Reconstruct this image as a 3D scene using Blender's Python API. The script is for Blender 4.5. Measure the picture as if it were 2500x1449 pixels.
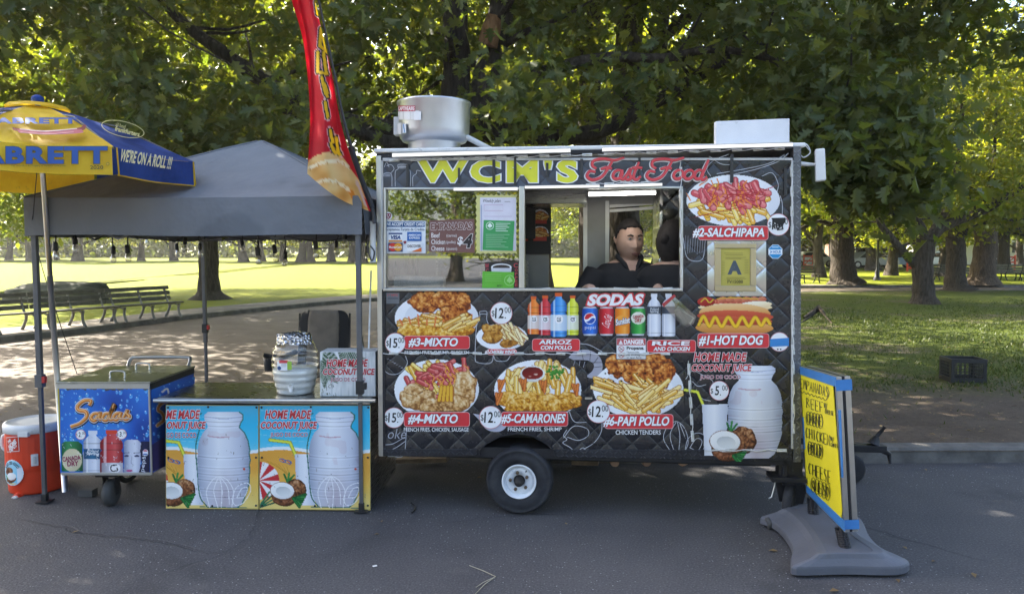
import bpy, bmesh, math, random
import numpy as np
from mathutils import Vector, Matrix
R = math.radians
rnd = random.Random(7)
rng = np.random.default_rng(7)
SC = bpy.context.scene
for o in list(bpy.data.objects): bpy.data.objects.remove(o)

# ------------------------------------------------------------------ camera
F, CX, CY = 1800.0, 1250.0, 724.5
CAM_Z, PITCH = 1.75, math.atan(109.5 / 1800)
cam = bpy.data.cameras.new('camera'); camo = bpy.data.objects.new('camera', cam)
SC.collection.objects.link(camo); SC.camera = camo
cam.sensor_width = 36; cam.lens = 36 * F / 2500; cam.clip_start = .05; cam.clip_end = 2000
camo.location = (0, 0, CAM_Z); camo.rotation_euler = (R(90) - PITCH, 0, 0)
# ------------------------------------------------------------------ light
SUN = Vector((-.62, .52, .70)).normalized()
wd = bpy.data.worlds.new('World'); SC.world = wd; wd.use_nodes = True
nt = wd.node_tree; bg = nt.nodes['Background']
sky = nt.nodes.new('ShaderNodeTexSky'); sky.sky_type = 'NISHITA'; sky.sun_disc = False
sky.sun_elevation = math.asin(SUN.z); sky.sun_rotation = math.atan2(SUN.x, SUN.y)
sky.dust_density = 4.0; sky.ozone_density = .6
nt.links.new(sky.outputs[0], bg.inputs[0]); bg.inputs[1].default_value = .12
sl = bpy.data.lights.new('sun', 'SUN'); sl.energy = 5.0; sl.angle = R(.5); sl.color = (1, .93, .80)
so = bpy.data.objects.new('sun', sl); SC.collection.objects.link(so)
so.rotation_euler = SUN.to_track_quat('Z', 'Y').to_euler()
SC.view_settings.view_transform = 'Standard'; SC.view_settings.look = 'None'
SC.view_settings.exposure = 2.36; SC.view_settings.gamma = 1
SC.render.engine = 'CYCLES'
cy = SC.cycles
cy.use_denoising = True; cy.max_bounces = 7; cy.diffuse_bounces = 3; cy.glossy_bounces = 3
cy.transmission_bounces = 5; cy.transparent_max_bounces = 8; cy.caustics_reflective = False
cy.caustics_refractive = False; cy.sample_clamp_indirect = 6

# ------------------------------------------------------------------ geometry helpers
def ray(px, py):
    x, y = (px - CX) / F, (CY - py) / F
    c, s = math.cos(PITCH), math.sin(PITCH)
    return Vector((x, y * s + c, y * c - s))
CAM = Vector((0, 0, CAM_Z))
def at(px, py, Y):
    d = ray(px, py); return CAM + d * (Y / d.y)
def gnd(px, py, z=0.0):
    d = ray(px, py); return CAM + d * ((z - CAM_Z) / d.z)
def on(px, py, p0, n):
    d = ray(px, py); return CAM + d * ((p0 - CAM).dot(n) / d.dot(n))

def lin(c):
    if isinstance(c, str):
        c = [int(c[i:i + 2], 16) / 255 for i in (0, 2, 4)]
    return tuple((x / 12.92 if x <= .04045 else ((x + .055) / 1.055) ** 2.4) for x in c[:3])

class E:                                   # tiny expression wrapper round shader math nodes
    def __init__(s, t, k): s.t, s.k = t, k
    def op(s, o, b=None, c=None):
        n = s.t.nodes.new('ShaderNodeMath'); n.operation = o
        for i, q in enumerate((s, b, c)):
            if q is None: continue
            if isinstance(q, E): s.t.links.new(q.k, n.inputs[i])
            else: n.inputs[i].default_value = q
        return E(s.t, n.outputs[0])
    def __add__(s, b): return s.op('ADD', b)
    def __sub__(s, b): return s.op('SUBTRACT', b)
    def __mul__(s, b): return s.op('MULTIPLY', b)
    def __truediv__(s, b): return s.op('DIVIDE', b)
    def ramp(s, a, b):                     # 0 at a, 1 at b
        n = s.t.nodes.new('ShaderNodeMapRange'); n.interpolation_type = 'SMOOTHSTEP'
        n.inputs[1].default_value, n.inputs[2].default_value = a, b
        if b < a:
            n.inputs[1].default_value, n.inputs[2].default_value = b, a
            n.inputs[3].default_value, n.inputs[4].default_value = 1, 0
        s.t.links.new(s.k, n.inputs[0]); return E(s.t, n.outputs[0])

class MAT:
    """a node material under construction"""
    def __init__(s, name, col=(.5, .5, .5), rough=.5, metal=0.0, spec=.5):
        s.m = bpy.data.materials.new(name); s.m.use_nodes = True; s.t = s.m.node_tree
        s.b = s.t.nodes['Principled BSDF']; s.out = s.t.nodes['Material Output']
        s.set('Base Color', col); s.set('Roughness', rough); s.set('Metallic', metal); s.set('Specular IOR Level', spec)
    def set(s, k, v):
        if isinstance(v, E): s.t.links.new(v.k, s.b.inputs[k])
        elif hasattr(v, 'links'): s.t.links.new(v, s.b.inputs[k])
        elif isinstance(v, (tuple, list)): s.b.inputs[k].default_value = (*v[:3], 1)
        else: s.b.inputs[k].default_value = v
    def coord(s, kind='Object', scale=(1, 1, 1), rot=(0, 0, 0)):
        if kind == 'World': g = s.t.nodes.new('ShaderNodeNewGeometry').outputs['Position']
        else: g = s.t.nodes.new('ShaderNodeTexCoord').outputs[kind]
        mp = s.t.nodes.new('ShaderNodeMapping'); mp.inputs['Scale'].default_value = scale; mp.inputs['Rotation'].default_value = rot
        s.t.links.new(g, mp.inputs[0]); return mp.outputs[0]
    def noise(s, scale, detail=4, rough=.55, co=None, dist=0, col=False):
        n = s.t.nodes.new('ShaderNodeTexNoise'); n.inputs['Scale'].default_value = scale
        n.inputs['Detail'].default_value = detail; n.inputs['Roughness'].default_value = rough; n.inputs['Distortion'].default_value = dist
        s.t.links.new(co if co is not None else s.coord('World'), n.inputs['Vector']); return E(s.t, n.outputs[1 if col else 0])
    def vor(s, scale, co=None, feat='F1', out=0, rand=1):
        n = s.t.nodes.new('ShaderNodeTexVoronoi'); n.feature = feat; n.inputs['Scale'].default_value = scale
        if 'Randomness' in n.inputs: n.inputs['Randomness'].default_value = rand
        s.t.links.new(co if co is not None else s.coord('World'), n.inputs['Vector']); return E(s.t, n.outputs[out])
    def xyz(s, co):
        n = s.t.nodes.new('ShaderNodeSeparateXYZ'); s.t.links.new(co, n.inputs[0]); return [E(s.t, k) for k in n.outputs]
    def mix(s, f, a, b, mode='MIX'):
        n = s.t.nodes.new('ShaderNodeMix'); n.data_type = 'RGBA'; n.blend_type = mode
        for i, q in ((0, f), (6, a), (7, b)):
            if isinstance(q, E): s.t.links.new(q.k, n.inputs[i])
            elif isinstance(q, (tuple, list)): n.inputs[i].default_value = (*q[:3], 1)
            elif isinstance(q, (int, float)): n.inputs[i].default_value = q
            else: s.t.links.new(q, n.inputs[i])
        return E(s.t, n.outputs[2])
    def bump(s, h, strength=.5, dist=.01):
        n = s.t.nodes.new('ShaderNodeBump'); n.inputs['Strength'].default_value = strength; n.inputs['Distance'].default_value = dist
        s.t.links.new(h.k, n.inputs['Height']); s.t.links.new(n.outputs[0], s.b.inputs['Normal'])

_mc = {}
def paint(name, col, rough=.5, metal=0.0, var=.12, vs=6, bmp=0, bs=60, spec=.5, dirt=0):
    """a plain surface with slight uneven tone, and optional fine bump / grime"""
    if name in _mc: return _mc[name]
    c = lin(col) if isinstance(col, str) else col
    m = MAT(name, c, rough, metal, spec)
    n = m.noise(vs, 5, .6)
    f = m.mix(n.ramp(.3, .7), tuple(x * (1 - var) for x in c), tuple(min(1, x * (1 + var)) for x in c))
    if dirt:
        d = m.noise(vs * 2.7, 6, .7).ramp(.56, .72) * dirt
        f = m.mix(d, f, (.09, .075, .055))
    m.set('Base Color', f)
    if bmp: m.bump(m.noise(bs, 3), bmp, .004)
    _mc[name] = m.m
    return m.m
def ink(hexcol):                            # flat printed colour on vinyl or paper
    return paint('print_' + hexcol, hexcol, .38, 0, .05, 9, 0, 60, .4)
def glow(name, col, strength):
    if name in _mc: return _mc[name]
    m = MAT(name, (0, 0, 0), .5); m.set('Emission Color', col); m.set('Emission Strength', strength); _mc[name] = m.m
    return m.m
def vcol():
    if 'vc' in _mc: return _mc['vc']
    m = MAT('printed_picture', (1, 1, 1), .4, 0, .35)
    a = m.t.nodes.new('ShaderNodeVertexColor'); a.layer_name = 'Col'; m.set('Base Color', a.outputs[0]); _mc['vc'] = m.m
    return m.m

WM = {}
def wm(o): return WM.get(o.name, Matrix.Identity(4))
def thing(name, label, cat, loc=(0, 0, 0), rz=0.0, group=None):
    o = bpy.data.objects.new(name, None); o.empty_display_size = .1; SC.collection.objects.link(o)
    o.location = loc; o.rotation_euler = (0, 0, rz)
    WM[o.name] = Matrix.Translation(Vector(loc)) @ Matrix.Rotation(rz, 4, 'Z')
    o['label'] = label; o['category'] = cat
    if group: o['group'] = group
    return o
def tag(o, label, cat, group=None):
    o['label'] = label; o['category'] = cat
    if group: o['group'] = group
    return o
def dup(root, loc, rz=0.0, scale=1.0, label=None, group=None):
    def cp(o, par):
        c = o.copy(); SC.collection.objects.link(c)
        if par: c.parent = par
        for ch in kids.get(o.name, []): cp(ch, c)
        return c
    r = cp(root, None); r.location = loc; r.rotation_euler = (0, 0, rz)
    r.scale = (scale,) * 3 if isinstance(scale, (int, float)) else scale
    if label: r['label'] = label
    if group: r['group'] = group
    return r
kids = {}

class MB:
    """collects faces with materials, links them as ONE mesh object"""
    def __init__(s): s.v, s.f, s.m, s.sm, s.mats = [], [], [], [], []
    def mi(s, mat):
        if mat not in s.mats: s.mats.append(mat)
        return s.mats.index(mat)
    def add(s, vs, fs, mat, smooth=False):
        b = len(s.v); s.v += [tuple(q) for q in vs]; k = s.mi(mat)
        for q in fs: s.f.append(tuple(b + i for i in q)); s.m.append(k); s.sm.append(smooth)
        return s
    def poly(s, vs, mat): return s.add(vs, [tuple(range(len(vs)))], mat)
    def box(s, c, size, mat, M=None):
        c = Vector(c); h = Vector(size) / 2; vs = []
        for z in (-1, 1):
            for x, y in ((-1, -1), (1, -1), (1, 1), (-1, 1)):
                p = Vector((x * h.x, y * h.y, z * h.z)); vs.append(c + (M @ p if M else p))
        return s.add(vs, [(3, 2, 1, 0), (4, 5, 6, 7), (0, 1, 5, 4), (1, 2, 6, 5), (2, 3, 7, 6), (3, 0, 4, 7)], mat)
    def slab(s, pts, off, mat):             # polygon extruded along off
        n = len(pts); off = Vector(off); a = [Vector(p) for p in pts]
        return s.add(a + [p + off for p in a], [tuple(range(n - 1, -1, -1)), tuple(range(n, 2 * n))] + [(i, (i + 1) % n, n + (i + 1) % n, n + i) for i in range(n)], mat)
    def tube(s, pts, r, mat, n=8, smooth=True, caps=True, sq=None):
        P = [Vector(p) for p in pts]; k = len(P); rs = r if hasattr(r, '__len__') else [r] * k
        vs, fs = [], []; up = None
        for i in range(k):
            d = (P[min(i + 1, k - 1)] - P[max(i - 1, 0)])
            d = d.normalized() if d.length > 1e-9 else Vector((0, 0, 1))
            if up is None: up = Vector((0, 0, 1)) if abs(d.z) < .9 else Vector((0, 1, 0))
            a = d.cross(up)
            if a.length < 1e-6: a = d.orthogonal()
            a.normalize(); b = a.cross(d).normalized(); up = b
            for j in range(n):
                t = 2 * math.pi * (j + .5) / n; vs.append(P[i] + (a * math.cos(t) + b * math.sin(t)) * rs[i])
        for i in range(k - 1):
            for j in range(n): fs.append((i * n + j, i * n + (j + 1) % n, (i + 1) * n + (j + 1) % n, (i + 1) * n + j))
        s.add(vs, fs, mat, smooth)
        if caps:
            b = len(s.v) - len(vs); kk = s.mi(mat)
            s.f += [tuple(b + j for j in range(n)), tuple(b + (k - 1) * n + j for j in range(n - 1, -1, -1))]; s.m += [kk] * 2; s.sm += [False] * 2
        return s
    def lathe(s, prof, c, mat, n=32, M=None, smooth=True, arc=None):   # prof: (radius, height) pairs round +Z (or M)
        c = Vector(c); vs, fs = [], []; k = len(prof)
        for r, h in prof:
            for j in range(n):
                t = 2 * math.pi * j / n; p = Vector((r * math.cos(t), r * math.sin(t), h)); vs.append(c + (M @ p if M else p))
        for i in range(k - 1):
            for j in range(n): fs.append((i * n + j, i * n + (j + 1) % n, (i + 1) * n + (j + 1) % n, (i + 1) * n + j))
        return s.add(vs, fs, mat, smooth)
    def disc(s, c, r, mat, M=None, n=24):
        c = Vector(c); return s.poly([c + ((M @ Vector((r * math.cos(2 * math.pi * j / n), r * math.sin(2 * math.pi * j / n), 0))) if M else Vector((r * math.cos(2 * math.pi * j / n), r * math.sin(2 * math.pi * j / n), 0))) for j in range(n)], mat)
    def build(s, name, parent=None, bevel=0, label=None, solid=0, sub=0):
        me = bpy.data.meshes.new(name); v = s.v
        if parent is not None and parent.name in WM:
            I = WM[parent.name].inverted(); v = [tuple(I @ Vector(q)) for q in v]
        me.from_pydata(v, [], s.f)
        for m in s.mats: me.materials.append(m)
        me.polygons.foreach_set('material_index', s.m); me.polygons.foreach_set('use_smooth', s.sm); me.update()
        o = bpy.data.objects.new(name, me); SC.collection.objects.link(o)
        if parent is not None:
            o.parent = parent; kids.setdefault(parent.name, []).append(o); WM[o.name] = wm(parent)
        if solid:
            q = o.modifiers.new('solid', 'SOLIDIFY'); q.thickness = solid; q.offset = 0
        if sub:
            q = o.modifiers.new('sub', 'SUBSURF'); q.levels = q.render_levels = sub
        if bevel:
            q = o.modifiers.new('bevel', 'BEVEL'); q.width = bevel; q.segments = 2; q.limit_method = 'ANGLE'; q.angle_limit = R(40)
        if label: o['label'] = label
        return o
def struct(o): o['kind'] = 'structure'; return o
def stuff(o): o['kind'] = 'stuff'; return o

# ------------------------------------------------------------------ lettering and printed artwork
_tc = {}
def glyphs(txt, bold=0.0, spacing=1.0):
    k = (txt, bold, spacing)
    if k in _tc: return _tc[k]
    cu = bpy.data.curves.new('t', 'FONT'); cu.body = txt; cu.offset = bold; cu.resolution_u = 3; cu.space_character = spacing
    ob = bpy.data.objects.new('t', cu); SC.collection.objects.link(ob)
    dg = bpy.context.evaluated_depsgraph_get(); dg.update()
    me = bpy.data.meshes.new_from_object(ob.evaluated_get(dg))
    v = np.array([q.co[:2] for q in me.vertices]) if len(me.vertices) else np.zeros((1, 2)); f = [tuple(p.vertices) for p in me.polygons]
    bpy.data.objects.remove(ob); bpy.data.curves.remove(cu); bpy.data.meshes.remove(me)
    _tc[k] = (v, f); return _tc[k]

class Art(MB):
    """flat print: shapes given in photograph pixels, laid on a real surface by mapper(px, py, off)"""
    def __init__(s, mapper, base=.002, step=.0006):
        super().__init__(); s.map = mapper; s.base = base; s.step = step; s.layer = 0
    def P(s, x, y): return s.map(x, y, s.base + s.layer * s.step)
    def up(s, n=1): s.layer += n; return s
    def shape(s, pts, col):
        s.poly([s.P(x, y) for x, y in pts][::-1], ink(col) if isinstance(col, str) else col); return s.up()
    def ell(s, x, y, rx, ry, col, n=36, a0=0):
        ca, sa = math.cos(a0), math.sin(a0)
        return s.shape([(x + rx * math.cos(t) * ca - ry * math.sin(t) * sa, y + rx * math.cos(t) * sa + ry * math.sin(t) * ca) for t in np.linspace(0, 2 * math.pi, n, endpoint=False)], col)
    def rrect(s, x0, y0, x1, y1, r, col, rot=0, sk=0):
        pts = []
        for cx, cy_, a in ((x1 - r, y0 + r, -90), (x1 - r, y1 - r, 0), (x0 + r, y1 - r, 90), (x0 + r, y0 + r, 180)):
            for k in range(5):
                t = R(a + k * 22.5); pts.append((cx + r * math.cos(t), cy_ + r * math.sin(t)))
        mx, my = (x0 + x1) / 2, (y0 + y1) / 2; c, q = math.cos(rot), math.sin(rot)
        return s.shape([(mx + (x - mx) * c - (y - my) * q, my + (x - mx) * q + (y - my) * c) for x, y in pts], col)
    def text(s, txt, x0, y0, x1, y1, col, bold=.02, slant=0, rot=0, outs=(), spacing=1.0, warp=None):
        """fit txt into the box; outs = [(colour, extra boldness)] drawn underneath"""
        v0, _ = glyphs(txt, bold, spacing); mn, mx = v0.min(0), v0.max(0); d = np.maximum(mx - mn, 1e-6)
        for c, b in list(outs) + [(col, 0)]:
            v, f = glyphs(txt, bold + b, spacing); u = (v - mn) / d
            X = x0 + u[:, 0] * (x1 - x0); Y = y1 - u[:, 1] * (y1 - y0)
            X = X + (u[:, 1] - .5) * slant * (y1 - y0)
            if warp: X, Y = warp(X, Y)
            cx, cy_ = (x0 + x1) / 2, (y0 + y1) / 2; ca, sa = math.cos(rot), math.sin(rot)
            xx = cx + (X - cx) * ca - (Y - cy_) * sa; yy = cy_ + (X - cx) * sa + (Y - cy_) * ca
            s.add([s.P(a, b_) for a, b_ in zip(xx, yy)], f, ink(c) if isinstance(c, str) else c); s.up()
        return s
    def line(s, pts, w, col, closed=False):
        if closed: pts = list(pts) + [pts[0], pts[1]]
        p = np.array(pts, float); vs, fs = [], []
        for i in range(len(p)):
            d = p[min(i + 1, len(p) - 1)] - p[max(i - 1, 0)]; L = np.hypot(*d) or 1; nx, ny = -d[1] / L, d[0] / L
            ww = (w[i] if hasattr(w, '__len__') else w) / 2
            vs += [s.P(p[i][0] + nx * ww, p[i][1] + ny * ww), s.P(p[i][0] - nx * ww, p[i][1] - ny * ww)]
            if i: fs.append((2 * i - 2, 2 * i, 2 * i + 1, 2 * i - 1))
        s.add(vs, fs, ink(col) if isinstance(col, str) else col); return s.up()
def spl(pts, n=8):                          # Catmull-Rom through points
    p = [np.array(q, float) for q in pts]; p = [2 * p[0] - p[1]] + p + [2 * p[-1] - p[-2]]; out = []
    for i in range(1, len(p) - 2):
        for k in range(n):
            t = k / n; a, b, c, d = p[i - 1:i + 3]
            out.append(tuple(.5 * (2 * b + (c - a) * t + (2 * a - 5 * b + 4 * c - d) * t * t + (3 * b - a - 3 * c + d) * t ** 3)))
    out.append(tuple(p[-2])); return out
def arc(x, y, rx, ry, a0, a1, n=14): return [(x + rx * math.cos(R(a0 + (a1 - a0) * i / n)), y + ry * math.sin(R(a0 + (a1 - a0) * i / n))) for i in range(n + 1)]

def vnoise(x, y, sc, seed=0):               # value noise, numpy
    x = x / sc; y = y / sc; xi = np.floor(x).astype(int); yi = np.floor(y).astype(int); fx = x - xi; fy = y - yi
    fx = fx * fx * (3 - 2 * fx); fy = fy * fy * (3 - 2 * fy)
    def h(a, b):
        q = (a * 374761393 + b * 668265263 + seed * 974634777) & 0xffffffff; q = ((q ^ (q >> 13)) * 1274126177) & 0xffffffff
        return ((q ^ (q >> 16)) & 0xffff) / 65535.0
    return (h(xi, yi) * (1 - fx) + h(xi + 1, yi) * fx) * (1 - fy) + (h(xi, yi + 1) * (1 - fx) + h(xi + 1, yi + 1) * fx) * fy
def H(c): return np.array([int(c[i:i + 2], 16) / 255 for i in (0, 2, 4)])
class Canvas:
    """colour field sampled on a grid of photograph pixels; becomes the colours of a printed picture's own mesh"""
    def __init__(s, x0, y0, x1, y1, step=1.6, bg=None):
        nx, ny = int((x1 - x0) / step) + 1, int((y1 - y0) / step) + 1
        s.X, s.Y = np.meshgrid(np.linspace(x0, x1, nx), np.linspace(y0, y1, ny)); s.C = np.zeros((ny, nx, 3)); s.A = np.zeros((ny, nx), bool)
        if bg: s.C[:] = H(bg); s.A[:] = True
        s.seed = 1
    def inpoly(s, pts):
        m = np.zeros(s.X.shape, bool); n = len(pts)
        for i in range(n):
            (ax, ay), (bx, by) = pts[i], pts[(i + 1) % n]
            if ay == by: continue
            m ^= ((ay > s.Y) != (by > s.Y)) & (s.X < (bx - ax) * (s.Y - ay) / (by - ay) + ax)
        return m
    def inell(s, x, y, rx, ry, a=0, wob=0, wsc=14):
        dx, dy = s.X - x, s.Y - y; c, q = math.cos(a), math.sin(a)
        u, v = (dx * c + dy * q) / rx, (-dx * q + dy * c) / ry
        r = np.sqrt(u * u + v * v)
        if wob: s.seed += 1; r = r + wob * (vnoise(s.X, s.Y, wsc, s.seed) - .5)
        return r < 1, np.clip(1 - r, 0, 1), u, v
    def fill(s, m, col, cover=True):
        s.C[m] = (H(col) if isinstance(col, str) else col[m]); 
        if cover: s.A |= m
    def ramp(s, t, cols):
        t = np.clip(t, 0, 1) * (len(cols) - 1); i = np.clip(t.astype(int), 0, len(cols) - 2); f = (t - i)[..., None]
        k = np.array([H(c) for c in cols]); return k[i] * (1 - f) + k[i + 1] * f
    def ell(s, x, y, rx, ry, cols, a=0, wob=0, lx=-.3, ly=-.5, noise=.0, nsc=5):
        m, r, u, v = s.inell(x, y, rx, ry, a, wob)
        cols = [cols] * 2 if isinstance(cols, str) else cols
        t = .5 + .45 * (u * lx + v * ly)
        if noise: s.seed += 1; t = t + noise * (vnoise(s.X, s.Y, nsc, s.seed) - .5) + noise * .6 * (vnoise(s.X, s.Y, nsc / 2.2, s.seed + 50) - .5)
        s.fill(m, s.ramp(t, cols))
    def plate(s, x, y, rx, ry, a=0):
        s.ell(x, y, rx, ry, ['c9cdd4', 'eef0f3', 'fafafa'], a, 0, -.5, -.3)
        s.ell(x, y, rx * .76, ry * .76, ['d3d6dc', 'e9ebef', 'f4f4f4'], a, 0, .3, .5)
    def stroke(s, pts, w, col, edge=None):
        best = np.full(s.X.shape, 1e9)
        for (ax, ay), (bx, by) in zip(pts[:-1], pts[1:]):
            L = (bx - ax) ** 2 + (by - ay) ** 2 or 1; t = np.clip(((s.X - ax) * (bx - ax) + (s.Y - ay) * (by - ay)) / L, 0, 1)
            best = np.minimum(best, np.hypot(s.X - ax - t * (bx - ax), s.Y - ay - t * (by - ay)))
        if edge: s.fill(best < w / 2 + 1.6, edge)
        s.fill(best < w / 2, col)
    def fries(s, cx, cy_, rx, ry, n, ln=38, w=8, ang=(-.5, .6), pal=('f2cf72', 'e9b64a', 'f7dd92', 'dfa23c')):
        q = random.Random(int(cx * 7 + cy_))
        for _ in range(n):
            t = q.uniform(0, 6.28); d = math.sqrt(q.random()); x, y = cx + rx * d * math.cos(t), cy_ + ry * d * math.sin(t)
            a = q.uniform(*ang); L = ln * q.uniform(.6, 1.1) / 2; dx, dy = L * math.cos(a), L * math.sin(a)
            s.stroke([(x - dx, y - dy), (x + dx, y + dy)], w * q.uniform(.8, 1.1), q.choice(pal), 'a86a1c')
            s.stroke([(x - dx, y - dy - w * .2), (x + dx, y + dy - w * .2)], w * .25, 'fbe9b0')
    def crumb(s, x, y, rx, ry, pal=('6f2f0c', 'a8551c', 'c9772f', 'e0994a', 'f0c07a'), a=0, wob=.35):
        m, r, u, v = s.inell(x, y, rx, ry, a, wob, 11); s.seed += 3
        t = .45 + .8 * (vnoise(s.X, s.Y, 7, s.seed) - .5) + .7 * (vnoise(s.X, s.Y, 3.2, s.seed + 1) - .5) - .25 * v - .12 * u - .35 * (r < .13)
        s.fill(m, s.ramp(t, pal))
    def sausage(s, x, y, L, w, a, c=('8f2a2c', 'c44a4a', 'e58680')):
        dx, dy = L / 2 * math.cos(a), L / 2 * math.sin(a)
        s.stroke([(x - dx, y - dy), (x + dx, y + dy)], w, c[1], c[0]); s.stroke([(x - dx + 1, y - dy - w * .2), (x + dx, y + dy - w * .2)], w * .3, c[2])
        s.ell(x + dx, y + dy, w * .42, w * .46, [c[1], 'f0b0a4'], a)
    def mesh(s, name, mapper, parent=None, off=.003, label=None, mat=None):
        ny, nx = s.A.shape; idx = -np.ones(s.A.shape, int); A = s.A.copy()
        idx[A] = np.arange(A.sum()); q = A[:-1, :-1] & A[1:, :-1] & A[:-1, 1:] & A[1:, 1:]
        f = np.stack([idx[:-1, :-1][q], idx[1:, :-1][q], idx[1:, 1:][q], idx[:-1, 1:][q]], 1)
        I = WM[parent.name].inverted() if parent is not None and parent.name in WM else None
        vs = [mapper(x, y, off) for x, y in zip(s.X[A], s.Y[A])]
        if I is not None: vs = [I @ v for v in vs]
        me = bpy.data.meshes.new(name); me.from_pydata([tuple(v) for v in vs], [], f.tolist())
        c = np.clip(s.C[A], 0, 1); c = np.where(c <= .04045, c / 12.92, ((c + .055) / 1.055) ** 2.4)
        at_ = me.color_attributes.new('Col', 'FLOAT_COLOR', 'POINT'); at_.data.foreach_set('color', np.c_[c, np.ones(len(c))].astype(np.float32).ravel())
        me.materials.append(mat or vcol()); me.update()
        o = bpy.data.objects.new(name, me); SC.collection.objects.link(o)
        if parent is not None: o.parent = parent; kids.setdefault(parent.name, []).append(o); WM[o.name] = wm(parent)
        if label: o['label'] = label
        return o
# ------------------------------------------------------------------ ground
def gz(x, y):                               # lawn height: a slight rise towards the far trees
    return .10 + max(0.0, y - 34) * .0085
def base(px, py):                           # where a pixel meets the lawn
    d = ray(px, py); k = -d.z / d.y; Y = (CAM_Z - .1) / k
    if Y > 34: Y = (CAM_Z - .1 + 34 * .0085) / (k + .0085)
    p = CAM + d * (Y / d.y); p.z = gz(p.x, Y); return p
def asphalt_mat():
    m = MAT('asphalt', (.05, .05, .055), .85, 0, .3)
    co = m.coord('World'); x, y, z = m.xyz(co)
    big = m.noise(.35, 5, .6, co); mid = m.noise(3.0, 6, .65, co); fine = m.noise(90, 3, .6, co)
    dark = m.mix(mid.ramp(.25, .75), (.056, .054, .057), (.078, .075, .077))
    dark = m.mix(big.ramp(.45, .7), dark, (.088, .085, .086))
    dark = m.mix(fine.ramp(.4, .75) * .5, dark, (.13, .13, .135))
    dust = m.mix(m.noise(1.3, 6, .7, co).ramp(.3, .7), (.092, .073, .056), (.140, .112, .084))
    dark = m.mix(m.noise(.9, 4, .55, co, .5).ramp(.58, .68) * .45, dark, (.034, .034, .037)); dark = m.mix(m.noise(1.7, 5, .6, co, .3).ramp(.60, .70) * .35, dark, (.115, .110, .106))
    far = (y + (big - .5) * 3.0).ramp(5.9, 9.0)
    c = m.mix(far, dark, dust)
    v = m.vor(64, co); vc = m.vor(64, co, 'F1', 1)
    sel = m.xyz(vc.k)[0].ramp(.88, .93)
    sp = v.ramp(.30, .18) * sel * m.noise(.8, 3, .5, co).ramp(.34, .6)
    c = m.mix(fine.ramp(.58, .72) * .5, c, (.20, .195, .19)); c = m.mix(fine.ramp(.44, .32) * .55, c, (.03, .03, .03)); c = m.mix(sp * .8, c, (.42, .42, .43))
    cr = m.vor(.42, m.mix(.16, co, m.noise(2.2, 4, .6, co, 0, True)).k, 'DISTANCE_TO_EDGE')
    line = cr.ramp(.007, .003) * m.noise(.5, 3, .5, co).ramp(.46, .54)
    c = m.mix(line * .28, c, (.018, .018, .02))
    m.set('Base Color', c); m.set('Roughness', m.noise(6, 3, .5, co) * .25 + .7)
    m.bump(fine + mid * .6 + v * .5 - line * 2, .55, .006)
    return m.m
def lawn_mat(name, near):
    m = MAT(name, (.05, .1, .02), .9, 0, .15)
    co = m.coord('World'); x, y, z = m.xyz(co)
    n1 = m.noise(.25, 5, .6, co); n2 = m.noise(1.6, 6, .7, co); n3 = m.noise(22, 4, .7, co); n4 = m.noise(70, 2, .6, co)
    g = m.mix(n1.ramp(.35, .65), (.155, .19, .010), (.215, .23, .012))  # green raised to hold the glow of backlit grass
    g = m.mix(n2.ramp(.35, .7), g, (.115, .16, .008))
    g = m.mix(n3.ramp(.35, .75) * .6, g, (.25, .245, .018))
    g = m.mix(n4.ramp(.5, .8) * .5, g, (.08, .12, .012))
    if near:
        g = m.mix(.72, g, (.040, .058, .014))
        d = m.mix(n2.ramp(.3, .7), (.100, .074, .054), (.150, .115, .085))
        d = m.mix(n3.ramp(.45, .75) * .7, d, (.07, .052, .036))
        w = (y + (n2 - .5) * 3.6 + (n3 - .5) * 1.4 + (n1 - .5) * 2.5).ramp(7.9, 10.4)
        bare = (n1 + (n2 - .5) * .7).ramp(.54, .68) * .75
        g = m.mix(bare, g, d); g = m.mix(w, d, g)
    m.set('Base Color', g); m.bump(n3 + n4 * .7, .9, .035)
    return m.m
def lerp(poly, t):
    d = [0]
    for a, b in zip(poly[:-1], poly[1:]): d.append(d[-1] + math.dist(a, b))
    return poly
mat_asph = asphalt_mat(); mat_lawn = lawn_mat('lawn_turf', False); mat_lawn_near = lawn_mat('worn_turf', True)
b = MB(); b.poly([(-400, -200, 0), (400, -200, 0), (400, 60, 0), (-400, 60, 0)], mat_asph); struct(b.build('road'))
b = MB(); b.poly([(-1500, -300, -.03), (1500, -300, -.03), (1500, 1600, -.03), (-1500, 1600, -.03)], mat_lawn); struct(b.build('terrain'))
FAR = spl([(-400, -8), (-60, 2), (-20, 8.6), (-12, 12.2), (-9.7, 14.6), (-8.2, 19.7), (-5.1, 26), (0, 31), (8, 34.5), (16, 36), (60, 40), (400, 70)], 5)
b = MB(); rows = [0, .6, 3, 8, 20, 40, 70, 110, 180, 400, 900]; vs = []; fs = []
for x, y in FAR:
    for d in rows: vs.append((x + d * .1 * (x / 60), y + d, gz(x, min(y + d, 170))))
k = len(rows)
for i in range(len(FAR) - 1):
    for j in range(k - 1): fs.append((i * k + j, (i + 1) * k + j, (i + 1) * k + j + 1, i * k + j + 1))
b.add(vs, fs, mat_lawn, True); struct(b.build('far_lawn'))
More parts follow.
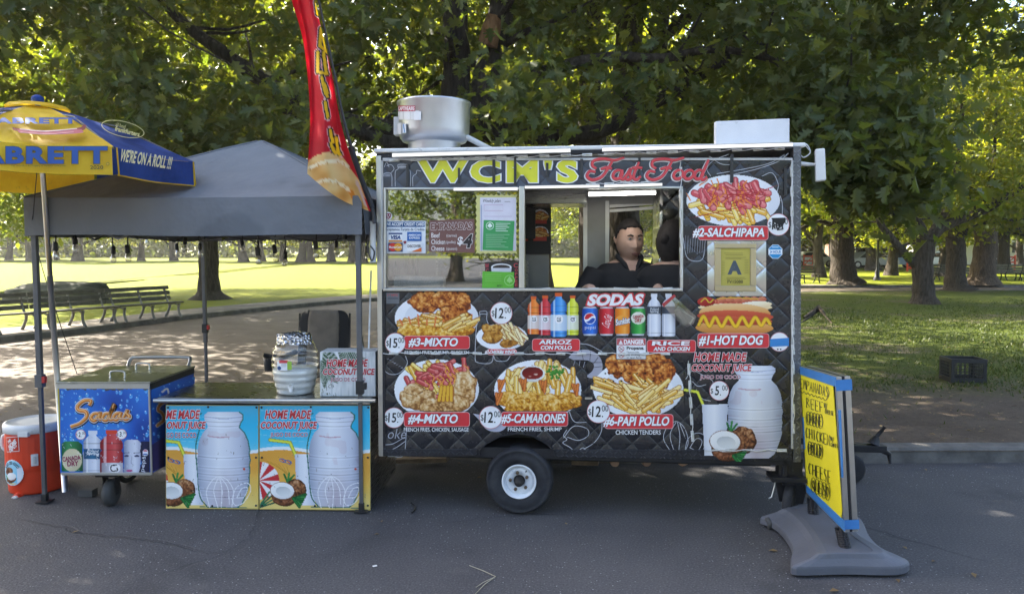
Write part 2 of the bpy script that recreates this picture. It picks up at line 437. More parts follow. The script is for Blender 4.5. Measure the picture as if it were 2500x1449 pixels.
# near lawn: an island between the road and the path behind
NF = spl([(-1.05, 7.4), (-.95, 6.5), (-.2, 6.05), (.6, 6.02), (2, 6.02), (4, 6.04), (7, 6.09), (10, 6.15), (15, 6.28), (22, 6.48), (32, 6.75), (45, 7.1), (60, 7.5), (80, 8.1), (110, 9), (150, 10.3)], 6)
NBk = spl([(-1.05, 7.4), (-1.25, 8.8), (-1.0, 11.5), (1.2, 20), (6, 27.6), (14, 31), (24, 32), (40, 33.2), (60, 34.5), (80, 36), (110, 38), (150, 41)], 6)
b = MB(); vs = []; fs = []; k = 40
def samp(poly, n):
    p = np.array(poly); d = np.r_[0, np.cumsum(np.hypot(*np.diff(p, axis=0).T))]
    t = (np.linspace(0, 1, n) ** 2.6) * d[-1]
    return np.c_[np.interp(t, d, p[:, 0]), np.interp(t, d, p[:, 1])]
A_, B_ = samp(NF, 130), samp(NBk, 130)
for i in range(130):
    for j in range(k):
        q = A_[i] + (B_[i] - A_[i]) * (j / (k - 1)) ** 1.5
        e = min(j, k - 1 - j) > 0
        vs.append((q[0], q[1], .10 + (.045 * (vnoise(q[0] + 99, q[1] + 99, 1.3, 5) - .4) * min(1, j / 5) if e else 0)))
for i in range(129):
    for j in range(k - 1): fs.append((i * k + j, (i + 1) * k + j, (i + 1) * k + j + 1, i * k + j + 1))
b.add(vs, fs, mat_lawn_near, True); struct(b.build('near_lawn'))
mat_kerb = paint('kerb_stone', (.125, .118, .108), .85, 0, .35, 3.5, .8, 40, .3, .6)
def kerb(poly, w, h):
    p = np.array(poly); b = MB(); vs = []; fs = []
    for i in range(len(p)):
        d = p[min(i + 1, len(p) - 1)] - p[max(i - 1, 0)]; d = d / np.hypot(*d); nx, ny = -d[1], d[0]
        for a, z in ((0, -.02), (.01, h - .02), (.03, h), (w, h + .004), (w, -.02)):
            vs.append((p[i][0] + nx * a, p[i][1] + ny * a, z + gz(0, min(p[i][1], 34)) - .10))
    for i in range(len(p) - 1):
        for j in range(4): fs.append((i * 5 + j, (i + 1) * 5 + j, (i + 1) * 5 + j + 1, i * 5 + j + 1))
    b.add(vs, fs, mat_kerb); return struct(b.build('kerb'))
kerb(NF, .17, .125); kerb([(x, y) for x, y in NBk][::-1], .15, .115)
kerb(FAR[4:-1], .2, .12)
# paved strip the benches stand on
b = MB(); L = FAR[14:46]; vs = []; fs = []
for i, (x, y) in enumerate(L): vs += [(x - .12, y + .2, .128), (x - 1.0, y + 1.5, .128)]
for i in range(len(L) - 1): fs.append((2 * i, 2 * i + 2, 2 * i + 3, 2 * i + 1))
b.add(vs, fs, paint('dusty_paving', (.16, .14, .115), .9, 0, .35, 1.4, .5, 30, .3, .4)); struct(b.build('bench_paving'))
# grass blades on the near lawn, dry leaves and crumbs of litter: nobody could count them
def blades(name, n, rx, ry, h, cols, zf, wfun=None, power=1.0):
    x = rng.uniform(*rx, n); y = ry[0] + (ry[1] - ry[0]) * rng.random(n) ** power
    if wfun is not None:
        kp = rng.random(n) < wfun(x, y); x, y = x[kp], y[kp]; n = len(x)
    z = np.array([zf(a, c) for a, c in zip(x, y)]); t = rng.uniform(0, 2 * np.pi, n); hh = h * rng.uniform(.5, 1.3, n); w = .0045 + .0006 * y
    l = rng.normal(0, .5, (n, 2)) * hh[:, None]
    v = np.empty((n, 3, 3)); v[:, 0] = np.c_[x - np.cos(t) * w, y - np.sin(t) * w, z]; v[:, 1] = np.c_[x + np.cos(t) * w, y + np.sin(t) * w, z]; v[:, 2] = np.c_[x + l[:, 0], y + l[:, 1], z + hh]
    return raw_mesh(name, v.reshape(-1, 3), np.arange(n * 3), np.full(n, 3), cols)
def raw_mesh(name, verts, loops, totals, mat, parent=None, smooth=False):
    me = bpy.data.meshes.new(name); me.vertices.add(len(verts)); me.vertices.foreach_set('co', np.asarray(verts, np.float32).ravel())
    me.loops.add(len(loops)); me.loops.foreach_set('vertex_index', np.asarray(loops, np.int32))
    st = np.r_[0, np.cumsum(totals)[:-1]]; me.polygons.add(len(totals)); me.polygons.foreach_set('loop_start', st.astype(np.int32))
    try: me.polygons.foreach_set('loop_total', np.asarray(totals, np.int32))
    except Exception: pass
    me.materials.append(mat); me.update(calc_edges=True); me.validate()
    if smooth: me.polygons.foreach_set('use_smooth', np.ones(len(totals), bool))
    o = bpy.data.objects.new(name, me); SC.collection.objects.link(o)
    if parent is not None: o.parent = parent; kids.setdefault(parent.name, []).append(o); WM[o.name] = wm(parent)
    return o
def leafmat(name, c0, c1, tr, k=.5, rough=.45):
    m = bpy.data.materials.new(name); m.use_nodes = True; t = m.node_tree; p = t.nodes['Principled BSDF']; out = t.nodes['Material Output']
    g = t.nodes.new('ShaderNodeNewGeometry'); mx = t.nodes.new('ShaderNodeMix'); mx.data_type = 'RGBA'
    mx.inputs[6].default_value = (*c0, 1); mx.inputs[7].default_value = (*c1, 1); t.links.new(g.outputs['Random Per Island'], mx.inputs[0])
    t.links.new(mx.outputs[2], p.inputs['Base Color']); p.inputs['Roughness'].default_value = rough; p.inputs['Specular IOR Level'].default_value = .35
    tb = t.nodes.new('ShaderNodeBsdfTranslucent'); m2 = t.nodes.new('ShaderNodeMix'); m2.data_type = 'RGBA'; m2.blend_type = 'MIX'
    m2.inputs[6].default_value = (*tr, 1); m2.inputs[7].default_value = (tr[0] * 1.5, tr[1] * 1.1, tr[2], 1)
    t.links.new(g.outputs['Random Per Island'], m2.inputs[0]); t.links.new(m2.outputs[2], tb.inputs[0])
    ms = t.nodes.new('ShaderNodeMixShader'); ms.inputs[0].default_value = k
    t.links.new(p.outputs[0], ms.inputs[1]); t.links.new(tb.outputs[0], ms.inputs[2]); t.links.new(ms.outputs[0], out.inputs[0])
    return m
def gw(x, y):
    return np.clip((y - 7.7 + 1.8 * (vnoise(x + 50, y + 50, .8, 3) - .5) + 2.0 * (vnoise(x + 50, y + 50, 2.2, 4) - .5)) / 1.6, 0.02, 1)
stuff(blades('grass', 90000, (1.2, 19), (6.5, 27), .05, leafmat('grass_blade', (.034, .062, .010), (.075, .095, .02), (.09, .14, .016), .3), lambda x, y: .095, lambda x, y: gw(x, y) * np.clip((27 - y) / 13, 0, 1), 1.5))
# ------------------------------------------------------------------ trees
def bark_mat(name, c0, c1):
    m = MAT(name, c0, .9, 0, .2)
    co = m.coord('World', (1, 1, .22)); n = m.noise(16, 6, .7, co, .6); v = m.vor(14, co)
    f = m.mix(n.ramp(.3, .7), c0, c1); f = m.mix(v.ramp(.35, .05) * .6, f, tuple(x * .4 for x in c0))
    m.set('Base Color', f); m.bump(n + v * .8, 1.0, .05); return m.m
bark = bark_mat('oak_bark', (.034, .027, .021), (.090, .074, .060)); bark_pale = bark_mat('pale_bark', (.060, .044, .031), (.13, .098, .072))
OAK = [(0, 0), (.10, .10), (.30, .18), (.18, .32), (.46, .42), (.40, .50), (.17, .50), (.40, .70), (.34, .76), (.12, .70), (.17, .88), (0, 1.05)]
def leaves(name, P, size, mat, parent, lobed=False, droop=.5, spread=None):
    """P: (n,3) leaf positions in the parent's own space; every leaf a small lobed or pointed blade"""
    n = len(P); a = rng.normal(0, 1, (n, 3)); a[:, 2] = a[:, 2] * .5 - droop; a /= np.linalg.norm(a, axis=1)[:, None]
    u = rng.normal(0, .55, (n, 3)); u[:, 2] += 1.0; s = np.cross(a, u); s /= np.linalg.norm(s, axis=1)[:, None]; nn = np.cross(s, a)
    L = size * rng.uniform(.65, 1.25, n)
    if lobed:
        right = np.array(OAK); left = np.array([(-x, y) for x, y in OAK[-2:0:-1]]); out = np.r_[right, left]; k = len(OAK)
        fold = np.abs(out[:, 0]) * .35; bend = -.22 * out[:, 1] ** 2
        V = P[:, None] + L[:, None, None] * (out[None, :, 1:2] * a[:, None] + out[None, :, 0:1] * s[:, None] + (fold + bend)[None, :, None] * nn[:, None])
        m = len(out); half1 = list(range(k)); half2 = [k - 1] + list(range(k, m)) + [0]
        one = np.array(half1 + half2); loops = (np.arange(n)[:, None] * m + one[None]).ravel(); tot = np.tile([len(half1), len(half2)], n)
    else:
        out = np.array([(0, 0), (.30, .38), (.16, .78), (0, 1), (-.24, .66), (-.32, .30)]); m = len(out)
        bend = -.2 * out[:, 1] ** 2 + np.abs(out[:, 0]) * .3
        V = P[:, None] + L[:, None, None] * (out[None, :, 1:2] * a[:, None] + out[None, :, 0:1] * s[:, None] + bend[None, :, None] * nn[:, None])
        loops = np.arange(n * m); tot = np.full(n, m)
    return raw_mesh(name, V.reshape(-1, 3), loops, tot, mat, parent)
def limb(b, p0, d0, L, r0, r1, mat, curl=.25, up=.15, seg=7, n=7, q=rnd):
    p = Vector(p0); d = Vector(d0).normalized(); pts = [p.copy()]
    for i in range(seg):
        d = (d + Vector((q.gauss(0, curl), q.gauss(0, curl), q.gauss(0, curl) + up)) * .4).normalized(); p = p + d * (L / seg); pts.append(p.copy())
    b.tube(pts, [r0 + (r1 - r0) * i / seg for i in range(seg + 1)], mat, n); return pts
def trunk(b, pts, r, mat, n=14, flare=1.7):
    P = spl([tuple(p) for p in pts], 5); k = len(P); rs = []
    for i in range(k):
        t = i / (k - 1); rr = r * (1 - .35 * t); rs.append(rr * (1 + (flare - 1) * math.exp(-t * 14)) * (1 + .03 * math.sin(i * 2.1)))
    b.tube([Vector(p) for p in P], rs, mat, n); return [Vector(p) for p in P]
def proto(name, label, seed, h, r, cr, c0, nl, lsize, leaf, bk=None, low=.28, group=None):
    """a park tree at the origin: trunk with limbs, and a crown of loose leaf clumps round the limb ends"""
    q = random.Random(seed); t = thing(name, label, 'tree', (0, 0, 0), 0, group); b = MB(); bk = bk or bark
    top = trunk(b, [(0, 0, -.1), (q.gauss(0, .12), q.gauss(0, .12), h * .2), (q.gauss(0, .3), q.gauss(0, .3), h * .45), (q.gauss(0, .4), q.gauss(0, .4), h * .8)], r, bk)
    cl = []
    for i in range(17):
        z = q.uniform(low * .9, .75); j = min(len(top) - 1, int(z / .8 * (len(top) - 1))); a = i * 2.4 + q.uniform(-.4, .4)
        L = cr * q.uniform(.75, 1.05) * (1.1 - .5 * z)
        pts = limb(b, top[j], (math.cos(a), math.sin(a), q.uniform(.25, .8)), L, r * .38 * (1 - .5 * z), r * .05, bk, .3, .1, 6, 6, q)
        for p in pts[3:]:
            for _ in range(3): cl.append((p + Vector((q.gauss(0, .6), q.gauss(0, .6), q.gauss(.1, .45))), q.uniform(.45, .95)))
        for s_ in range(2):
            p2 = limb(b, pts[3 + s_], (math.cos(a + q.uniform(-1, 1)), math.sin(a + q.uniform(-1, 1)), q.uniform(-.2, .6)), L * .5, r * .1, r * .03, bk, .4, 0, 4, 5, q)
            for p in p2[2:]:
                for _ in range(2): cl.append((p + Vector((q.gauss(0, .4), q.gauss(0, .4), q.gauss(0, .3))), q.uniform(.4, .85)))
    b.build('trunk', t)
    C = np.array([tuple(c) for c, _ in cl]); W = np.array([w for _, w in cl]); C[:, 2] = np.maximum(C[:, 2], h * low)
    i = rng.integers(0, len(C), nl); P = C[i] + rng.normal(0, .62, (nl, 3)) * W[i][:, None] * np.array([1, 1, .7])
    leaves('crown', P, lsize, leaf, t); return t
leaf_far = leafmat('leaf_light_green', (.055, .085, .012), (.09, .12, .02), (.34, .42, .02), .5)
leaf_mid = leafmat('leaf_mid_green', (.040, .072, .014), (.075, .105, .02), (.24, .34, .02), .45)
leaf_oak = leafmat('leaf_oak', (.046, .070, .027), (.094, .112, .038), (.20, .27, .02), .40, .5)
GRP = 'trees across the far lawn'
T = [proto('park_tree', '', s, h, r, cr, 0, nl, ls, lf, None, lo) for s, h, r, cr, nl, ls, lf, lo in
     ((11, 12, .34, 5.2, 13000, .26, leaf_far, .25), (23, 13, .38, 5.6, 13000, .27, leaf_mid, .23), (35, 11, .30, 4.8, 12000, .25, leaf_far, .20))]
used = set()
def plant(i, px, py, wpx, label, hs=1.0, rz=None, group=None, cs=None):
    p = base(px, py); proto_ = T[i]; r0 = (.34, .38, .30)[i]; s = max(.55, min(2.2, wpx / F * p.y / 2 / r0 * .92)) if wpx else 1.0
    sc = (cs or (s * .5 + .5), ) * 2 + (hs,)
    rz = rnd.uniform(0, 6.28) if rz is None else rz
    if i not in used:
        used.add(i); o = proto_; o.location = (p.x, p.y, p.z); o.rotation_euler = (0, 0, rz); o.scale = sc; o['label'] = label
        if group: o['group'] = group
    else: o = dup(proto_, (p.x, p.y, p.z), rz, sc, label, group)
    return o
# left: the row beyond the sunny lawn (shared label: nothing tells them apart)
g1 = 'trees in a row beyond the sunny lawn'; l1 = 'one of many distant park trees in a row beyond the sunny lawn'
for k, (x, y, w) in enumerate([(-160, 634, 12), (-60, 634, 14), (22, 634, 11), (75, 635, 11), (132, 633, 9), (345, 636, 18), (425, 635, 14), (595, 637, 12), (640, 638, 12), (690, 637, 14), (735, 638, 16),
        (760, 637, 12), (808, 639, 18), (862, 639, 15), (888, 640, 14), (960, 639, 14), (1040, 640, 16), (1130, 639, 12), (1230, 640, 14), (1300, 641, 12)]):
    plant(k % 3, x, y + (k % 4) * .8, w, l1, 1.0 + .12 * (k % 3), None, g1, 1.2)
plant(1, 190, 638, 32, 'thick trunked dark tree beyond the sunny lawn beside the umbrella pole', 1.25, None, None, 1.35)
# right: the park behind the yellow sign
plant(0, 2000, 676, 22, 'slim trunk tree beside the park bench end, left of the flared trunk tree', 1.05)
plant(1, 2175, 672, 19, 'slender tree just to the right of the park lamp post', 1.0)
plant(2, 2300, 674, 24, 'dark straight trunk tree seen behind the forked tree', 1.05)
plant(0, 2452, 666, 26, 'tree by the bench row at the far right edge', 1.1)
g2 = 'distant trees along the park street'; l2 = 'one of the small distant trees along the park street behind the lamp'
for k, (x, y, w) in enumerate([(1962, 645, 7), (1985, 650, 6), (2035, 652, 7), (2105, 653, 9), (2132, 660, 9), (2162, 650, 14), (2235, 654, 9), (2420, 660, 14), (2490, 650, 12), (2560, 668, 20), (2650, 655, 18), (1900, 652, 9), (1840, 655, 12), (1760, 650, 10), (1690, 656, 14), (1600, 652, 10), (1520, 655, 12), (1440, 650, 12)]):
    plant(k % 3, x, y, w, l2, .95 + .1 * (k % 3), None, g2, 1.1)
# the individual trees near the stand: stems and limbs as the photograph shows them, each in its own depth
def big_tree(name, label, stems, clumps, nl, lsize, leaf, bk, lobed=False, stub=None, group=None, flare=1.8):
    """stems: ([(px, py, Y)...], radius at start, radius at end); clumps: list of (centre, radius)"""
    foot = at(*stems[0][0][0]); foot.z = max(foot.z, 0) if False else foot.z
    t = thing(name, label, 'tree', tuple(foot), 0, group); b = MB()
    for n, (pts, r0, r1) in enumerate(stems):
        P = spl([tuple(at(*p)) for p in pts], 5); k = len(P)
        rs = [(r0 + (r1 - r0) * (i / (k - 1)) ** .8) * ((1 + (flare - 1) * math.exp(-9 * i / (k - 1))) if n == 0 else 1) * (1 + .05 * math.sin(i * 1.7 + n)) for i in range(k)]
        b.tube([Vector(p) for p in P], rs, bk, 14 if n == 0 else 10)
        if n:
            for _ in range(int(len(P) / 4)):
                j = rnd.randrange(k // 3, k); a = rnd.uniform(0, 6.28)
                limb(b, P[j], (math.cos(a), math.sin(a), rnd.uniform(-.2, .7)), rnd.uniform(.8, 2.0), rs[j] * .35, .008, bk, .4, .05, 6, 5)
    b.build('trunk', t)
    if stub:
        c = MB(); P = [Vector(at(*p)) for p in stub[0]]; c.tube(P, stub[1], stub[2], 10); c.build('broken_limb', t)
    C = np.array([tuple(c) for c, _ in clumps]); W = np.array([w for _, w in clumps]); I = rng.choice(len(C), nl, p=W ** 2 / (W ** 2).sum())
    P = C[I] + rng.normal(0, .55, (nl, 3)) * W[I][:, None] * np.array([1, 1, .75]) - np.array(tuple(foot))
    leaves('crown', P, lsize, leaf, t, lobed); return t
def cloud(n, xr, yr, zf, ztop, r, keep=None):
    out = []
    while len(out) < n:
        x, y = rnd.uniform(*xr), rnd.uniform(*yr); z0 = zf(x, y); z = z0 + (ztop - z0) * rnd.random() ** 1.15
        if keep and not keep(x, y, z): continue
        out.append((Vector((x, y, z)), r * rnd.uniform(.6, 1.25)))
    return out
def blob(px, py, Y, rx, ry, rz, n, r):
    c = at(px, py, Y); out = []
    while len(out) < n:
        v = Vector((rnd.uniform(-1, 1), rnd.uniform(-1, 1), rnd.uniform(-1, 1)))
        if v.length < 1: out.append((c + Vector((v.x * rx, v.y * ry, v.z * rz)), r * rnd.uniform(.6, 1.25)))
    return out
raw_wood = bark_mat('raw_broken_wood', (.20, .10, .045), (.34, .19, .09))
def zl(x, y): return 2.75 + .45 * vnoise(np.array([x + 40.0]), np.array([y + 40.0]), 1.7, 9)[0] + (.25 if x > .4 else 0) + (.5 if -1.6 < x < 0 else 0)
def gap(x, y, z):                           # openings in the crown, where the far foliage and sky show
    p = (CX + F * x / y, 615 - F * (z - CAM_Z) / y)
    for gx, gy, a, b_ in ((150, 150, 170, 90), (560, 130, 60, 45), (860, 300, 90, 45), (330, 270, 50, 60), (1160, 60, 28, 80), (1480, 130, 34, 190), (1400, 90, 22, 120), (1560, 250, 60, 50), (1010, 215, 30, 40), (1210, 235, 40, 40), (2400, 300, 190, 200), (2330, 60, 60, 40)):
        if ((p[0] - gx) / a) ** 2 + ((p[1] - gy) / b_) ** 2 < 1: return rnd.random() < .12
    return True
oak_cl = cloud(800, (-10.5, 6.2), (6.9, 13), zl, 9.5, .5, gap)  # crown stretched left out of view to shade the foreground road
for px, py, Y in ((2040, 380, 7.0), (2090, 430, 6.9), (2010, 330, 7.2), (2150, 400, 7.1), (2120, 330, 7.4), (2190, 350, 7.6), (1960, 300, 7.4), (2060, 290, 7.6), (2230, 300, 7.4), (2150, 250, 7.7), (2180, 440, 7.0), (1980, 230, 7.6)):
    oak_cl += blob(px, py, Y, .28, .3, .22, 3, .42)
big_tree('oak_tree', 'big forked oak rising right behind the food trailer with lobed leaves spreading over it',
    [([(1105, 955, 9), (1108, 640, 9), (1112, 420, 9), (1122, 280, 9)], .31, .29), ([(1105, 320, 9), (1115, 190, 9), (1112, 60, 9), (1100, -220, 9.2)], .20, .14), ([(1130, 330, 9), (1180, 230, 9), (1212, 90, 9), (1238, -60, 9), (1290, -300, 9.2)], .22, .12),
     ([(1085, 345, 9), (960, 322, 8.9), (840, 300, 8.8), (740, 262, 8.8), (640, 195, 8.9), (540, 125, 9), (440, 50, 9.2), (350, -60, 9.4)], .17, .05), ([(1060, 360, 9), (940, 345, 8.6), (850, 312, 8.4), (770, 296, 8.2), (690, 270, 8)], .10, .03),
     ([(1140, 300, 9), (1250, 215, 8.8), (1340, 172, 8.7), (1480, 140, 8.6), (1620, 142, 8.5), (1760, 120, 8.4), (1960, 170, 8), (2080, 260, 7.5), (2150, 360, 7.2)], .10, .02), ([(1150, 320, 9), (1420, 330, 9.4), (1580, 260, 9.6), (1690, 195, 9.8), (1800, 130, 10), (1960, 60, 10)], .13, .05)],
    oak_cl, 88000, .145, leaf_oak, bark, True, ([(1190, 112, 8.78), (1200, 70, 8.76), (1208, 45, 8.78)], [.12, .115, .10], raw_wood))
big_tree('tall_tree', 'multi-stemmed dark tree standing behind the middle of the food trailer roof',
    [([(1452, 742, 14), (1450, 560, 14), (1445, 400, 14), (1440, 260, 14)], .30, .27), ([(1436, 300, 14), (1425, 150, 14), (1395, 20, 14), (1370, -200, 14)], .15, .10), ([(1448, 290, 14), (1448, 120, 14), (1450, -60, 14), (1452, -260, 14)], .16, .10)],
    blob(1440, -330, 14, 4.6, 3.6, 2.6, 230, .9), 15000, .19, leaf_mid, bark, flare=1.15)  # crown enlarged above the view to shade the right lawn
big_tree('tall_tree', 'dark tree with slanting limbs behind the right half of the trailer roof',
    [([(1525, 735, 15), (1525, 560, 15), (1525, 400, 15), (1530, 200, 15), (1540, 0, 15), (1545, -200, 15)], .33, .25), ([(1530, 260, 15), (1580, 140, 15), (1650, 60, 15), (1760, -40, 15)], .15, .07), ([(1525, 300, 15), (1600, 180, 15), (1625, 0, 15), (1650, -150, 15)], .15, .10), ([(1560, 150, 15), (1700, 35, 14.5), (1840, 25, 14)], .12, .04)],
    blob(1640, -310, 15, 4.8, 4.2, 2.4, 250, .9), 15000, .19, leaf_mid, bark, flare=1.1)  # enlarged overhead as well, for shade on the right lawn
def crown(px, py, Y, rx, ry, rz, n, r): return blob(px, py, Y, rx, ry, rz, n, r)
p9 = base(512, 730)
big_tree('lawn_tree', 'lone tree at the edge of the sunny lawn just beyond the benches',
    [([(512, 731, p9.y), (510, 690, p9.y), (509, 600, p9.y), (507, 480, p9.y)], .36, .31), ([(507, 500, p9.y), (470, 380, p9.y), (400, 290, p9.y), (300, 220, p9.y)], .16, .05), ([(508, 480, p9.y), (540, 360, p9.y), (600, 260, p9.y), (700, 190, p9.y)], .18, .05), ([(507, 490, p9.y), (500, 340, p9.y), (490, 180, p9.y), (480, 0, p9.y)], .26, .10)],
    crown(430, 205, p9.y, 7.0, 5, 4.2, 400, 1.0) + crown(60, 430, p9.y + 4, 4, 4, 2.4, 90, 1.0) + crown(400, 260, p9.y + 8, 7.5, 5, 3.4, 190, 1.0) + crown(140, 50, p9.y - 8, 4.5, 3.2, 1.8, 75, .9), 64000, .24, leaf_mid, bark, flare=2.2)  # farthest and nearest clumps added to shade the lawn and path
p4 = base(2062, 694)
big_tree('flared_tree', 'large tree with a wide flared trunk foot, beside the trailer edge near the park bench',
    [([(2062, 695, p4.y), (2058, 660, p4.y), (2055, 580, p4.y), (2060, 480, p4.y), (2065, 380, p4.y)], .60, .50), ([(2060, 500, p4.y), (2020, 430, p4.y), (1990, 380, p4.y), (1900, 320, p4.y)], .25, .08), ([(2062, 470, p4.y), (2110, 400, p4.y), (2150, 300, p4.y)], .28, .10), ([(2050, 560, p4.y), (2000, 540, p4.y), (1950, 560, p4.y), (1900, 575, p4.y)], .14, .05), ([(2064, 400, p4.y), (2066, 250, p4.y), (2070, 100, p4.y)], .42, .2)],
    crown(2060, 300, p4.y, 8.5, 6, 5.2, 260, 1.3), 30000, .30, leaf_mid, bark, flare=1.75)
p5 = base(2256, 742)
big_tree('forked_tree', 'low forked tree with a long limb leaning left, nearest tree on the shaded grass',
    [([(2256, 743, p5.y), (2254, 700, p5.y), (2253, 640, p5.y), (2262, 585, p5.y)], .33, .29), ([(2240, 650, p5.y), (2215, 625, p5.y), (2180, 585, p5.y), (2148, 540, p5.y), (2150, 480, p5.y)], .16, .09), ([(2262, 590, p5.y), (2240, 540, p5.y), (2190, 525, p5.y), (2130, 480, p5.y)], .15, .06), ([(2262, 590, p5.y), (2300, 555, p5.y), (2360, 530, p5.y), (2420, 505, p5.y), (2500, 450, p5.y), (2560, 400, p5.y)], .20, .08), ([(2265, 585, p5.y), (2310, 510, p5.y), (2340, 400, p5.y), (2350, 250, p5.y)], .15, .06), ([(2400, 515, p5.y), (2425, 400, p5.y), (2432, 250, p5.y), (2436, 60, p5.y)], .07, .03)],
    crown(2290, 440, p5.y, 2.6, 2.5, 1.0, 50, .55) + crown(2470, 330, p5.y, 2.9, 2.4, 2.6, 110, .6) + crown(2300, 120, p5.y, 4.2, 2.8, 2.2, 90, .7), 19000, .17, leaf_far, bark, flare=1.5)
p6 = base(2335, 709)
big_tree('gnarled_tree', 'dark gnarled trunk tree with spreading roots behind the forked tree',
    [([(2335, 710, p6.y), (2332, 680, p6.y), (2335, 620, p6.y), (2330, 575, p6.y)], .42, .36), ([(2330, 590, p6.y), (2370, 560, p6.y), (2430, 540, p6.y), (2500, 535, p6.y)], .17, .05), ([(2330, 580, p6.y), (2325, 480, p6.y), (2310, 380, p6.y)], .25, .08)],
    crown(2400, 420, p6.y, 4.2, 3.5, 2.6, 120, .9), 15000, .22, leaf_far, bark, flare=2.0)
p7 = base(2408, 694)
big_tree('brown_tree', 'thick pale brown trunk leaning slightly, near the bench row at the far side',
    [([(2398, 695, p7.y), (2400, 650, p7.y), (2405, 590, p7.y), (2400, 530, p7.y)], .62, .42), ([(2412, 650, p7.y), (2425, 600, p7.y), (2415, 540, p7.y)], .3, .2), ([(2400, 540, p7.y), (2380, 430, p7.y), (2360, 330, p7.y)], .3, .1)],
    crown(2420, 330, p7.y, 6, 4, 4, 130, 1.1), 15000, .28, leaf_far, bark_pale, flare=1.5)
pm = base(1325, 712)
big_tree('park_path_tree', 'straight trunk seen through the open serving hatch of the trailer',
    [([(1325, 714, pm.y), (1325, 600, pm.y), (1323, 480, pm.y), (1320, 300, pm.y), (1318, 100, pm.y)], .33, .24), ([(1322, 330, pm.y), (1250, 200, pm.y), (1200, 120, pm.y)], .12, .04)],
    crown(1320, 160, pm.y, 6, 5, 4.0, 170, 1.0), 22000, .24, leaf_far, bark, flare=1.6)
for nm, lb, X_, Y_, r_, n_, c_ in (('shade_tree', 'leafy tree rising behind the oak, its crown over the trailer roof fan', -2.6, 19.5, .28, 12000, leaf_mid), ('shade_tree', 'leafy tree behind the slanting limbs above the right end of the trailer roof', 3.4, 26, .30, 11000, leaf_far), ('shade_tree', 'leafy tree behind the hanging oak spray beside the antenna panel', 9.2, 31, .30, 13000, leaf_mid)):  # trees added so their crowns shade the right-hand lawn
    q_ = lambda z, dx=0: (CX + F * (X_ + dx) / Y_, 615 - F * (z - CAM_Z) / Y_, Y_)
    big_tree(nm, lb, [([q_(.05), q_(2), q_(4.5, .1), q_(8, .1)], r_, r_ * .6), ([q_(4.4), q_(5.6, -1.2), q_(7.2, -3.0)], .12, .04), ([q_(4.8), q_(6.0, 1.4), q_(7.6, 3.2)], .12, .04)],
        blob(q_(7.6)[0], q_(7.6)[1], Y_, 5.2, 4.6, 3.0, 240, .95), n_, .2, c_, bark, flare=1.5)
# a loose wood far behind everything: reads as one mass
P = []
for _ in range(1500):
    x = rnd.uniform(-190, 190); y = rnd.uniform(128, 150); z = gz(0, 140) + .4 + 16 * rnd.random() ** 1.3
    P.append(rng.normal(0, 1, (30, 3)) * np.array([2.2, 1.5, 1.5]) + np.array([x, y, z]))
for _ in range(1300):
    P.append(rng.normal(0, 1, (22, 3)) * np.array([2.0, 1.2, .9]) + np.array([rnd.uniform(-150, 150), rnd.uniform(118, 136), gz(0, 128) + .3 + 6.5 * rnd.random()]))
stuff(leaves('woods', np.concatenate(P), 1.15, leaf_oak, None))
# trees across the road behind the viewer: they show mirrored in the glass
for k, (x, y) in enumerate(((-19, -26), (-11, -33), (-4, -27), (4, -34), (10, -27), (19, -32), (-30, -30))):
    dup(T[k % 3], (x, y, 0), k * 1.3, (1.0, 1.0, .9), 'park tree across the road, mirrored in the trailer window', 'trees across the road')
# ------------------------------------------------------------------ the food trailer
TA, TB = at(922, 900, 4.95), at(1950, 900, 4.68)
EX = Vector((TB.x - TA.x, TB.y - TA.y, 0)); TW = EX.length; EX.normalize(); NRM = Vector((EX.y, -EX.x, 0)); ANG = math.atan2(EX.y, EX.x)
MT = lambda x, y, off=0: on(x, y, TA + NRM * off, NRM)      # a point of the serving side, pushed out by off metres
def MI(depth): return lambda x, y, off=0: on(x, y, TA - NRM * (depth - off), NRM)
mid = (TA + TB) / 2
tr = thing('food_trailer', 'black quilted food trailer covered in menu pictures with an open serving hatch', 'food trailer', (mid.x - NRM.x * .55, mid.y - NRM.y * .55, 0), ANG)
ZT = Vector((0, 0, 1)); BT = Matrix((EX, -NRM, ZT)).transposed()  # trailer axes as a rotation
DEPTH = 1.12
def tb(b, x0, y0, x1, y1, d0, d1, mat):     # box from a pixel rectangle of the serving side, from d0 (outer, + is out) to d1
    P = [MT(x0, y1), MT(x1, y1), MT(x1, y0), MT(x0, y0)]
    return b.slab([p + NRM * d0 for p in P], NRM * (d1 - d0), mat)
def quilt(name, c0, c1, rough, metal, per=.165):
    m = MAT(name, c0, rough, metal, .6)
    co = m.t.nodes.new('ShaderNodeTexCoord').outputs['Object']; x, y, z = m.xyz(co); k = math.pi / per
    a = ((x + z) * k).op('SINE').op('ABSOLUTE'); c = ((x - z) * k).op('SINE').op('ABSOLUTE')
    h = (a * c).op('POWER', .38)
    n = m.noise(3, 4, .6); m.set('Base Color', m.mix(n.ramp(.3, .7), c0, c1)); m.set('Roughness', m.noise(9, 4, .6) * .22 + (rough - .1))
    m.bump(h, .55, .014); return m.m
m_quilt = quilt('black_quilted_vinyl', (.014, .014, .017), (.026, .026, .030), .26, 0)
m_steelq = quilt('quilted_steel', (.50, .50, .48), (.62, .61, .58), .28, 1.0)
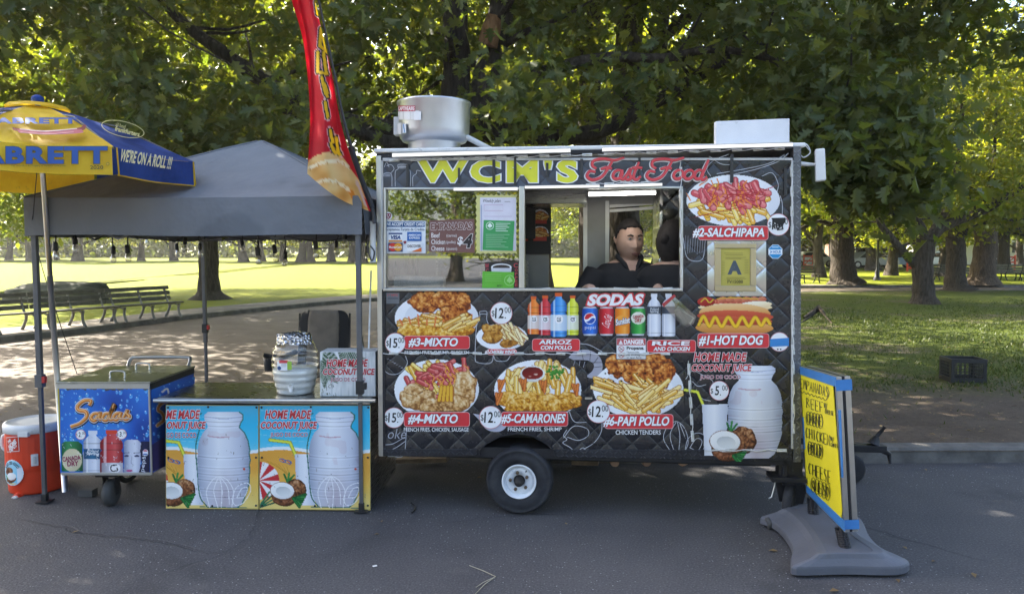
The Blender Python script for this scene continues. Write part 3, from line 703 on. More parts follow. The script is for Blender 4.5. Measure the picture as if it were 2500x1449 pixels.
def tread(name, c, rough, metal):
    m = MAT(name, c, rough, metal); co = m.t.nodes.new('ShaderNodeTexCoord').outputs['Object']; x, y, z = m.xyz(co); k = 1 / .032
    X, Z = (x + y) * k, z * k; par = (X.op('FLOOR') + Z.op('FLOOR')).op('PINGPONG', 1.0)
    fx, fz = X.op('FRACT') - .5, Z.op('FRACT') - .5
    s1, s2 = fx + fz, fx - fz
    h1 = s1.op('ABSOLUTE').ramp(.20, .10) * s2.op('ABSOLUTE').ramp(.62, .5); h2 = s2.op('ABSOLUTE').ramp(.20, .10) * s1.op('ABSOLUTE').ramp(.62, .5)
    h = h1 * par + h2 * (E(m.t, par.op('SUBTRACT', 1.0).k).op('ABSOLUTE'))
    n = m.noise(8, 5, .6); m.set('Base Color', m.mix(h * .6, m.mix(n.ramp(.35, .7), c, tuple(q * .6 for q in c)), tuple(min(1, q * 1.9) for q in c)))
    m.bump(h, .9, .006); return m.m
m_tread = tread('black_tread_plate', (.035, .036, .042), .42, .35); m_treadg = tread('grey_tread_plate', (.16, .165, .175), .42, .7)
def steel(name, c=(.55, .55, .54), rough=.3, metal=1.0, sc=(1, 1, 30)):
    if name in _mc: return _mc[name]
    m = MAT(name, c, rough, metal); n = m.noise(6, 5, .65, m.coord('World', sc)); n2 = m.noise(2.2, 4, .6)
    m.set('Base Color', m.mix(n2.ramp(.3, .7), tuple(q * .8 for q in c), c)); m.set('Roughness', n * .25 + (rough - .1)); m.bump(n, .08, .002); _mc[name] = m.m; return m.m
m_alu = steel('brushed_aluminium', (.62, .62, .60), .34); m_ss = steel('stainless_steel', (.46, .46, .45), .26); m_dark = paint('black_steel', (.022, .022, .025), .5, .2, .2, 8, .2, 40, .4, .3)
m_white = paint('white_enamel', (.74, .74, .72), .42, 0, .06, 4, 0, 60, .5, .35); m_grime = paint('grimy_white_trim', (.55, .55, .53), .5, .1, .15, 7, .2, 50, .5, .6)
m_rub = paint('black_rubber', (.018, .018, .021), .75, 0, .2, 10, .25, 60, .3); m_int = paint('interior_black', (.02, .02, .02), .6)
def glassmat(name, rough=.02, tint=(.9, .95, .93), a=.22):
    m = bpy.data.materials.new(name); m.use_nodes = True; t = m.node_tree; out = t.nodes['Material Output']; t.nodes.remove(t.nodes['Principled BSDF'])
    g = t.nodes.new('ShaderNodeBsdfGlossy'); g.inputs['Roughness'].default_value = rough; tp = t.nodes.new('ShaderNodeBsdfTransparent'); tp.inputs[0].default_value = (*tint, 1)
    fr0 = t.nodes.new('ShaderNodeLayerWeight'); fr = t.nodes.new('ShaderNodeMath'); fr.operation = 'POWER'; fr.inputs[1].default_value = 4.0; t.links.new(fr0.outputs['Facing'], fr.inputs[0]); ad = t.nodes.new('ShaderNodeMath'); ad.operation = 'ADD'; ad.inputs[1].default_value = a; t.links.new(fr.outputs[0], ad.inputs[0])
    ms = t.nodes.new('ShaderNodeMixShader'); t.links.new(ad.outputs[0], ms.inputs[0]); t.links.new(tp.outputs[0], ms.inputs[1]); t.links.new(g.outputs[0], ms.inputs[2]); t.links.new(ms.outputs[0], out.inputs[0]); return m
m_glass = glassmat('window_glass', .015, (.80, .84, .84), .30)
led = glow('led_diode_row', (1, .98, .93), .38)

# walls of the serving side with their openings
b = MB()
m_quilth = quilt('sky_sheen_quilted_vinyl', (.042, .050, .068), (.060, .070, .090), .3, 0); tb(b, 930, 384, 1668, 458, 0, -.05, m_quilth)                       # header: lighter navy paints in the sky's reflection on the vinyl
tb(b, 1666, 384, 1934, 706, 0, -.05, m_quilt)                      # right of the hatch
tb(b, 930, 458, 939, 706, 0, -.05, m_quilt)
low = [(930, 706), (1934, 706), (1936, 1096), (1350, 1097), (1333, 1082), (1300, 1064), (1262, 1058), (1222, 1064), (1188, 1082), (1170, 1099), (930, 1096)]
b.slab([MT(x, y) for x, y in low][::-1], -NRM * .05, m_quilt)
b.build('serving_side_wall', tr)
m_dss = steel('dull_steel', (.30, .30, .29), .38, .8)
# far wall with openings, ends, floor, ceiling and roof
f0, f1 = MT(930, 1096), MT(1936, 1096); zf = (f0.z + f1.z) / 2; zr = (MT(922, 378).z + MT(1950, 356).z) / 2
def pt(u, d, z): p = TA + EX * u - NRM * d; return Vector((p.x, p.y, z))
def ub(b, u0, u1, d0, d1, z0, z1, mat):
    return b.slab([pt(u0, d0, z0), pt(u1, d0, z0), pt(u1, d0, z1), pt(u0, d0, z1)][::-1], -NRM * (d1 - d0), mat)
def uz(x, y, d): p = MI(d)(x, y); return (p - TA).dot(EX), p.z      # pixel -> (u, z) on an inner plane
b = MB(); D = DEPTH
zb1 = uz(1345, 500, D)[1]; zb0 = uz(1345, 700, D)[1]
holes = [uz(948, 600, D)[0], uz(1012, 600, D)[0], uz(1340, 600, D)[0], uz(1424, 600, D)[0], uz(1487, 600, D)[0], uz(1602, 600, D)[0]]
segs = [.02] + holes + [TW - .02]
for i in range(0, len(segs), 2): ub(b, segs[i], segs[i + 1], D - .04, D, zb0, zb1, m_dss)
ub(b, .02, TW - .02, D - .04, D, zf, zb0, m_dss); ub(b, .02, TW - .02, D - .04, D, zb1, zr, m_dss); b.build('back_wall', tr)
b = MB(); ub(b, 0.0, .04, .052, D - .042, zf, zr, m_quilt); b.build('end_wall', tr)
b = MB(); ub(b, TW - .04, TW, .052, D - .042, zf, zr, m_quilt); b.build('end_wall', tr)
b = MB(); ub(b, 0, TW, .0, D, zf - .07, zf - .003, m_dark); b.build('floor_frame', tr)
b = MB(); ub(b, -.01, TW + .01, -.01, D + .02, zr + .002, zr + .03, m_white); b.build('roof', tr, .008)
b = MB(); M_ = MI(.75)
ub(b, uz(1245, 500, .7)[0], uz(1432, 500, .7)[0], .55, 1.05, uz(1300, 498, .6)[1], zr - .02, m_ss); b.build('exhaust_hood', tr, .006)
b = MB(); q0 = uz(1602, 560, .8)[0]; ub(b, q0, q0 + .02, .56, D - .05, zf + .85, zr - .1, m_steelq); ub(b, q0 + .03, TW - .05, .95, 1.0, zf + .6, zr - .1, m_steelq); b.build('quilted_partition', tr)
b = MB(); ub(b, .06, uz(1268, 600, .5)[0], .45, 1.02, zf + .02, MT(1100, 700).z - .12, m_ss); b.build('cooking_counter', tr, .01)
b = MB(); ub(b, .30, .32, .5, 1.0, MT(1000, 690).z, zr - .35, m_ss); ub(b, .5, 1.0, .98, 1.03, zr - .55, zr - .2, m_dark); ub(b, .62, .95, .55, .95, MT(1100, 700).z - .11, MT(1100, 640).z, m_ss); b.build('kitchen_unit', tr, .006)
# frames round the openings
b = MB()
for a in ((1424, 490, 1434, 702), (1478, 490, 1487, 690), (1602, 480, 1611, 702)): 
    P = [MI(D - .06)(x, y) for x, y in ((a[0], a[3]), (a[2], a[3]), (a[2], a[1]), (a[0], a[1]))]; b.slab(P[::-1], -NRM * .045, m_alu)
for a in ((1487, 488, 1602, 497), (1487, 500, 1602, 507), (1487, 511, 1602, 518)):
    P = [MI(D - .03)(x, y - (x - 1487) * .07) for x, y in ((a[0], a[3]), (a[2], a[3]), (a[2], a[1]), (a[0], a[1]))]; b.slab(P[::-1], -NRM * .03, m_alu)
b.build('back_window_frame', tr)
b = MB()
for r in ((937, 703, 1666, 710), (1268, 455, 1281, 703)): tb(b, *r, .022, -.055, m_alu)
tb(b, 1281, 455, 1666, 461, .018, -.05, m_alu); tb(b, 1660, 461, 1667, 703, .016, -.05, m_alu)
tb(b, 937, 458, 943, 703, .012, -.04, m_alu); tb(b, 943, 458, 1268, 463, .012, -.04, m_alu); b.build('hatch_frame', tr, .003)
b = MB(); P = [MT(x, y, -.02) for x, y in ((943, 703), (1268, 703), (1268, 463), (943, 463))]; b.slab(P[::-1], -NRM * .005, m_glass); b.build('window_pane', tr)
# trims: white edge strip, tread plate corners and skirt
b = MB(); tb(b, 935, 386, 1934, 392, .012, -.002, m_grime); tb(b, 1931, 392, 1936, 1094, .010, -.002, m_grime); tb(b, 930, 392, 936, 706, .010, -.002, m_grime); b.build('edge_strip', tr, .002)
b = MB(); tb(b, 1936, 358, 1954, 1126, .012, -.06, m_treadg); b.build('corner_guard', tr, .002)
b = MB(); b.slab([MT(x, y, .012) for x, y in ((918, 380), (930, 380), (935, 1113), (924, 1113))], -NRM * .07, m_alu); b.build('corner_guard', tr, .002)
b = MB(); b.slab([MT(x, y, .009) for x, y in ((926, 708), (940, 708), (940, 1094), (926, 1094))], -NRM * .01, m_tread); b.build('corner_guard', tr)
b = MB(); b.slab([MT(x, y, .010) for x, y in ((928, 1096), (1164, 1096), (1164, 1113), (928, 1113))], -NRM * .06, m_tread); b.build('skirt', tr, .002)
b = MB(); b.slab([MT(x, y, .010) for x, y in ((1352, 1097), (1934, 1097), (1934, 1124), (1352, 1115))], -NRM * .06, m_tread); b.build('skirt', tr, .002)
b = MB(); b.slab([MT(x, y, .006) for x, y in ((919, 376), (1951, 353), (1951, 363), (919, 386))], -NRM * .05, m_dark); b.build('roof_rail', tr)
# wheel arch
b = MB(); arch = [(1168, 1112), (1170, 1099), (1188, 1082), (1222, 1064), (1262, 1058), (1300, 1064), (1333, 1082), (1350, 1097), (1352, 1112)]
o_ = [MT(x, y, .02) for x, y in arch]; n_ = len(o_); b.add(o_ + [p - NRM * .32 for p in o_], [(i, i + 1, n_ + i + 1, n_ + i) for i in range(n_ - 1)], m_dark)
b.add([p - NRM * .30 for p in o_], [tuple(range(n_))], m_int); b.build('wheel_arch', tr, 0, None, .006)
# wheel
def wheel(parent, C, Rr, w, ax, rim_r, spin=0, name='wheel'):
    """tyre, rim, nuts and hub; ax points outwards"""
    ax = Vector(ax).normalized(); M = ax.to_track_quat('Z', 'Y').to_matrix(); C = Vector(C)
    b = MB(); b.lathe([(rim_r, -w), (Rr * .80, -w * 1.02), (Rr * .94, -w * .95), (Rr * .985, -w * .8), (Rr, -w * .5), (Rr, -w * .28), (Rr * .985, -w * .1), (Rr * .955, -w * .01), (Rr * .90, .012), (Rr * .89, .008), (Rr * .78, .018), (rim_r * 1.14, .014), (rim_r * 1.04, .0), (rim_r, -.02)], C, m_tyre, 56, M)
    ty = b.build('tyre', parent)
    if rim_r > .08:
        b = MB(); r = rim_r
        b.lathe([(r * 1.05, -.006), (r * 1.03, .012), (r * .97, .012), (r * .93, -.004), (r * .90, -.03), (r * .84, -.034), (r * .80, -.02), (r * .70, -.012), (r * .60, -.016), (r * .36, -.018), (r * .33, -.05)], C, m_rim, 48, M); rm = b.build('rim', parent)
        for k in range(5):
            b = MB(); a = math.pi / 2 + k * 2 * math.pi / 5 + spin; p = C + M @ Vector((r * .53 * math.cos(a), r * .53 * math.sin(a), -.012)); b.lathe([(.0115, 0), (.0115, .014), (.007, .02), (.0001, .02)], p, m_rust, 6, M, False); b.build('lug_nut', parent)
        b = MB(); p = C + M @ Vector((r * .42, r * .62, -.02)); b.tube([p, p + ax * .03], .004, m_rub, 6); b.build('tyre_valve', parent)
        b = MB(); b.lathe([(r * .33, -.06), (r * .32, -.016), (r * .27, -.014), (r * .26, .026), (r * .20, .03), (r * .19, .05), (r * .15, .053), (.0001, .053)], C, m_hub, 28, M); b.build('hub', parent)
    return ty
m_tyre = MAT('tyre_rubber', (.020, .021, .025), .72, 0, .35); _c = m_tyre.coord('World'); m_tyre.set('Base Color', m_tyre.mix(m_tyre.noise(7, 5, .6, _c).ramp(.35, .7), (.016, .017, .021), (.040, .041, .045))); m_tyre.bump(m_tyre.noise(70, 3, .5, _c), .3, .003); m_tyre = m_tyre.m
m_rim = paint('white_rim', (.84, .86, .88), .4, 0, .05, 8, 0, 60, .5, .25); m_rust = paint('rusty_nut', (.16, .11, .07), .6, .5, .3, 30); m_hub = paint('greasy_hub', (.045, .042, .04), .4, .6, .3, 14)
wh = bpy.data.objects.new('wheel', None)
def sub(name, parent):                      # an Empty part that carries sub-parts
    o = bpy.data.objects.new(name, None); o.empty_display_size = .05; SC.collection.objects.link(o); o.parent = parent; kids.setdefault(parent.name, []).append(o); WM[o.name] = wm(parent); return o
bpy.data.objects.remove(wh)
wl = sub('wheel', tr); c = MT(1267, 1175, .035); Rw = c.z
wheel(wl, c + NRM * -.005, Rw, .20, NRM, Rw * .49, .2)
b = MB(); b.tube([c - NRM * .2, c - NRM * (D - .1)], .03, m_dark, 10); ub(b, .1, TW - .1, .25, .31, zf - .15, zf - .07, m_dark); ub(b, .1, TW - .1, .85, .91, zf - .15, zf - .07, m_dark); b.build('axle_frame', tr)
wl = sub('wheel', tr); c2 = c - NRM * (D - .02); wheel(wl, c2, Rw, .16, -NRM, Rw * .455)
# jack stand with caster at the right end
jk = sub('jack_stand', tr)
b = MB(); P0 = MT(1926, 1140, -.06)
b.box(MT(1926, 1137, -.07), (.15, .09, .12), m_dark, BT); b.box(MT(1920, 1163, -.05), (.22, .16, .03), m_dark, BT); b.box(MT(1912, 1140, -.05), (.03, .10, .13), m_dark, BT)
for q in ((1936, 1133), (1936, 1148)): b.lathe([(.011, 0), (.009, .002), (.0001, .002)], MT(*q, -.0235), m_int, 12, NRM.to_track_quat('Z', 'Y').to_matrix())
b.tube([MT(1893, 1172, .01), MT(1890, 1190, .02), MT(1884, 1212, .02), MT(1876, 1216, .02)], .006, m_alu, 6); b.build('jack_post', jk, .004)
cc = MT(1930, 1222, -.06); rc = cc.z
b = MB(); side = (EX * .9 + NRM * .45).normalized(); M = side.to_track_quat('Z', 'Y').to_matrix()
b.lathe([(rc * .3, -.03), (rc * .85, -.032), (rc, -.022), (rc, .022), (rc * .85, .032), (rc * .62, .032), (rc * .6, .02), (rc * .3, .02), (rc * .25, .034), (.0001, .034)], cc, m_tyre, 32, M)
b.build('caster_wheel', jk)
b = MB()
for s_ in (-.042, .042): b.slab([cc + side * s_ + v for v in (Vector((0, 0, -.01)) - EX * .03, Vector((0, 0, -.01)) + EX * .03, Vector((0, 0, .12)) + EX * .06, Vector((0, 0, .12)) - EX * .06)], side * .006, m_dark)
b.box(cc + Vector((0, 0, .128)), (.13, .11, .015), m_dark, BT); b.build('caster_fork', jk)
# tow bar
b = MB(); h0 = pt(TW - .02, .35, zf - .06); h1 = at(2120, 1092, 5.55)
for d in (.25, .85): b.tube([pt(TW - .05, d, zf - .08), h1 - EX * .12], .035, m_dark, 4, False)
b.box(h1, (.24, .09, .05), m_dark, BT); b.tube([h1 + Vector((.04, 0, .03)), h1 + Vector((.06, 0, .09))], [.05, .02], m_dark, 8); b.tube([h1 + Vector((.03, 0, .05)), h1 + Vector((.12, 0, .16))], [.02, .013], m_dark, 6)
b.tube([h1 + Vector((.10, 0, -.01)), h1 + Vector((.16, 0, -.05)), h1 + Vector((.17, 0, -.12))], [.03, .02, .012], m_dark, 6); b.build('tow_bar', tr, .004)
b = MB(); c3 = at(2072, 1166, 5.5); c3.z = .115; b.lathe([(.03, -.03), (.10, -.03), (.115, -.02), (.115, .02), (.10, .03), (.03, .03), (.0001, .03)], c3, m_tyre, 28, NRM.to_track_quat('Z', 'Y').to_matrix()); b.tube([c3, c3 + Vector((0, 0, zf - .1))], .02, m_dark, 8); b.build('jockey_wheel', tr)
b = MB(); ub(b, uz(1592, 1120, .5)[0], uz(1650, 1120, .5)[0], .4, .8, zf - .13, zf - .09, m_grime); b.build('gas_pipe', tr)

# exhaust fan on the roof
fan = sub('exhaust_fan', tr); fy = 5.55; fc = at(1060, 300, fy); k = fy / F
zz = lambda py: at(1060, py, fy).z; z0 = zz(373)
b = MB(); fp = Vector((fc.x, fc.y, 0))
b.lathe([(63 * k, zr), (63 * k, zz(352)), (64 * k, zz(349)), (76 * k, zz(347)), (82 * k, zz(338)), (85 * k, zz(322)), (86 * k, zz(262)), (89 * k, zz(256)), (89 * k, zz(252)), (84 * k, zz(252)), (83 * k, zz(262)), (80 * k, zz(320)), (.0001, zz(322))], fp, steel('spun_aluminium', (.60, .62, .65), .36, 1.0, (1, 1, 40)), 64); b.build('fan_bowl', fan)
b = MB(); b.tube([at(1140, 335, fy - .05), at(1200, 366, fy - .1)], .022, m_grime, 8); b.build('conduit', fan)
b = MB(); b.slab([at(x, y, fy - .02) for x, y in ((961, 285), (976, 285), (976, 329), (961, 329))], (0, .09, 0), m_white); b.build('switch_box', fan, .004)
def mfan(x, y, off):                        # on the cylinder of the fan bowl
    r = 86 * k + off; dx = (x - 1060) / 86; dx = max(-.99, min(.99, dx)); a = math.asin(dx); p = at(x, y, fy - r * math.cos(a)); return Vector((fp.x + r * math.sin(a), fp.y - r * math.cos(a), p.z))
a = Art(mfan, .001, .0008)
def patch(a, x0, y0, x1, y1, col, n=6):
    xs = np.linspace(x0, x1, n + 1)
    for i in range(n): a.poly([a.P(xs[i], y1), a.P(xs[i + 1], y1), a.P(xs[i + 1], y0), a.P(xs[i], y0)], ink(col))
    return a.up()
patch(a, 978, 270, 1034, 292, 'dcdcda'); patch(a, 978, 258, 1025, 272, 'b03048'); a.text('CAPTIVEAIRE', 979, 260, 1024, 270, 'f0e8e8', .02)
for i in range(5): a.line([(980 + 2, 276 + i * 3.2), (1030, 276 + i * 3.2)], .7, '8a8a8a')
for x in (996, 1014): a.line([(x, 273), (x, 292)], .6, '7a7a7a')
patch(a, 1023, 272, 1040, 293, 'e6e6e4'); patch(a, 994, 302, 1004, 325, 'cfd6de'); a.line([(997, 303), (1000, 324)], 3, '4f7fb0'); patch(a, 980, 300, 992, 327, 'dadada'); a.build('fan_label', fan)
# white box on the roof at the right
b = MB(); P = [at(x, y, 5.0) for x, y in ((1748, 352), (1928, 346), (1928, 289), (1748, 296))]; P[0].z = P[1].z = zr + .03; b.slab(P[::-1], (0, .05, 0), paint('weathered_white_box', (.66, .67, .69), .5, 0, .06, 3, .1, 30, .5, .55)); b.build('roof_box', tr, .004)
# antenna panel on its arm
an = sub('antenna', tr); Ya = 4.75
b = MB(); b.tube([at(1950, 399, Ya), at(1968, 401, Ya), at(1996, 402, Ya - .02)], [.014, .014, .008], m_white, 8); b.build('antenna_arm', an)
b = MB(); b.slab([at(x, y, Ya - .05) for x, y in ((1990, 364), (2014, 361), (2017, 440), (1991, 443))][::-1], (.02, .06, 0), m_white); b.build('antenna_panel', an, .008)
b = MB(); b.tube(spl([at(1950, 360, Ya), at(1968, 352, Ya), at(1978, 372, Ya), at(1962, 384, Ya), at(1950, 372, Ya)]), .004, m_white, 6); b.tube(spl([at(1938, 352, Ya), at(1960, 350, Ya), at(1975, 366, Ya)]), .003, m_white, 6); b.build('antenna_cable', an)
# lit LED bars and strings of LED modules round the edges
m_ledcase = paint('led_bar_case', (.45, .45, .44), .35)
def ledbar(x0, y0, x1, y1, h, d, mp=None, n=60, led=led):
    mp = mp or MT; b = MB(); P = [mp(x0, y0 + h, d), mp(x1, y1 + h, d), mp(x1, y1, d), mp(x0, y0, d)]; b.slab([p for p in P][::-1], -NRM * .03, m_ledcase); o = b.build('light_bar', tr)
    c = MB()
    for r_ in (.22, .60):
        for i in range(n):
            t0, t1 = (i + .14) / n, (i + .86) / n; q = []
            for t, yy in ((t0, r_ + .24), (t1, r_ + .24), (t1, r_), (t0, r_)): q.append(mp(x0 + (x1 - x0) * t, y0 + (y1 - y0) * t + h * yy, d + .003))
            c.poly(q[::-1][::-1], led)
    if mp is not MT: c.poly([mp(x0, y0 + h + .5, d), mp(x1, y1 + h + .5, d), mp(x1, y1 + h + .5, d - .03), mp(x0, y0 + h + .5, d - .03)], led)  # glowing strip added under the inner bar to brighten the man
    c.build('led_row', o); return o
ledbar(957, 373, 1393, 361, 11, .07, None, 90); ledbar(1470, 359, 1936, 347, 11, .07, None, 90)
ledbar(1107, 457, 1264, 456, 9, .01, None, 36); ledbar(1281, 453, 1464, 450, 8, .03, None, 40); ledbar(1475, 450, 1617, 446, 8, .03, None, 32); ledbar(1437, 468, 1601, 464, 10, 0, MI(.30), 36, glow('led_inside_row', (1, .98, .93), 9.0))
m_mod = paint('led_module', (.62, .63, .60), .35)
b = MB()
def string(pts, n, w=24, h=7, d=.014):
    P = [Vector((x, y, 0)) for x, y in pts]; tot = sum((q - p).length for p, q in zip(P[:-1], P[1:])); wig = []; acc = 0
    for p, q in zip(P[:-1], P[1:]):
        L = (q - p).length; m = max(2, int(L / 14))
        for i in range(m):
            r = p + (q - p) * i / m; nrm = Vector((-(q - p).y, (q - p).x, 0)).normalized(); r = r + nrm * 2.2 * math.sin((acc + L * i / m) * .11); wig.append(MT(r.x, r.y, d + .004))
        k = max(1, round(n * L / tot)); a_ = math.atan2(q.y - p.y, q.x - p.x)
        for i in range(k):
            r = p + (q - p) * (i + .5) / k; a2 = a_ + rnd.gauss(0, .05); c, s_ = math.cos(a2), math.sin(a2); pts_ = []
            for X, Y in ((-w / 2, -h / 2), (w / 2, -h / 2), (w / 2, h / 2), (-w / 2, h / 2)): pts_.append(MT(r.x + X * c - Y * s_, r.y + X * s_ + Y * c, d))
            mods = MB(); mods.slab(pts_[::-1], -NRM * .012, m_mod); mods.slab([MT(r.x + X * w / 2 * c - Y * h / 2 * s_, r.y + X * w / 2 * s_ + Y * h / 2 * c, d + .002) for X, Y in ((-.3, -.5), (.3, -.5), (.3, .5), (-.3, .5))][::-1], -NRM * .002, ink('b9b8a6')); mods.build('led_module', tr)
        acc += L
    b.tube(wig, .0028, m_white, 5)
string([(936, 392), (1460, 377)], 10); string([(1460, 377), (1930, 362)], 9)
string([(1275, 462), (1275, 700)], 7); string([(1300, 706), (1660, 705)], 6); string([(1933, 395), (1938, 1070)], 14); string([(1662, 395), (1664, 690)], 6)
string([(935, 862), (1650, 863)], 14, 22, 6); string([(1681, 880), (1692, 1085)], 5, 26, 7); string([(1720, 1098), (1930, 1099)], 5); string([(1420, 451), (1600, 445)], 4)
b.build('led_wire', tr)
# fascia brackets
for x, y0, y1, w in ((996, 402, 456, 7), (1121, 410, 447, 5), (1206, 390, 448, 7), (1258, 380, 452, 6), (1336, 398, 432, 6), (1420, 388, 437, 7), (1561, 385, 438, 6), (1786, 377, 446, 8), (1917, 412, 478, 7), (1670, 460, 486, 8)):
    b = MB(); tb(b, x - w / 2, y0, x + w / 2, y1, .014, -.001, paint('dark_bracket', (.05, .05, .05), .5, .4)); b.build('fascia_bracket', tr, .002)
# ------------------------------------------------------------------ printed pictures and lettering on the trailer
RED, WHT = 'd5393f', 'f2f2f2'
def art(**k): return Art(MT, **k)
def label(parent, x0, y0, x1, y1, txt, tx0, ty0, tx1, ty1, mapper=None, r=7, base=.004):
    a = Art(mapper or MT, base); a.rrect(x0, y0, x1, y1, r, 'e8b9b7'); a.rrect(x0 + 1.2, y0 + 1.2, x1 - 1.2, y1 - 1.2, r - 1, RED)
    for i, t in enumerate(txt.split('/')):
        n = len(txt.split('/')); h = (ty1 - ty0) / n
        a.text(t, tx0 + (4 * i if n > 1 else 0), ty0 + i * h + (1 if i else 0), tx1, ty0 + (i + 1) * h - (2 if n > 1 else 0), WHT, .034, .18, 0, [('7d1f28', .035)])
    return a.build('menu_label', parent)
def price(parent, x, y, r, big, cents='00', mapper=None, scr=False):
    a = Art(mapper or MT, .0072); a.ell(x, y, r, r, 'd98f92'); a.ell(x, y, r - 1.3, r - 1.3, 'f1f1f1')
    a.text('$', x - r * .88, y - r * .25, x - r * .62, y + r * .35, '222222', .0); w = .62 if len(big) > 1 else .32
    x0 = x - r * .56 if len(big) > 1 else x - r * .42
    a.text(big, x0, y - r * .48, x0 + r * w * 1.25, y + r * .46, '1c1c1c', .015, .05); a.ell(x0 + r * w * 1.25 + r * .14, y + r * .42, r * .06, r * .06, '1c1c1c', 10)
    a.text(cents, x + r * .30, y - r * .55, x + r * .86, y - r * .02, '1c1c1c', -.005)
    if scr:
        q = random.Random(int(x)); a.shape([(x - 17, y - 16), (x + 18, y - 17), (x + 16, y - 4), (x + 4, y + 3), (x - 12, y - 7)], '202022')
        for _ in range(9): a.line([(x + q.uniform(-14, 14), y + q.uniform(-14, 14)), (x + q.uniform(-14, 14), y + q.uniform(-10, 12))], q.uniform(1, 3.5), '1c1c1e')
    return a.build('price_sticker', parent)
def wline(pts, w=1.3, c='c9cbd2', n=6, closed=False): return (spl(pts, n), w, c)
def sketch(items):
    a = Art(MT, .0012, .00003)
    for pts, w, c in items: a.line(pts, w, c)
    return a
# fascia lettering
a = art(base=.003); a.text("WCM'S", 1020, 389, 1410, 446, 'e4e23c', .045, 0, 0, [('39425a', .06), ('f4f4f2', .03)], 1.25); a.build('fascia_lettering', tr)
def script(a, strokes, w, cols, sh=(0, 0)):
    for c, ww, dx, dy in cols:
        for s_ in strokes:
            P = spl([(x + dx, y + dy) for x, y in s_], 7); k = len(P); a.line(P, [ww * (.62 + .38 * math.sin(math.pi * (.12 + .76 * i / (k - 1)))) for i in range(k)], c)
def FF(o): return [[(1456 + o, 412), (1446 + o, 404), (1450 + o, 392), (1474 + o, 388), (1500 + o, 391), (1524 + o, 385)], [(1496 + o, 391), (1484 + o, 412), (1468 + o, 432), (1446 + o, 439), (1433 + o, 430), (1440 + o, 418), (1454 + o, 420)], [(1466 + o, 413), (1482 + o, 409), (1494 + o, 412)]]
def oo(x, y=426, rx=11, ry=11): return [(x + rx * math.cos(t) + 3 * -math.sin(t), y + ry * math.sin(t)) for t in np.linspace(-1.2, 5.2, 9)]
fast = FF(0) + [oo(1508), [(1520, 415), (1514, 430), (1521, 438), (1532, 424), (1539, 413), (1537, 425), (1541, 434), (1533, 439), (1526, 435)], [(1560, 396), (1548, 424), (1548, 436), (1556, 438), (1564, 430)], [(1542, 411), (1554, 409), (1568, 410)]]
food = FF(146) + [oo(1656), oo(1682), oo(1706, 426, 10), [(1730, 390), (1722, 408), (1712, 432), (1717, 439), (1726, 432)]]
a = art(base=.003, step=.00045); script(a, fast + food, 9, [('f0eeee', 11.5, -1.6, 1.6), ('a62c36', 8.2, 0, 0), ('d94b51', 6.6, .4, -.4)]); a.build('fascia_lettering', tr)
sk = [wline([(938, 408), (944, 396), (950, 408)]), wline([(936, 430), (936, 424), (955, 424), (957, 455)]), wline([(965, 455), (965, 420), (972, 412), (972, 402), (995, 402), (995, 412), (1002, 420), (1002, 455)]), wline([(1008, 455), (1008, 432), (1016, 424), (1018, 416), (1028, 418)]), wline([(944, 405), (955, 402), (962, 412), (955, 422)])]
sk += [wline([(972, 408), (995, 407)], 2)] + [([(974 + i * 3, 402), (974 + i * 3, 412)], 1.1, 'c9cbd2') for i in range(7)] + [([(937 + i * 3, 424), (937 + i * 3, 431)], 1.1, 'c9cbd2') for i in range(6)]
sk += [wline([(1730, 380), (1760, 400), (1790, 402)]), wline([(1750, 424), (1820, 412), (1880, 398), (1915, 378)]), wline([(1790, 426), (1850, 412), (1900, 394), (1925, 374)]), wline([(1735, 430), (1726, 412), (1742, 392), (1780, 376)]), wline([(1860, 430), (1885, 422), (1900, 450), (1896, 475), (1905, 490)]), wline([(1905, 478), (1910, 500), (1909, 540)])]
# sketches of fries, shrimp, cups, coconut on the lower wall
sk += [wline([(1668, 580), (1676, 625), (1695, 637), (1716, 630), (1722, 585)])] + [([(1674 + 6 * i, 574 + (i * 13) % 17), (1672 + 6 * i, 612 + (i * 7) % 9), (1678 + 6 * i, 614), (1680 + 6 * i, 575 + (i * 13) % 17)], 1, '8d9098') for i in range(8)]
sk += [wline([(1171, 760), (1171, 778), (1163, 800), (1160, 870), (1166, 884), (1196, 886), (1204, 872), (1200, 856)]), wline([(1171, 760), (1188, 760), (1188, 778), (1192, 790)]), wline([(1171, 766), (1188, 766)]), wline([(1205, 868), (1212, 880), (1236, 880), (1246, 868)])]
sk += [wline([(1416, 838), (1440, 842), (1470, 858)]), wline([(1384, 1048), (1376, 1062), (1384, 1072), (1374, 1080), (1390, 1090), (1400, 1098), (1420, 1112), (1440, 1110)]), wline([(1376, 1068), (1400, 1040), (1432, 1045), (1436, 1062), (1412, 1074), (1385, 1066)]), wline([(1400, 1110), (1424, 1092), (1434, 1112), (1408, 1106), (1450, 1114)]), wline([(1388, 1000), (1402, 1028), (1432, 1030)]), wline([(1470, 1020), (1468, 1052), (1452, 1078), (1425, 1096)])]
sk += [wline([(936, 872), (934, 895), (950, 912), (975, 910), (994, 888), (990, 868)]), wline([(932, 840), (938, 868)])] + [([(945 + (i * 17) % 40, 876 + (i * 11) % 26), (950 + (i * 17) % 40, 875 + (i * 11) % 26)], 1, 'a0a3ab') for i in range(10)]
sk += [wline([(936, 1040), (942, 1106), (962, 1113), (986, 1108), (993, 1040)]), wline([(930, 1022), (950, 1018), (992, 1024)]), wline([(940, 1085), (960, 1082), (988, 1066)]), wline([(945, 1100), (966, 1092), (990, 1076)])]
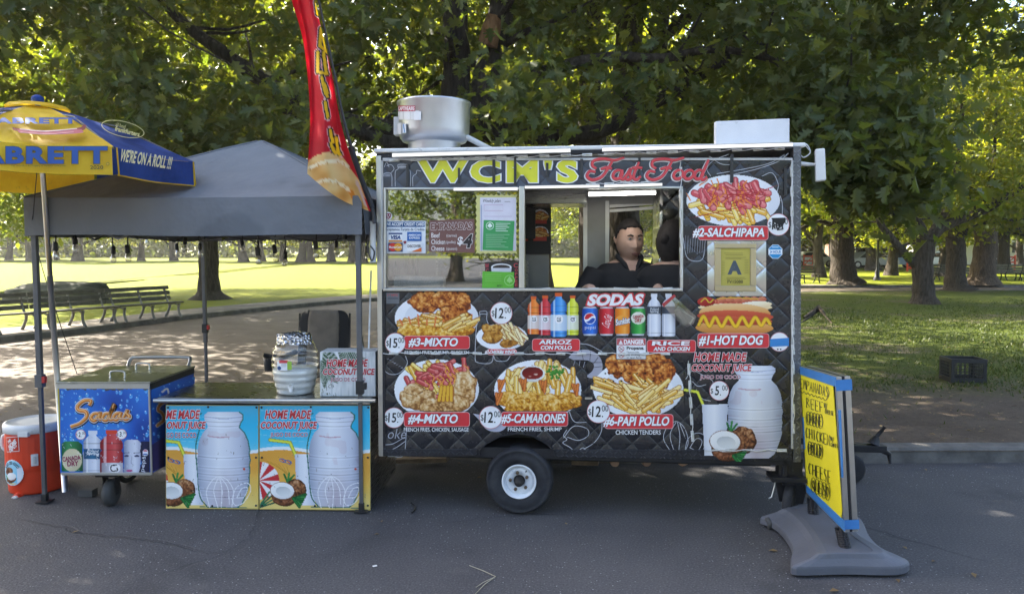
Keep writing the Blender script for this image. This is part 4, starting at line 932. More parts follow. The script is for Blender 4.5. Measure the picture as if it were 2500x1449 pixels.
sk += [wline([(1640, 1105), (1620, 1070), (1630, 1040), (1652, 1028), (1672, 1046), (1680, 1080), (1668, 1108)]), wline([(1650, 1030), (1636, 1062), (1648, 1108)]), wline([(1654, 1030), (1660, 1066), (1656, 1108)]), wline([(1660, 1034), (1674, 1070)]), wline([(1672, 1100), (1680, 1070), (1702, 1056), (1722, 1066), (1716, 1098), (1694, 1112), (1672, 1100)]), wline([(1684, 1092), (1700, 1070), (1714, 1076), (1704, 1098), (1684, 1092)]), wline([(1674, 925), (1690, 905), (1716, 915), (1740, 930), (1736, 950)]), wline([(1700, 950), (1714, 972), (1735, 978)]), wline([(1690, 930), (1704, 942), (1724, 938)])]
clus = []
for it in sk:                               # strokes that touch belong to one drawing
    p_ = np.array(it[0]); bb = [p_[:, 0].min() - 7, p_[:, 1].min() - 7, p_[:, 0].max() + 7, p_[:, 1].max() + 7]; hit = [c_ for c_ in clus if not (c_[0][2] < bb[0] or bb[2] < c_[0][0] or c_[0][3] < bb[1] or bb[3] < c_[0][1])]
    new = [bb, [it]]
    for c_ in hit: clus.remove(c_); new = [[min(new[0][0], c_[0][0]), min(new[0][1], c_[0][1]), max(new[0][2], c_[0][2]), max(new[0][3], c_[0][3])], c_[1] + new[1]]
    clus.append(new)
for _, items in clus: sketch(items).build('line_drawing', tr)
a = art(base=.004); a.text('oke', 948, 1046, 992, 1070, 'aeb0b8', -.01, .2); a.build('cup_lettering', tr)
# shrimp and spoon shapes printed pale
a = art(base=.0016); a.shape(spl([(1388, 872), (1402, 858), (1430, 853), (1456, 862), (1470, 884), (1468, 908), (1450, 922), (1432, 918), (1446, 905), (1450, 890), (1438, 880), (1420, 878), (1400, 878)], 4), 'a9a8b4')
for p in ([(1420, 855), (1424, 878)], [(1442, 858), (1440, 880)], [(1460, 872), (1448, 888)], [(1469, 894), (1450, 896)]): a.line(p, 1.3, '3a3b44')
for p in ([(1404, 880), (1400, 892)], [(1416, 880), (1414, 892)], [(1428, 882), (1424, 896)]): a.line(p, 1.1, 'a9a8b4')
a.build('shrimp_print', tr); a = art(base=.0016); a.shape(spl([(1155, 1009), (1178, 1012), (1200, 1010), (1232, 1024), (1236, 1040), (1222, 1052), (1200, 1052), (1184, 1044), (1172, 1026)], 4), 'b4b4c4'); a.build('spoon_print', tr)

# plates of food
def plate(x0, y0, x1, y1, fn, label_=None): 
    c = Canvas(x0, y0, x1, y1, 1.35); fn(c); return c.mesh('plate_picture', MT, tr, .0028, label_)
def p3(c):
    c.plate(1066, 776, 103, 62)
    c.fries(1070, 785, 82, 18, 60, 44, 8, (-.45, .35))
    for i in range(9): c.stroke([(985 + 19 * i, 796), (976 + 22 * i, 780 - (i % 3) * 6)], 4, 'e0793c')
    for x, y, r in ((1000, 806, 30), (1045, 810, 34), (1090, 812, 32), (1130, 806, 28)): c.crumb(x, y, r, 15, ('a05a10', 'cf8a20', 'e3a838', 'f0c562', 'f7dc92'))
    c.crumb(1110, 752, 38, 38); c.crumb(1042, 735, 44, 26); c.crumb(1085, 728, 40, 22); c.crumb(1130, 735, 18, 24)
    c.fries(1130, 786, 32, 16, 16, 46, 7, (-.6, -.2)); c.A &= (c.Y < 826)
plate(960, 703, 1172, 842, p3)
def pw(c):
    c.plate(1225, 822, 63, 33); c.fries(1248, 812, 26, 20, 34, 36, 6, (.5, 1.2), ('efe2ae', 'e6cf86', 'f4ecc4'))
    for x, y, rx, ry in ((1190, 802, 16, 12), (1203, 822, 26, 18), (1240, 838, 22, 10), (1212, 800, 14, 9)): c.crumb(x, y, rx, ry, ('7a4a14', 'b27425', 'd09a45', 'e3bb6c'))
plate(1160, 786, 1290, 857, pw)
def p4(c):
    c.plate(1066, 950, 104, 74)
    c.fries(1062, 920, 55, 26, 30, 44, 9, (.5, 1.4), ('f2cf52', 'e9b63a', 'f7dd72'))
    q = random.Random(4)
    for _ in range(30): c.sausage(q.gauss(1066, 34), q.gauss(913, 16), q.uniform(18, 30), 10, q.uniform(-1, 1.6))
    for _ in range(16): x, y = q.gauss(1066, 36), q.gauss(912, 16); c.stroke(spl([(x, y), (x + 10, y + 9), (x + 6, y + 20), (x + 16, y + 30)], 4), 2.2, 'e8a03c')
    pal = ('8a5a2c', 'bd8a4e', 'd8ad74', 'e8c896', 'f2dfba')
    for x, y, rx, ry in ((1020, 972, 44, 28), (1062, 990, 40, 20), (1135, 945, 30, 40), (1110, 985, 40, 22), (1010, 950, 24, 14)): c.crumb(x, y, rx, ry, pal, 0, .3)
    for i in range(4): c.stroke([(1078 + 8 * i, 944), (1072 + 10 * i, 976)], 7, 'e9b43a', 'b0641c')
    c.A &= (c.Y < 1010)
plate(958, 872, 1176, 1030, p4)
def p5(c):
    c.plate(1313, 952, 107, 75); q = random.Random(5)
    c.fries(1345, 925, 62, 26, 26, 52, 12, (1.1, 1.9), ('efc65e', 'e3ad42', 'f6da86')); c.fries(1260, 935, 40, 20, 18, 48, 11, (1.2, 2.2), ('efc65e', 'e3ad42', 'f6da86'))
    for _ in range(40): c.ell(1353 + q.gauss(0, 10), 908 + q.gauss(0, 6), 3.5, 3, ['1f5a1c', '3f8a2c', '6fb04a'])
    c.ell(1300, 912, 30, 20, ['b9b4ae', 'f0eee8', 'fbfbf8'], 0, 0, .2, -.6); c.ell(1300, 910, 26, 15.5, ['4f100e', '7d1c18', '8f2a20'], 0, 0, .3, .6); c.ell(1308, 913, 5, 2, 'd8b0a0'); c.ell(1294, 918, 3, 1.5, 'c89080')
    for x, y in ((1240, 975), (1290, 978), (1340, 980), (1390, 976), (1265, 990), (1320, 995), (1365, 990)): c.crumb(x, y, 34, 20, ('9a5a12', 'cc8a24', 'e0a63e', 'eec068', 'f6d893'))
    for x, y, s_ in ((1224, 940, -1), (1276, 938, 1), (1325, 942, 1), (1404, 950, 1), (1218, 972, -1)):
        for k in (-6, 0, 7): c.stroke([(x + s_ * 4, y + 14), (x + k, y - 10 - abs(k) * .3)], 5, 'dd7f3a', 'a04a18')
    c.A &= (c.Y < 1010)
plate(1202, 870, 1424, 1030, p5)
def p6(c):
    c.plate(1558, 948, 111, 72); c.crumb(1540, 895, 52, 32); c.crumb(1600, 905, 44, 46); c.crumb(1505, 890, 26, 26); c.crumb(1580, 880, 50, 20); c.crumb(1560, 915, 40, 30)
    c.fries(1545, 965, 74, 34, 46, 62, 9.5, (.1, 1.0)); c.fries(1605, 970, 40, 26, 20, 64, 9.5, (-.8, -.2)); c.fries(1480, 945, 30, 14, 10, 56, 9, (.2, .6))
    for r in (911, 930):
        for i in range(8): c.ell(1478 + i * 19.4, r, 2.1, 2.1, '15110e')
plate(1442, 862, 1674, 1024, p6)
def p2(c):
    c.plate(1790, 489, 115, 63); q = random.Random(2)
    c.fries(1790, 500, 84, 32, 52, 52, 11, (-.3, 1.2), ('f3cb4c', 'eab23a', 'f8dc74', 'f0b84a'))
    for _ in range(38):
        t = q.uniform(0, 6.28); d = math.sqrt(q.random()); c.sausage(1790 + 82 * d * math.cos(t), 478 + 30 * d * math.sin(t), q.uniform(18, 34), 14, q.uniform(.1, 1.5), ('9a2c34', 'd4555c', 'ee9a98'))
    for _ in range(22):
        x, y = q.gauss(1790, 42), q.gauss(478, 20); c.stroke(spl([(x, y - 12), (x + q.uniform(-9, 9), y), (x + q.uniform(-16, 16), y + 14)], 4), 3, 'e98a34')
    for _ in range(12): c.stroke([(q.gauss(1790, 50), q.gauss(478, 20)), (q.gauss(1790, 50), q.gauss(486, 20))], 2, 'b0262a')
plate(1672, 424, 1908, 556, p2)
def hot(c):
    c.crumb(1790, 742, 72, 16, ('7a1c18', 'a8342a', 'c85a42', 'd98a6a'), 0, .1); c.ell(1795, 750, 92, 10, ['c08a4a', 'f0d8a8', 'fbf2dc'], 0, 0, 0, -.8)
    for i in range(6): c.ell(1765 + 19 * i, 730, 12, 7, ['8a3020', 'd07a58', 'e0a080'])
    c.ell(1724, 736, 22, 12, ['6f1412', 'a82622', 'c84a3c']); c.stroke(spl([(1712, 736), (1722, 728), (1732, 738), (1742, 730)], 5), 3, 'd9b83a'); c.stroke(spl([(1750, 729), (1790, 726), (1850, 730)], 5), 3, 'd8a636')
    c.ell(1842, 745, 44, 10, ['d9b070', 'f6e6c2', 'fffaf0'], -.08)
    c.ell(1794, 764, 88, 24, ['a85c24', 'd08a42', 'e5b06e', 'f0cc98'], .02, 0, -.2, -1.0); c.ell(1795, 772, 94, 15, ['8e2c1c', 'c24a30', 'd9714a'], .02, 0, 0, -.7)
    c.ell(1793, 800, 96, 19, ['b3672a', 'd9974c', 'eebf80'], .01, 0, 0, -.9); c.ell(1795, 783, 92, 11, ['8a2418', 'bb4830', 'd8704c'], .01, 0, 0, -.6)
    c.stroke(spl([(1706, 792), (1718, 772), (1732, 796), (1746, 774), (1762, 797), (1778, 774), (1796, 797), (1812, 774), (1828, 796), (1844, 774), (1858, 794), (1870, 778), (1880, 790)], 6), 6.5, 'f0c22c', 'b98312')
plate(1692, 722, 1892, 818, hot)
# drinks
def bottle(c, x, y0, y1, w, body, capc, lab, water=False):
    h = y1 - y0; mc_ = (np.abs(c.X - x) < w * .24) & (c.Y > y0) & (c.Y < y0 + h * .085); c.fill(mc_, capc)
    sh = [(x - w * .20, y0 + h * .085), (x - w * .21, y0 + h * .13), (x - w * .40, y0 + h * .20), (x - w * .49, y0 + h * .27), (x - w * .5, y0 + h * .40), (x - w * .43, y0 + h * .455), (x - w * .5, y0 + h * .51), (x - w * .5, y1 - 4), (x - w * .42, y1)]
    P = sh + [(2 * x - a_, b_) for a_, b_ in sh[::-1]]; m = c.inpoly(P); t = (c.X - x) / w + .5; c.fill(m, c.ramp(t, body))
    if lab:
        m2 = m & (c.Y > y0 + h * .50) & (c.Y < y0 + h * .86); c.fill(m2, c.ramp(t, lab))
    for yy in (.30, .44, .92): m3 = m & (np.abs(c.Y - y0 - h * yy) < 1.0); c.C[m3] *= .8
    c.C[m & (np.abs(c.X - x + w * .28) < w * .05)] = c.C[m & (np.abs(c.X - x + w * .28) < w * .05)] * .4 + .58
def drinks(c):
    for x, y0, y1, w, b_, l_ in ((1303, 722, 816, 30, ('b8400c', 'f07a24', 'f79a4c', 'c8500f'), ('c9b9ae', 'e8ded8', 'c8b4a8')), (1331, 720, 818, 31, ('7d0f16', 'd02a30', 'e2525a', '8f1420'), ('c9c2c4', 'ead9dc', 'c9b0b4')), (1398, 720, 818, 31, ('98a80c', 'd8e02c', 'eaf06a', 'a8b010'), ('c9d0c0', 'eaeed8', 'c4c8a8')), (1364, 714, 822, 40, ('0c4f9c', '2a86d8', '6ab4f0', '1258a8'), ('b9ccd8', 'dfe9f0', 'a8c0d8'))):
        bottle(c, x, y0, y1, w, b_, 'e2622a', l_); c.ell(x + 1, y0 + (y1 - y0) * .6, w * .24, w * .27, 'f4f4f4'); c.stroke(spl([(x + 5, y0 + (y1 - y0) * .57), (x - 3, y0 + (y1 - y0) * .57), (x - 3, y0 + (y1 - y0) * .64), (x + 4, y0 + (y1 - y0) * .64), (x + 4, y0 + (y1 - y0) * .605), (x, y0 + (y1 - y0) * .605)], 3), 1.8, '1a1a1a')
c = Canvas(1286, 712, 1418, 824, 1.1); drinks(c); c.mesh('bottle_picture', MT, tr, .0028)
c = Canvas(1418, 744, 1580, 822, 1.1)
for i, (x0, x1, cols) in enumerate(((1421, 1459, ('0c2f78', '1f5fc0', '3a7fe0', '0f3a8c')), (1462, 1499, ('7d0a14', 'cf1f2c', 'e04650', '8f0f1c')), (1501, 1538, ('c85a08', 'f08c1c', 'f8ac4c', 'd06a0c')), (1540, 1576, ('0c5a28', '2a9a3c', '5ab85a', '12662c')))):
    w = x1 - x0; m = c.inpoly([(x0 + 4, 748), (x1 - 4, 748), (x1, 755), (x1, 811), (x1 - 4, 819), (x0 + 4, 819), (x0, 811), (x0, 755)]); t = (c.X - x0) / w; c.fill(m, c.ramp(t, cols)); c.fill(m & (c.Y < 752), c.ramp(t, ('8a8f98', 'd9dce0', 'a8acb4'))); c.fill(m & (c.Y > 815), c.ramp(t, ('8a8f98', 'd9dce0', 'a8acb4')))
    if i == 2: c.ell(1520, 783, 19, 14, ['f08c1c', 'f8b04c']); 
    if i == 3: c.ell(1558, 776, 17, 15, ['d8dcc8', 'f0f0e0'])
c.ell(1440, 777, 14, 14, 'f2f2f4'); m, r, u, v = c.inell(1440, 777, 12.6, 12.6); c.fill(m & (v < -.15 - .35 * np.sin(u * 2.4)), 'd02a34'); c.fill(m & (v > .25 - .35 * np.sin(u * 2.4)), '1f4fae')
c.mesh('can_picture', MT, tr, .0028)
c = Canvas(1576, 712, 1652, 824, 1.1)
for x in (1597, 1632): bottle(c, x, 716, 821, 34, ('9aa0b0', 'd8dce6', 'f0f2f6', 'a8aebc'), 'e6e8ee', None); c.fill((np.abs(c.X - x) < 17) & (np.abs(c.Y - 757) < 9), c.ramp((c.X - x) / 34 + .5, ('2c3440', '5a6470', '343c48')))
c.mesh('bottle_picture', MT, tr, .0028)
a = art(base=.0036); a.text('pepsi', 1428, 795, 1454, 805, 'e8eef8', -.005); a.text('Coca-Cola', 1467, 772, 1497, 792, 'f6e8e8', .0, .3, -1.25); a.text('Sunkist', 1503, 776, 1538, 791, 'f4f0e8', .03, .2, -.2, [('1f3f8c', .05)]); a.text('CANADA', 1545, 768, 1572, 776, 'b02a34', .03, 0, -.1); a.text('DRY', 1550, 777, 1567, 786, 'b02a34', .03)
a.text('Poland', 1588, 751, 1608, 757, 'e8eaee', .0); a.text('Spring', 1587, 757, 1608, 764, 'e8eaee', .01); a.build('drink_lettering', tr)
a = art(base=.003); a.text('SODAS', 1436, 717, 1570, 746, 'f4f2f2', .05, .3, -.01, [('b83038', .09), ('d8444a', .06)]); a.build('menu_lettering', tr)
for q in ((986, 819, 1147, 852, '#3-MIXTO', 998, 824, 1118, 847), (986, 1005, 1147, 1041, '#4-MIXTO', 997, 1010, 1118, 1035), (1224, 1004, 1387, 1040, '#5-CAMARONES', 1225, 1009, 1380, 1034), (1476, 1010, 1644, 1046, '#6-PAPI POLLO', 1474, 1015, 1634, 1041), (1188, 851, 1262, 866, '#7-CHICKEN WINGS', 1184, 854, 1258, 864), (1299, 826, 1416, 857, 'ARROZ/CON POLLO', 1316, 829, 1396, 855), (1579, 829, 1699, 860, 'RICE/AND CHICKEN', 1592, 832, 1684, 858), (1704, 551, 1876, 586, '#2-SALCHIPAPA', 1692, 556, 1868, 580), (1703, 813, 1878, 849, '#1-HOT DOG', 1707, 818, 1862, 844)): label(tr, *q)
for t, *q in (('FRENCH FRIES, SHRIMP, CHICKEN', 988, 856, 1145, 865), ('FRENCH FRIES, CHICKEN, SAUSAGE', 986, 1043, 1144, 1054), ('FRENCH FRIES, SHRIMP', 1240, 1042, 1371, 1053), ('CHICKEN TENDERS', 1503, 1049, 1613, 1060)): a = art(base=.003); a.text(t, *q, 'eeeeee', .008); a.build('menu_lettering', tr)
for q in ((965, 837, 25, '15'), (962, 1019, 25, '15'), (1224, 764, 27, '12'), (1198, 1018, 28, '12'), (1461, 1004, 28, '12'), (1756, 953, 24, '5')): price(tr, *q)
price(tr, 1900, 548, 27, '10', scr=True)
a = art(base=.004); a.ell(1903, 834, 23.5, 23.5, 'd9a0a0'); a.ell(1903, 834, 22, 22, 'eeeeee'); a.shape([(1880, 827), (1926, 824), (1926, 844), (1880, 846)], '3a84c4'); a.ell(1899, 852, 2, 2, '222222', 8); a.ell(1906, 852, 2, 2, '222222', 8); a.build('price_sticker', tr)
a = art(base=.005); a.rrect(1504, 824, 1578, 877, 2, '55565c'); a.rrect(1505.5, 825.5, 1576.5, 875.5, 1.5, 'ececec'); a.rrect(1506, 826, 1576, 842, 1, 'c05a5e'); a.text('DANGER', 1523, 828, 1573, 840, 'f4f0f0', .05); a.shape([(1510, 840), (1521, 840), (1515.5, 829)], 'f0e8e8'); a.text('Propane.', 1530, 845, 1573, 855, '222222', .03); a.text('Flammable.', 1530, 857, 1562, 862, '3a3a3a', .01); a.text('No smoking', 1530, 863, 1562, 869, '3a3a3a', .01); a.text('or open flame', 1530, 870, 1566, 875, '3a3a3a', .01)
for y in (851, 866): a.ell(1517, y, 7, 7, 'b8484c', 20); a.ell(1517, y, 5.6, 5.6, 'ececec', 20); a.line([(1513, y - 4), (1521, y + 4)], 1.4, 'b8484c'); a.line([(1514, y + 2), (1520, y - 1)], 1.6, '333333')
a.build('danger_sign', tr)
a = art(base=.003); a.shape([(943, 714), (975, 714), (975, 741), (943, 741)], '6d7074'); a.text('I * NYC', 946, 717, 972, 723, 'c24a52', .02); a.line([(947, 728), (972, 728)], 3, '50545a'); a.build('sticker', tr)
# service hatch door lines and latch
b = MB()
for p in ([(1433, 884), (1433, 1081)], [(1433, 884), (1670, 884)], [(1670, 884), (1673, 1082)], [(1433, 1081), (1673, 1082)], [(935, 1003), (1425, 1003)]):
    P = [MT(x, y, .0015) for x, y in p]; b.tube(P, .0022, m_int, 4)
tb(b, 1424, 965, 1452, 976, .012, .001, m_dark); tb(b, 1428, 968, 1446, 973, .016, .011, m_alu); b.build('side_hatch', tr)
# health grade: steel plate, gold frame, paper with an A
b = MB(); tb(b, 1727, 588, 1870, 722, .004, .001, m_steelq); b.build('steel_plate', tr)
gold = steel('brass_frame', (.62, .53, .34), .35); b = MB()
for r in ((1744, 594, 1845, 606), (1744, 697, 1845, 711), (1744, 606, 1759, 697), (1831, 606, 1845, 697)): tb(b, *r, .016, .005, gold)
gf = b.build('grade_frame', tr, .003)
a = art(base=.008); a.shape([(1759, 606), (1831, 606), (1831, 697), (1759, 697)], 'bdb052'); a.text('A', 1776, 636, 1811, 670, '4a545e', .06)
for y in (618, 622, 628, 631, 677, 680): a.line([(1768 + (y % 3) * 3, y), (1822 - (y % 4) * 4, y)], 1, '8a8140')
for i in range(9): a.line([(1763, 638 + i * 4), (1770, 638 + i * 4)], 1, '9a9048'); a.line([(1818, 634 + i * 4), (1827, 634 + i * 4)], 1, '9a9048')
a.text('FV15088', 1776, 683, 1814, 691, '5a5630', .02); a.build('grade_card', tr)
a = art(base=.003); o8 = lambda r: [(1893 + r * math.cos(R(22.5 + 45 * i)), 614 + r * math.sin(R(22.5 + 45 * i))) for i in range(8)]; a.shape(o8(18.5), 'dfe8ee'); a.shape(o8(17), '2f92cc'); a.shape([(1877, 609), (1909, 609), (1909, 620), (1877, 620)], 'eef4f8'); a.text('24 HOUR', 1879, 611, 1907, 618, '2f80b8', .03); a.line([(1885, 603), (1901, 603)], 2.4, 'bfe0f0'); a.build('alarm_sticker', tr)

# coconut juice artwork, used on the trailer, the counter and the box sign
def jar(c, x0, y0, x1, y1, vine=True):
    w, h = x1 - x0, y1 - y0; cx = (x0 + x1) / 2
    sh = [(.20, 0), (.13, .03), (.13, .075), (.18, .12), (.20, .16), (.10, .22), (.035, .30), (.0, .40), (.015, .44), (-.01, .50), (.01, .55), (0, .62), (.015, .68), (.01, .74), (.05, .82), (.10, .90), (.15, .96), (.24, 1)]
    P = [(x0 + a_ * w, y0 + b_ * h) for a_, b_ in sh]; P = P + [(2 * cx - a_, b_) for a_, b_ in P[::-1]]; m = c.inpoly(P); t = (c.X - x0) / w; k = (c.Y - y0) / h
    col = c.ramp(t, ('98a1b6', 'ced3df', 'e8ebf1', 'dde0e9', 'c4cad9', '8f99b0')); milk = ((.75 - np.abs(t - .52) * 1.6).clip(0, 1) * ((k - .55) / .3).clip(0, 1))[..., None]
    col = col * (1 - .8 * milk) + H('a08f9c') * .8 * milk
    for yy in (.04, .085, .13, .46, .57, .64, .70, .80, .87): d = np.abs(k - yy - .022 * (1 - (2 * t - 1) ** 2)); col = col - (.10 * np.exp(-(d / .007) ** 2) * (.5 + vnoise(c.X, c.Y, 16, 5)))[..., None] + (.07 * np.exp(-((d - .012) / .006) ** 2))[..., None]
    s_ = vnoise(c.X, c.Y, 20, 8); col = col - (.08 * (s_ > .72) * (k > .2) * (k < .55))[..., None] * np.array([.3, .6, .6])
    c.fill(m, np.clip(col, 0, 1)); c.stroke(spl([(cx - w * .30, y0 + h * .05), (cx, y0 + h * .075), (cx + w * .30, y0 + h * .05)], 5), 1.8, 'b4bcd4'); c.stroke(spl([(cx - w * .30, y0 + h * .25), (cx - w * .1, y0 + h * .265), (cx + w * .1, y0 + h * .26)], 5), 3, 'c4a4b0')
    return P
def tumbler(c, x0, y0, x1, y1):
    w = x1 - x0; m = c.inpoly([(x0, y0), (x1, y0 - 1), (x1 - w * .06, y1), (x0 + w * .10, y1)]); t = (c.X - x0) / w; c.fill(m, c.ramp(t, ('c4c9d6', 'e2e5ec', 'eceef3', 'd4d9e4', 'bcc3d2')))
def coco(c, x, y, s=1.0):
    for k, (col, L) in enumerate((('1f6a34', 26), ('3a8a44', 30), ('2a7a3c', 24))): c.stroke([(x + 12, y - 20), (x + 4 + k * 12, y - 20 - L * s)], 5, col)
    c.crumb(x + 46 * s, y - 2 * s, 36 * s, 37 * s, ('3a2012', '6a3e24', '8f5a38', 'b07e54', 'cfa27a'), 0, .12)
    c.crumb(x + 6 * s, y + 20 * s, 44 * s, 34 * s, ('4a2a18', '7d4a2c', 'a0684a', 'bc8a66'), 0, .08)
    c.ell(x, y + 2 * s, 43 * s, 31 * s, ['6a4028', '8a5a3c'], .1); c.ell(x - 1 * s, y + 1 * s, 40 * s, 28 * s, ['cfd0d2', 'f2f2f0', 'fafaf8'], .1); c.ell(x + 2 * s, y + 3 * s, 25 * s, 16 * s, ['b0b4b8', 'd9dbda', 'eceeec'], .1, 0, .3, .6)
def leaves_(c, x, y):
    for k in range(6): c.stroke([(x, y), (x + 30 - k * 3, y - 10 + k * 6)], 4.5, ('1f6a34', '3f944a', '2a7a3c')[k % 3], '14502a')
def straw(c, pts): c.stroke(pts, 5.4, 'dfe04a', '8a9a2c')
c = Canvas(1664, 888, 1916, 1126, 1.35); straw(c, [(1672, 951), (1703, 956), (1722, 1000)]); jar(c, 1776, 891, 1911, 1118); tumbler(c, 1713, 986, 1777, 1112); coco(c, 1771, 1076, .92); leaves_(c, 1790, 1112); c.mesh('coconut_juice_picture', MT, tr, .014)
def title(mp, dx=0, dy=0, base=.0165, parent=None, sc=1.0, name='menu_lettering', xmin=None):
    a = Art(mp, base, .0004); o = [('f2eeee', .042)]
    X = lambda x: x * sc + dx; Y = lambda y: y * sc + dy
    a.text('HOME MADE', X(1695), Y(860), X(1822), Y(882), 'bf2f38', .036, .16, 0, o); a.text('COCONUT JUICE', X(1688), Y(888), X(1834), Y(911), 'bf2f38', .036, .16, 0, o); a.text('JUGO DE COCO', X(1709), Y(915), X(1808), Y(927), 'a83a52', .012, 0, 0, o)
    return a.build(name, parent) if xmin is None else a
title(MT, 0, 0, .0165, tr)

# papers taped to the closed pane
MG = lambda x, y, off=0: MT(x, y, off - .018)
a = Art(MG, .001); a.shape([(938, 539), (1039, 539), (1039, 618), (938, 618)], 'e9edf2'); a.shape([(940, 541), (1037, 541), (1037, 554), (940, 554)], '1f4f80'); a.text('WE ACCEPT CREDIT CARD', 942, 543, 1036, 551, 'f2f4f6', .03); a.text('Aceptamos Tarjeta de Credito', 941, 556, 1036, 565, '2a4464', .008)
a.shape([(949, 568), (982, 568), (982, 590), (949, 590)], 'f4f4f4'); a.shape([(949, 568), (982, 568), (982, 572), (949, 572)], '24427c'); a.shape([(949, 586), (982, 586), (982, 590), (949, 590)], 'd88a34'); a.text('VISA', 953, 574, 979, 584, '24427c', .05, .2)
a.shape([(994, 566), (1029, 566), (1029, 588), (994, 588)], '2a66b0'); a.text('AMERICAN', 997, 571, 1027, 576, 'eef2f8', .03); a.text('EXPRESS', 999, 578, 1025, 583, 'eef2f8', .03)
a.shape([(948, 592), (983, 592), (983, 614), (948, 614)], '3c4468'); a.ell(959, 603, 10, 10, 'd8342c'); a.ell(972, 603, 10, 10, 'eaa02c'); a.text('MasterCard', 950, 600, 981, 606, 'f6f2ee', .02)
a.shape([(994, 592), (1029, 592), (1029, 614), (994, 614)], 'f2f2f2'); a.text('DISCOVER', 995, 597, 1028, 604, '2a2a2a', .03); a.shape([(1029, 604), (1029, 614), (1004, 614)], 'e0702c'); a.shape([(985, 588), (992, 588), (992, 592), (988.5, 596), (985, 592)], '8c3040'); a.build('card_sign', tr)
a = Art(MG, .001); a.ell(948, 527, 9.5, 9.5, 'e8e8ea'); a.shape(spl([(942, 521), (954, 521), (954, 529), (948, 535), (942, 529)], 3), '8c2f40')
for q in ((945, 525), (951, 525), (948, 530)): a.shape([(q[0] - 1.7, q[1] - 1.5), (q[0] + 1.7, q[1] - 1.5), (q[0] + 1.7, q[1] + 1.5), (q[0] - 1.7, q[1] + 1.5)], 'e8e0e0')
a.build('crest_sticker', tr)
a = Art(MG, .001); a.shape([(1048, 538), (1158, 534), (1159, 617), (1047, 614)], '7b5650'); a.text('EMPANADAS', 1052, 543, 1153, 561, '7b5650', .05, 0, -.015, [('efe6e2', .035)])
for t, y, x1, t2, xa, xb in (('Beef', 568, 1074, '(carne)', 1090, 1115), ('Chicken', 584, 1087, '(pollo)', 1090, 1112), ('Cheese', 600, 1085, '(queso)', 1090, 1116)): a.text(t, 1053, y, x1, y + 12, 'f0e8e4', .01); a.text(t2, xa, y + 3, xb, y + 12, 'f0e8e4', .0)
a.text('$', 1117, 577, 1130, 600, 'eae4e0', .03, .1); a.text('4', 1132, 571, 1153, 605, '2c2628', .05, .2, 0, [('f0e8e4', .03)]); a.build('empanada_sign', tr)
a = Art(MG, .001); sc_ = [(1161 + 102 * i / 16, 474 + (i % 2) * 3) for i in range(17)] + [(1263 - (i % 2) * 3, 476 + 143 * i / 20) for i in range(21)] + [(1262 - 102 * i / 16, 620 - (i % 2) * 3) for i in range(17)] + [(1161 + (i % 2) * 3, 619 - 143 * i / 20) for i in range(21)]
a.shape(sc_, 'd5cf86'); a.shape([(1172, 482), (1260, 482), (1260, 612), (1172, 612)], 'e2dee8'); a.text('Weekly plan', 1178, 486, 1222, 496, '2a2a30', .0, .3); a.line([(1232, 492), (1246, 492)], 1, '555555')
for p in ([(1182, 500), (1228, 500), (1228, 514), (1182, 514), (1182, 500)],): a.line(p, 1, 'c9a8c0')
a.line([(1182, 528), (1250, 528)], 1, 'c0b0c8'); a.line([(1175, 500), (1175, 612)], 2.4, 'a8b0c8'); a.shape([(1181, 537), (1256, 539), (1252, 612), (1178, 610)], '43a05c'); a.ell(1196, 551, 9.5, 9.5, 'e8f4ea'); a.ell(1196, 551, 8.2, 8.2, '43a05c'); a.shape(spl([(1196, 544), (1200, 548), (1202, 552), (1197, 555), (1196, 558), (1195, 555), (1190, 552), (1192, 548)], 2), 'e8f4ea')
for i in range(5): a.line([(1210, 545 + i * 4.6), (1246 - (i * 7) % 11, 545.5 + i * 4.6)], 1.8, 'cfe8d4')
for i in range(8): a.line([(1186, 572 + i * 4.4), (1244 - (i * 13) % 22, 572.6 + i * 4.4)], 1.2, '9fd0a8')
a.build('plan_sheet', tr)
a = Art(MG, .001); a.shape([(1184, 640), (1266, 640), (1266, 704), (1184, 704)], '2c2a2c'); a.ell(1224, 652, 25, 9, 'e4e4e4'); a.ell(1224, 652, 21, 6, '3c3430'); a.shape([(1199, 654), (1249, 654), (1244, 690), (1204, 690)], 'c9ccd2')
for y in (664, 668, 672): a.line([(1201, y), (1247, y)], 1.2, '56647c')
a.text('W', 1184, 643, 1194, 654, 'c24a52', .02); a.text('C', 1186, 656, 1193, 664, 'c24a52', .02); a.text('C', 1254, 642, 1264, 653, 'c24a52', .02)
for i in range(5): a.text('OFFEE'[i], 1257, 656 + i * 9, 1264, 663 + i * 9, 'c24a52', .02)
a.shape([(1178, 662), (1255, 664), (1254, 704), (1177, 704)], '66b83c'); a.ell(1244, 684, 13, 13, 'a0d884', 24); a.ell(1244, 684, 11.5, 11.5, '66b83c', 24); a.shape(spl([(1244, 674), (1249, 681), (1251, 686), (1245, 689), (1244, 693), (1243, 689), (1237, 686), (1239, 681)], 2), 'a0d884'); a.text('#21', 1213, 694, 1226, 700, '3a6a2c', .02)
for i in range(4): a.line([(1184, 670 + i * 5), (1224, 670 + i * 5)], 1, '8ccc68')
a.build('permit_sheet', tr)
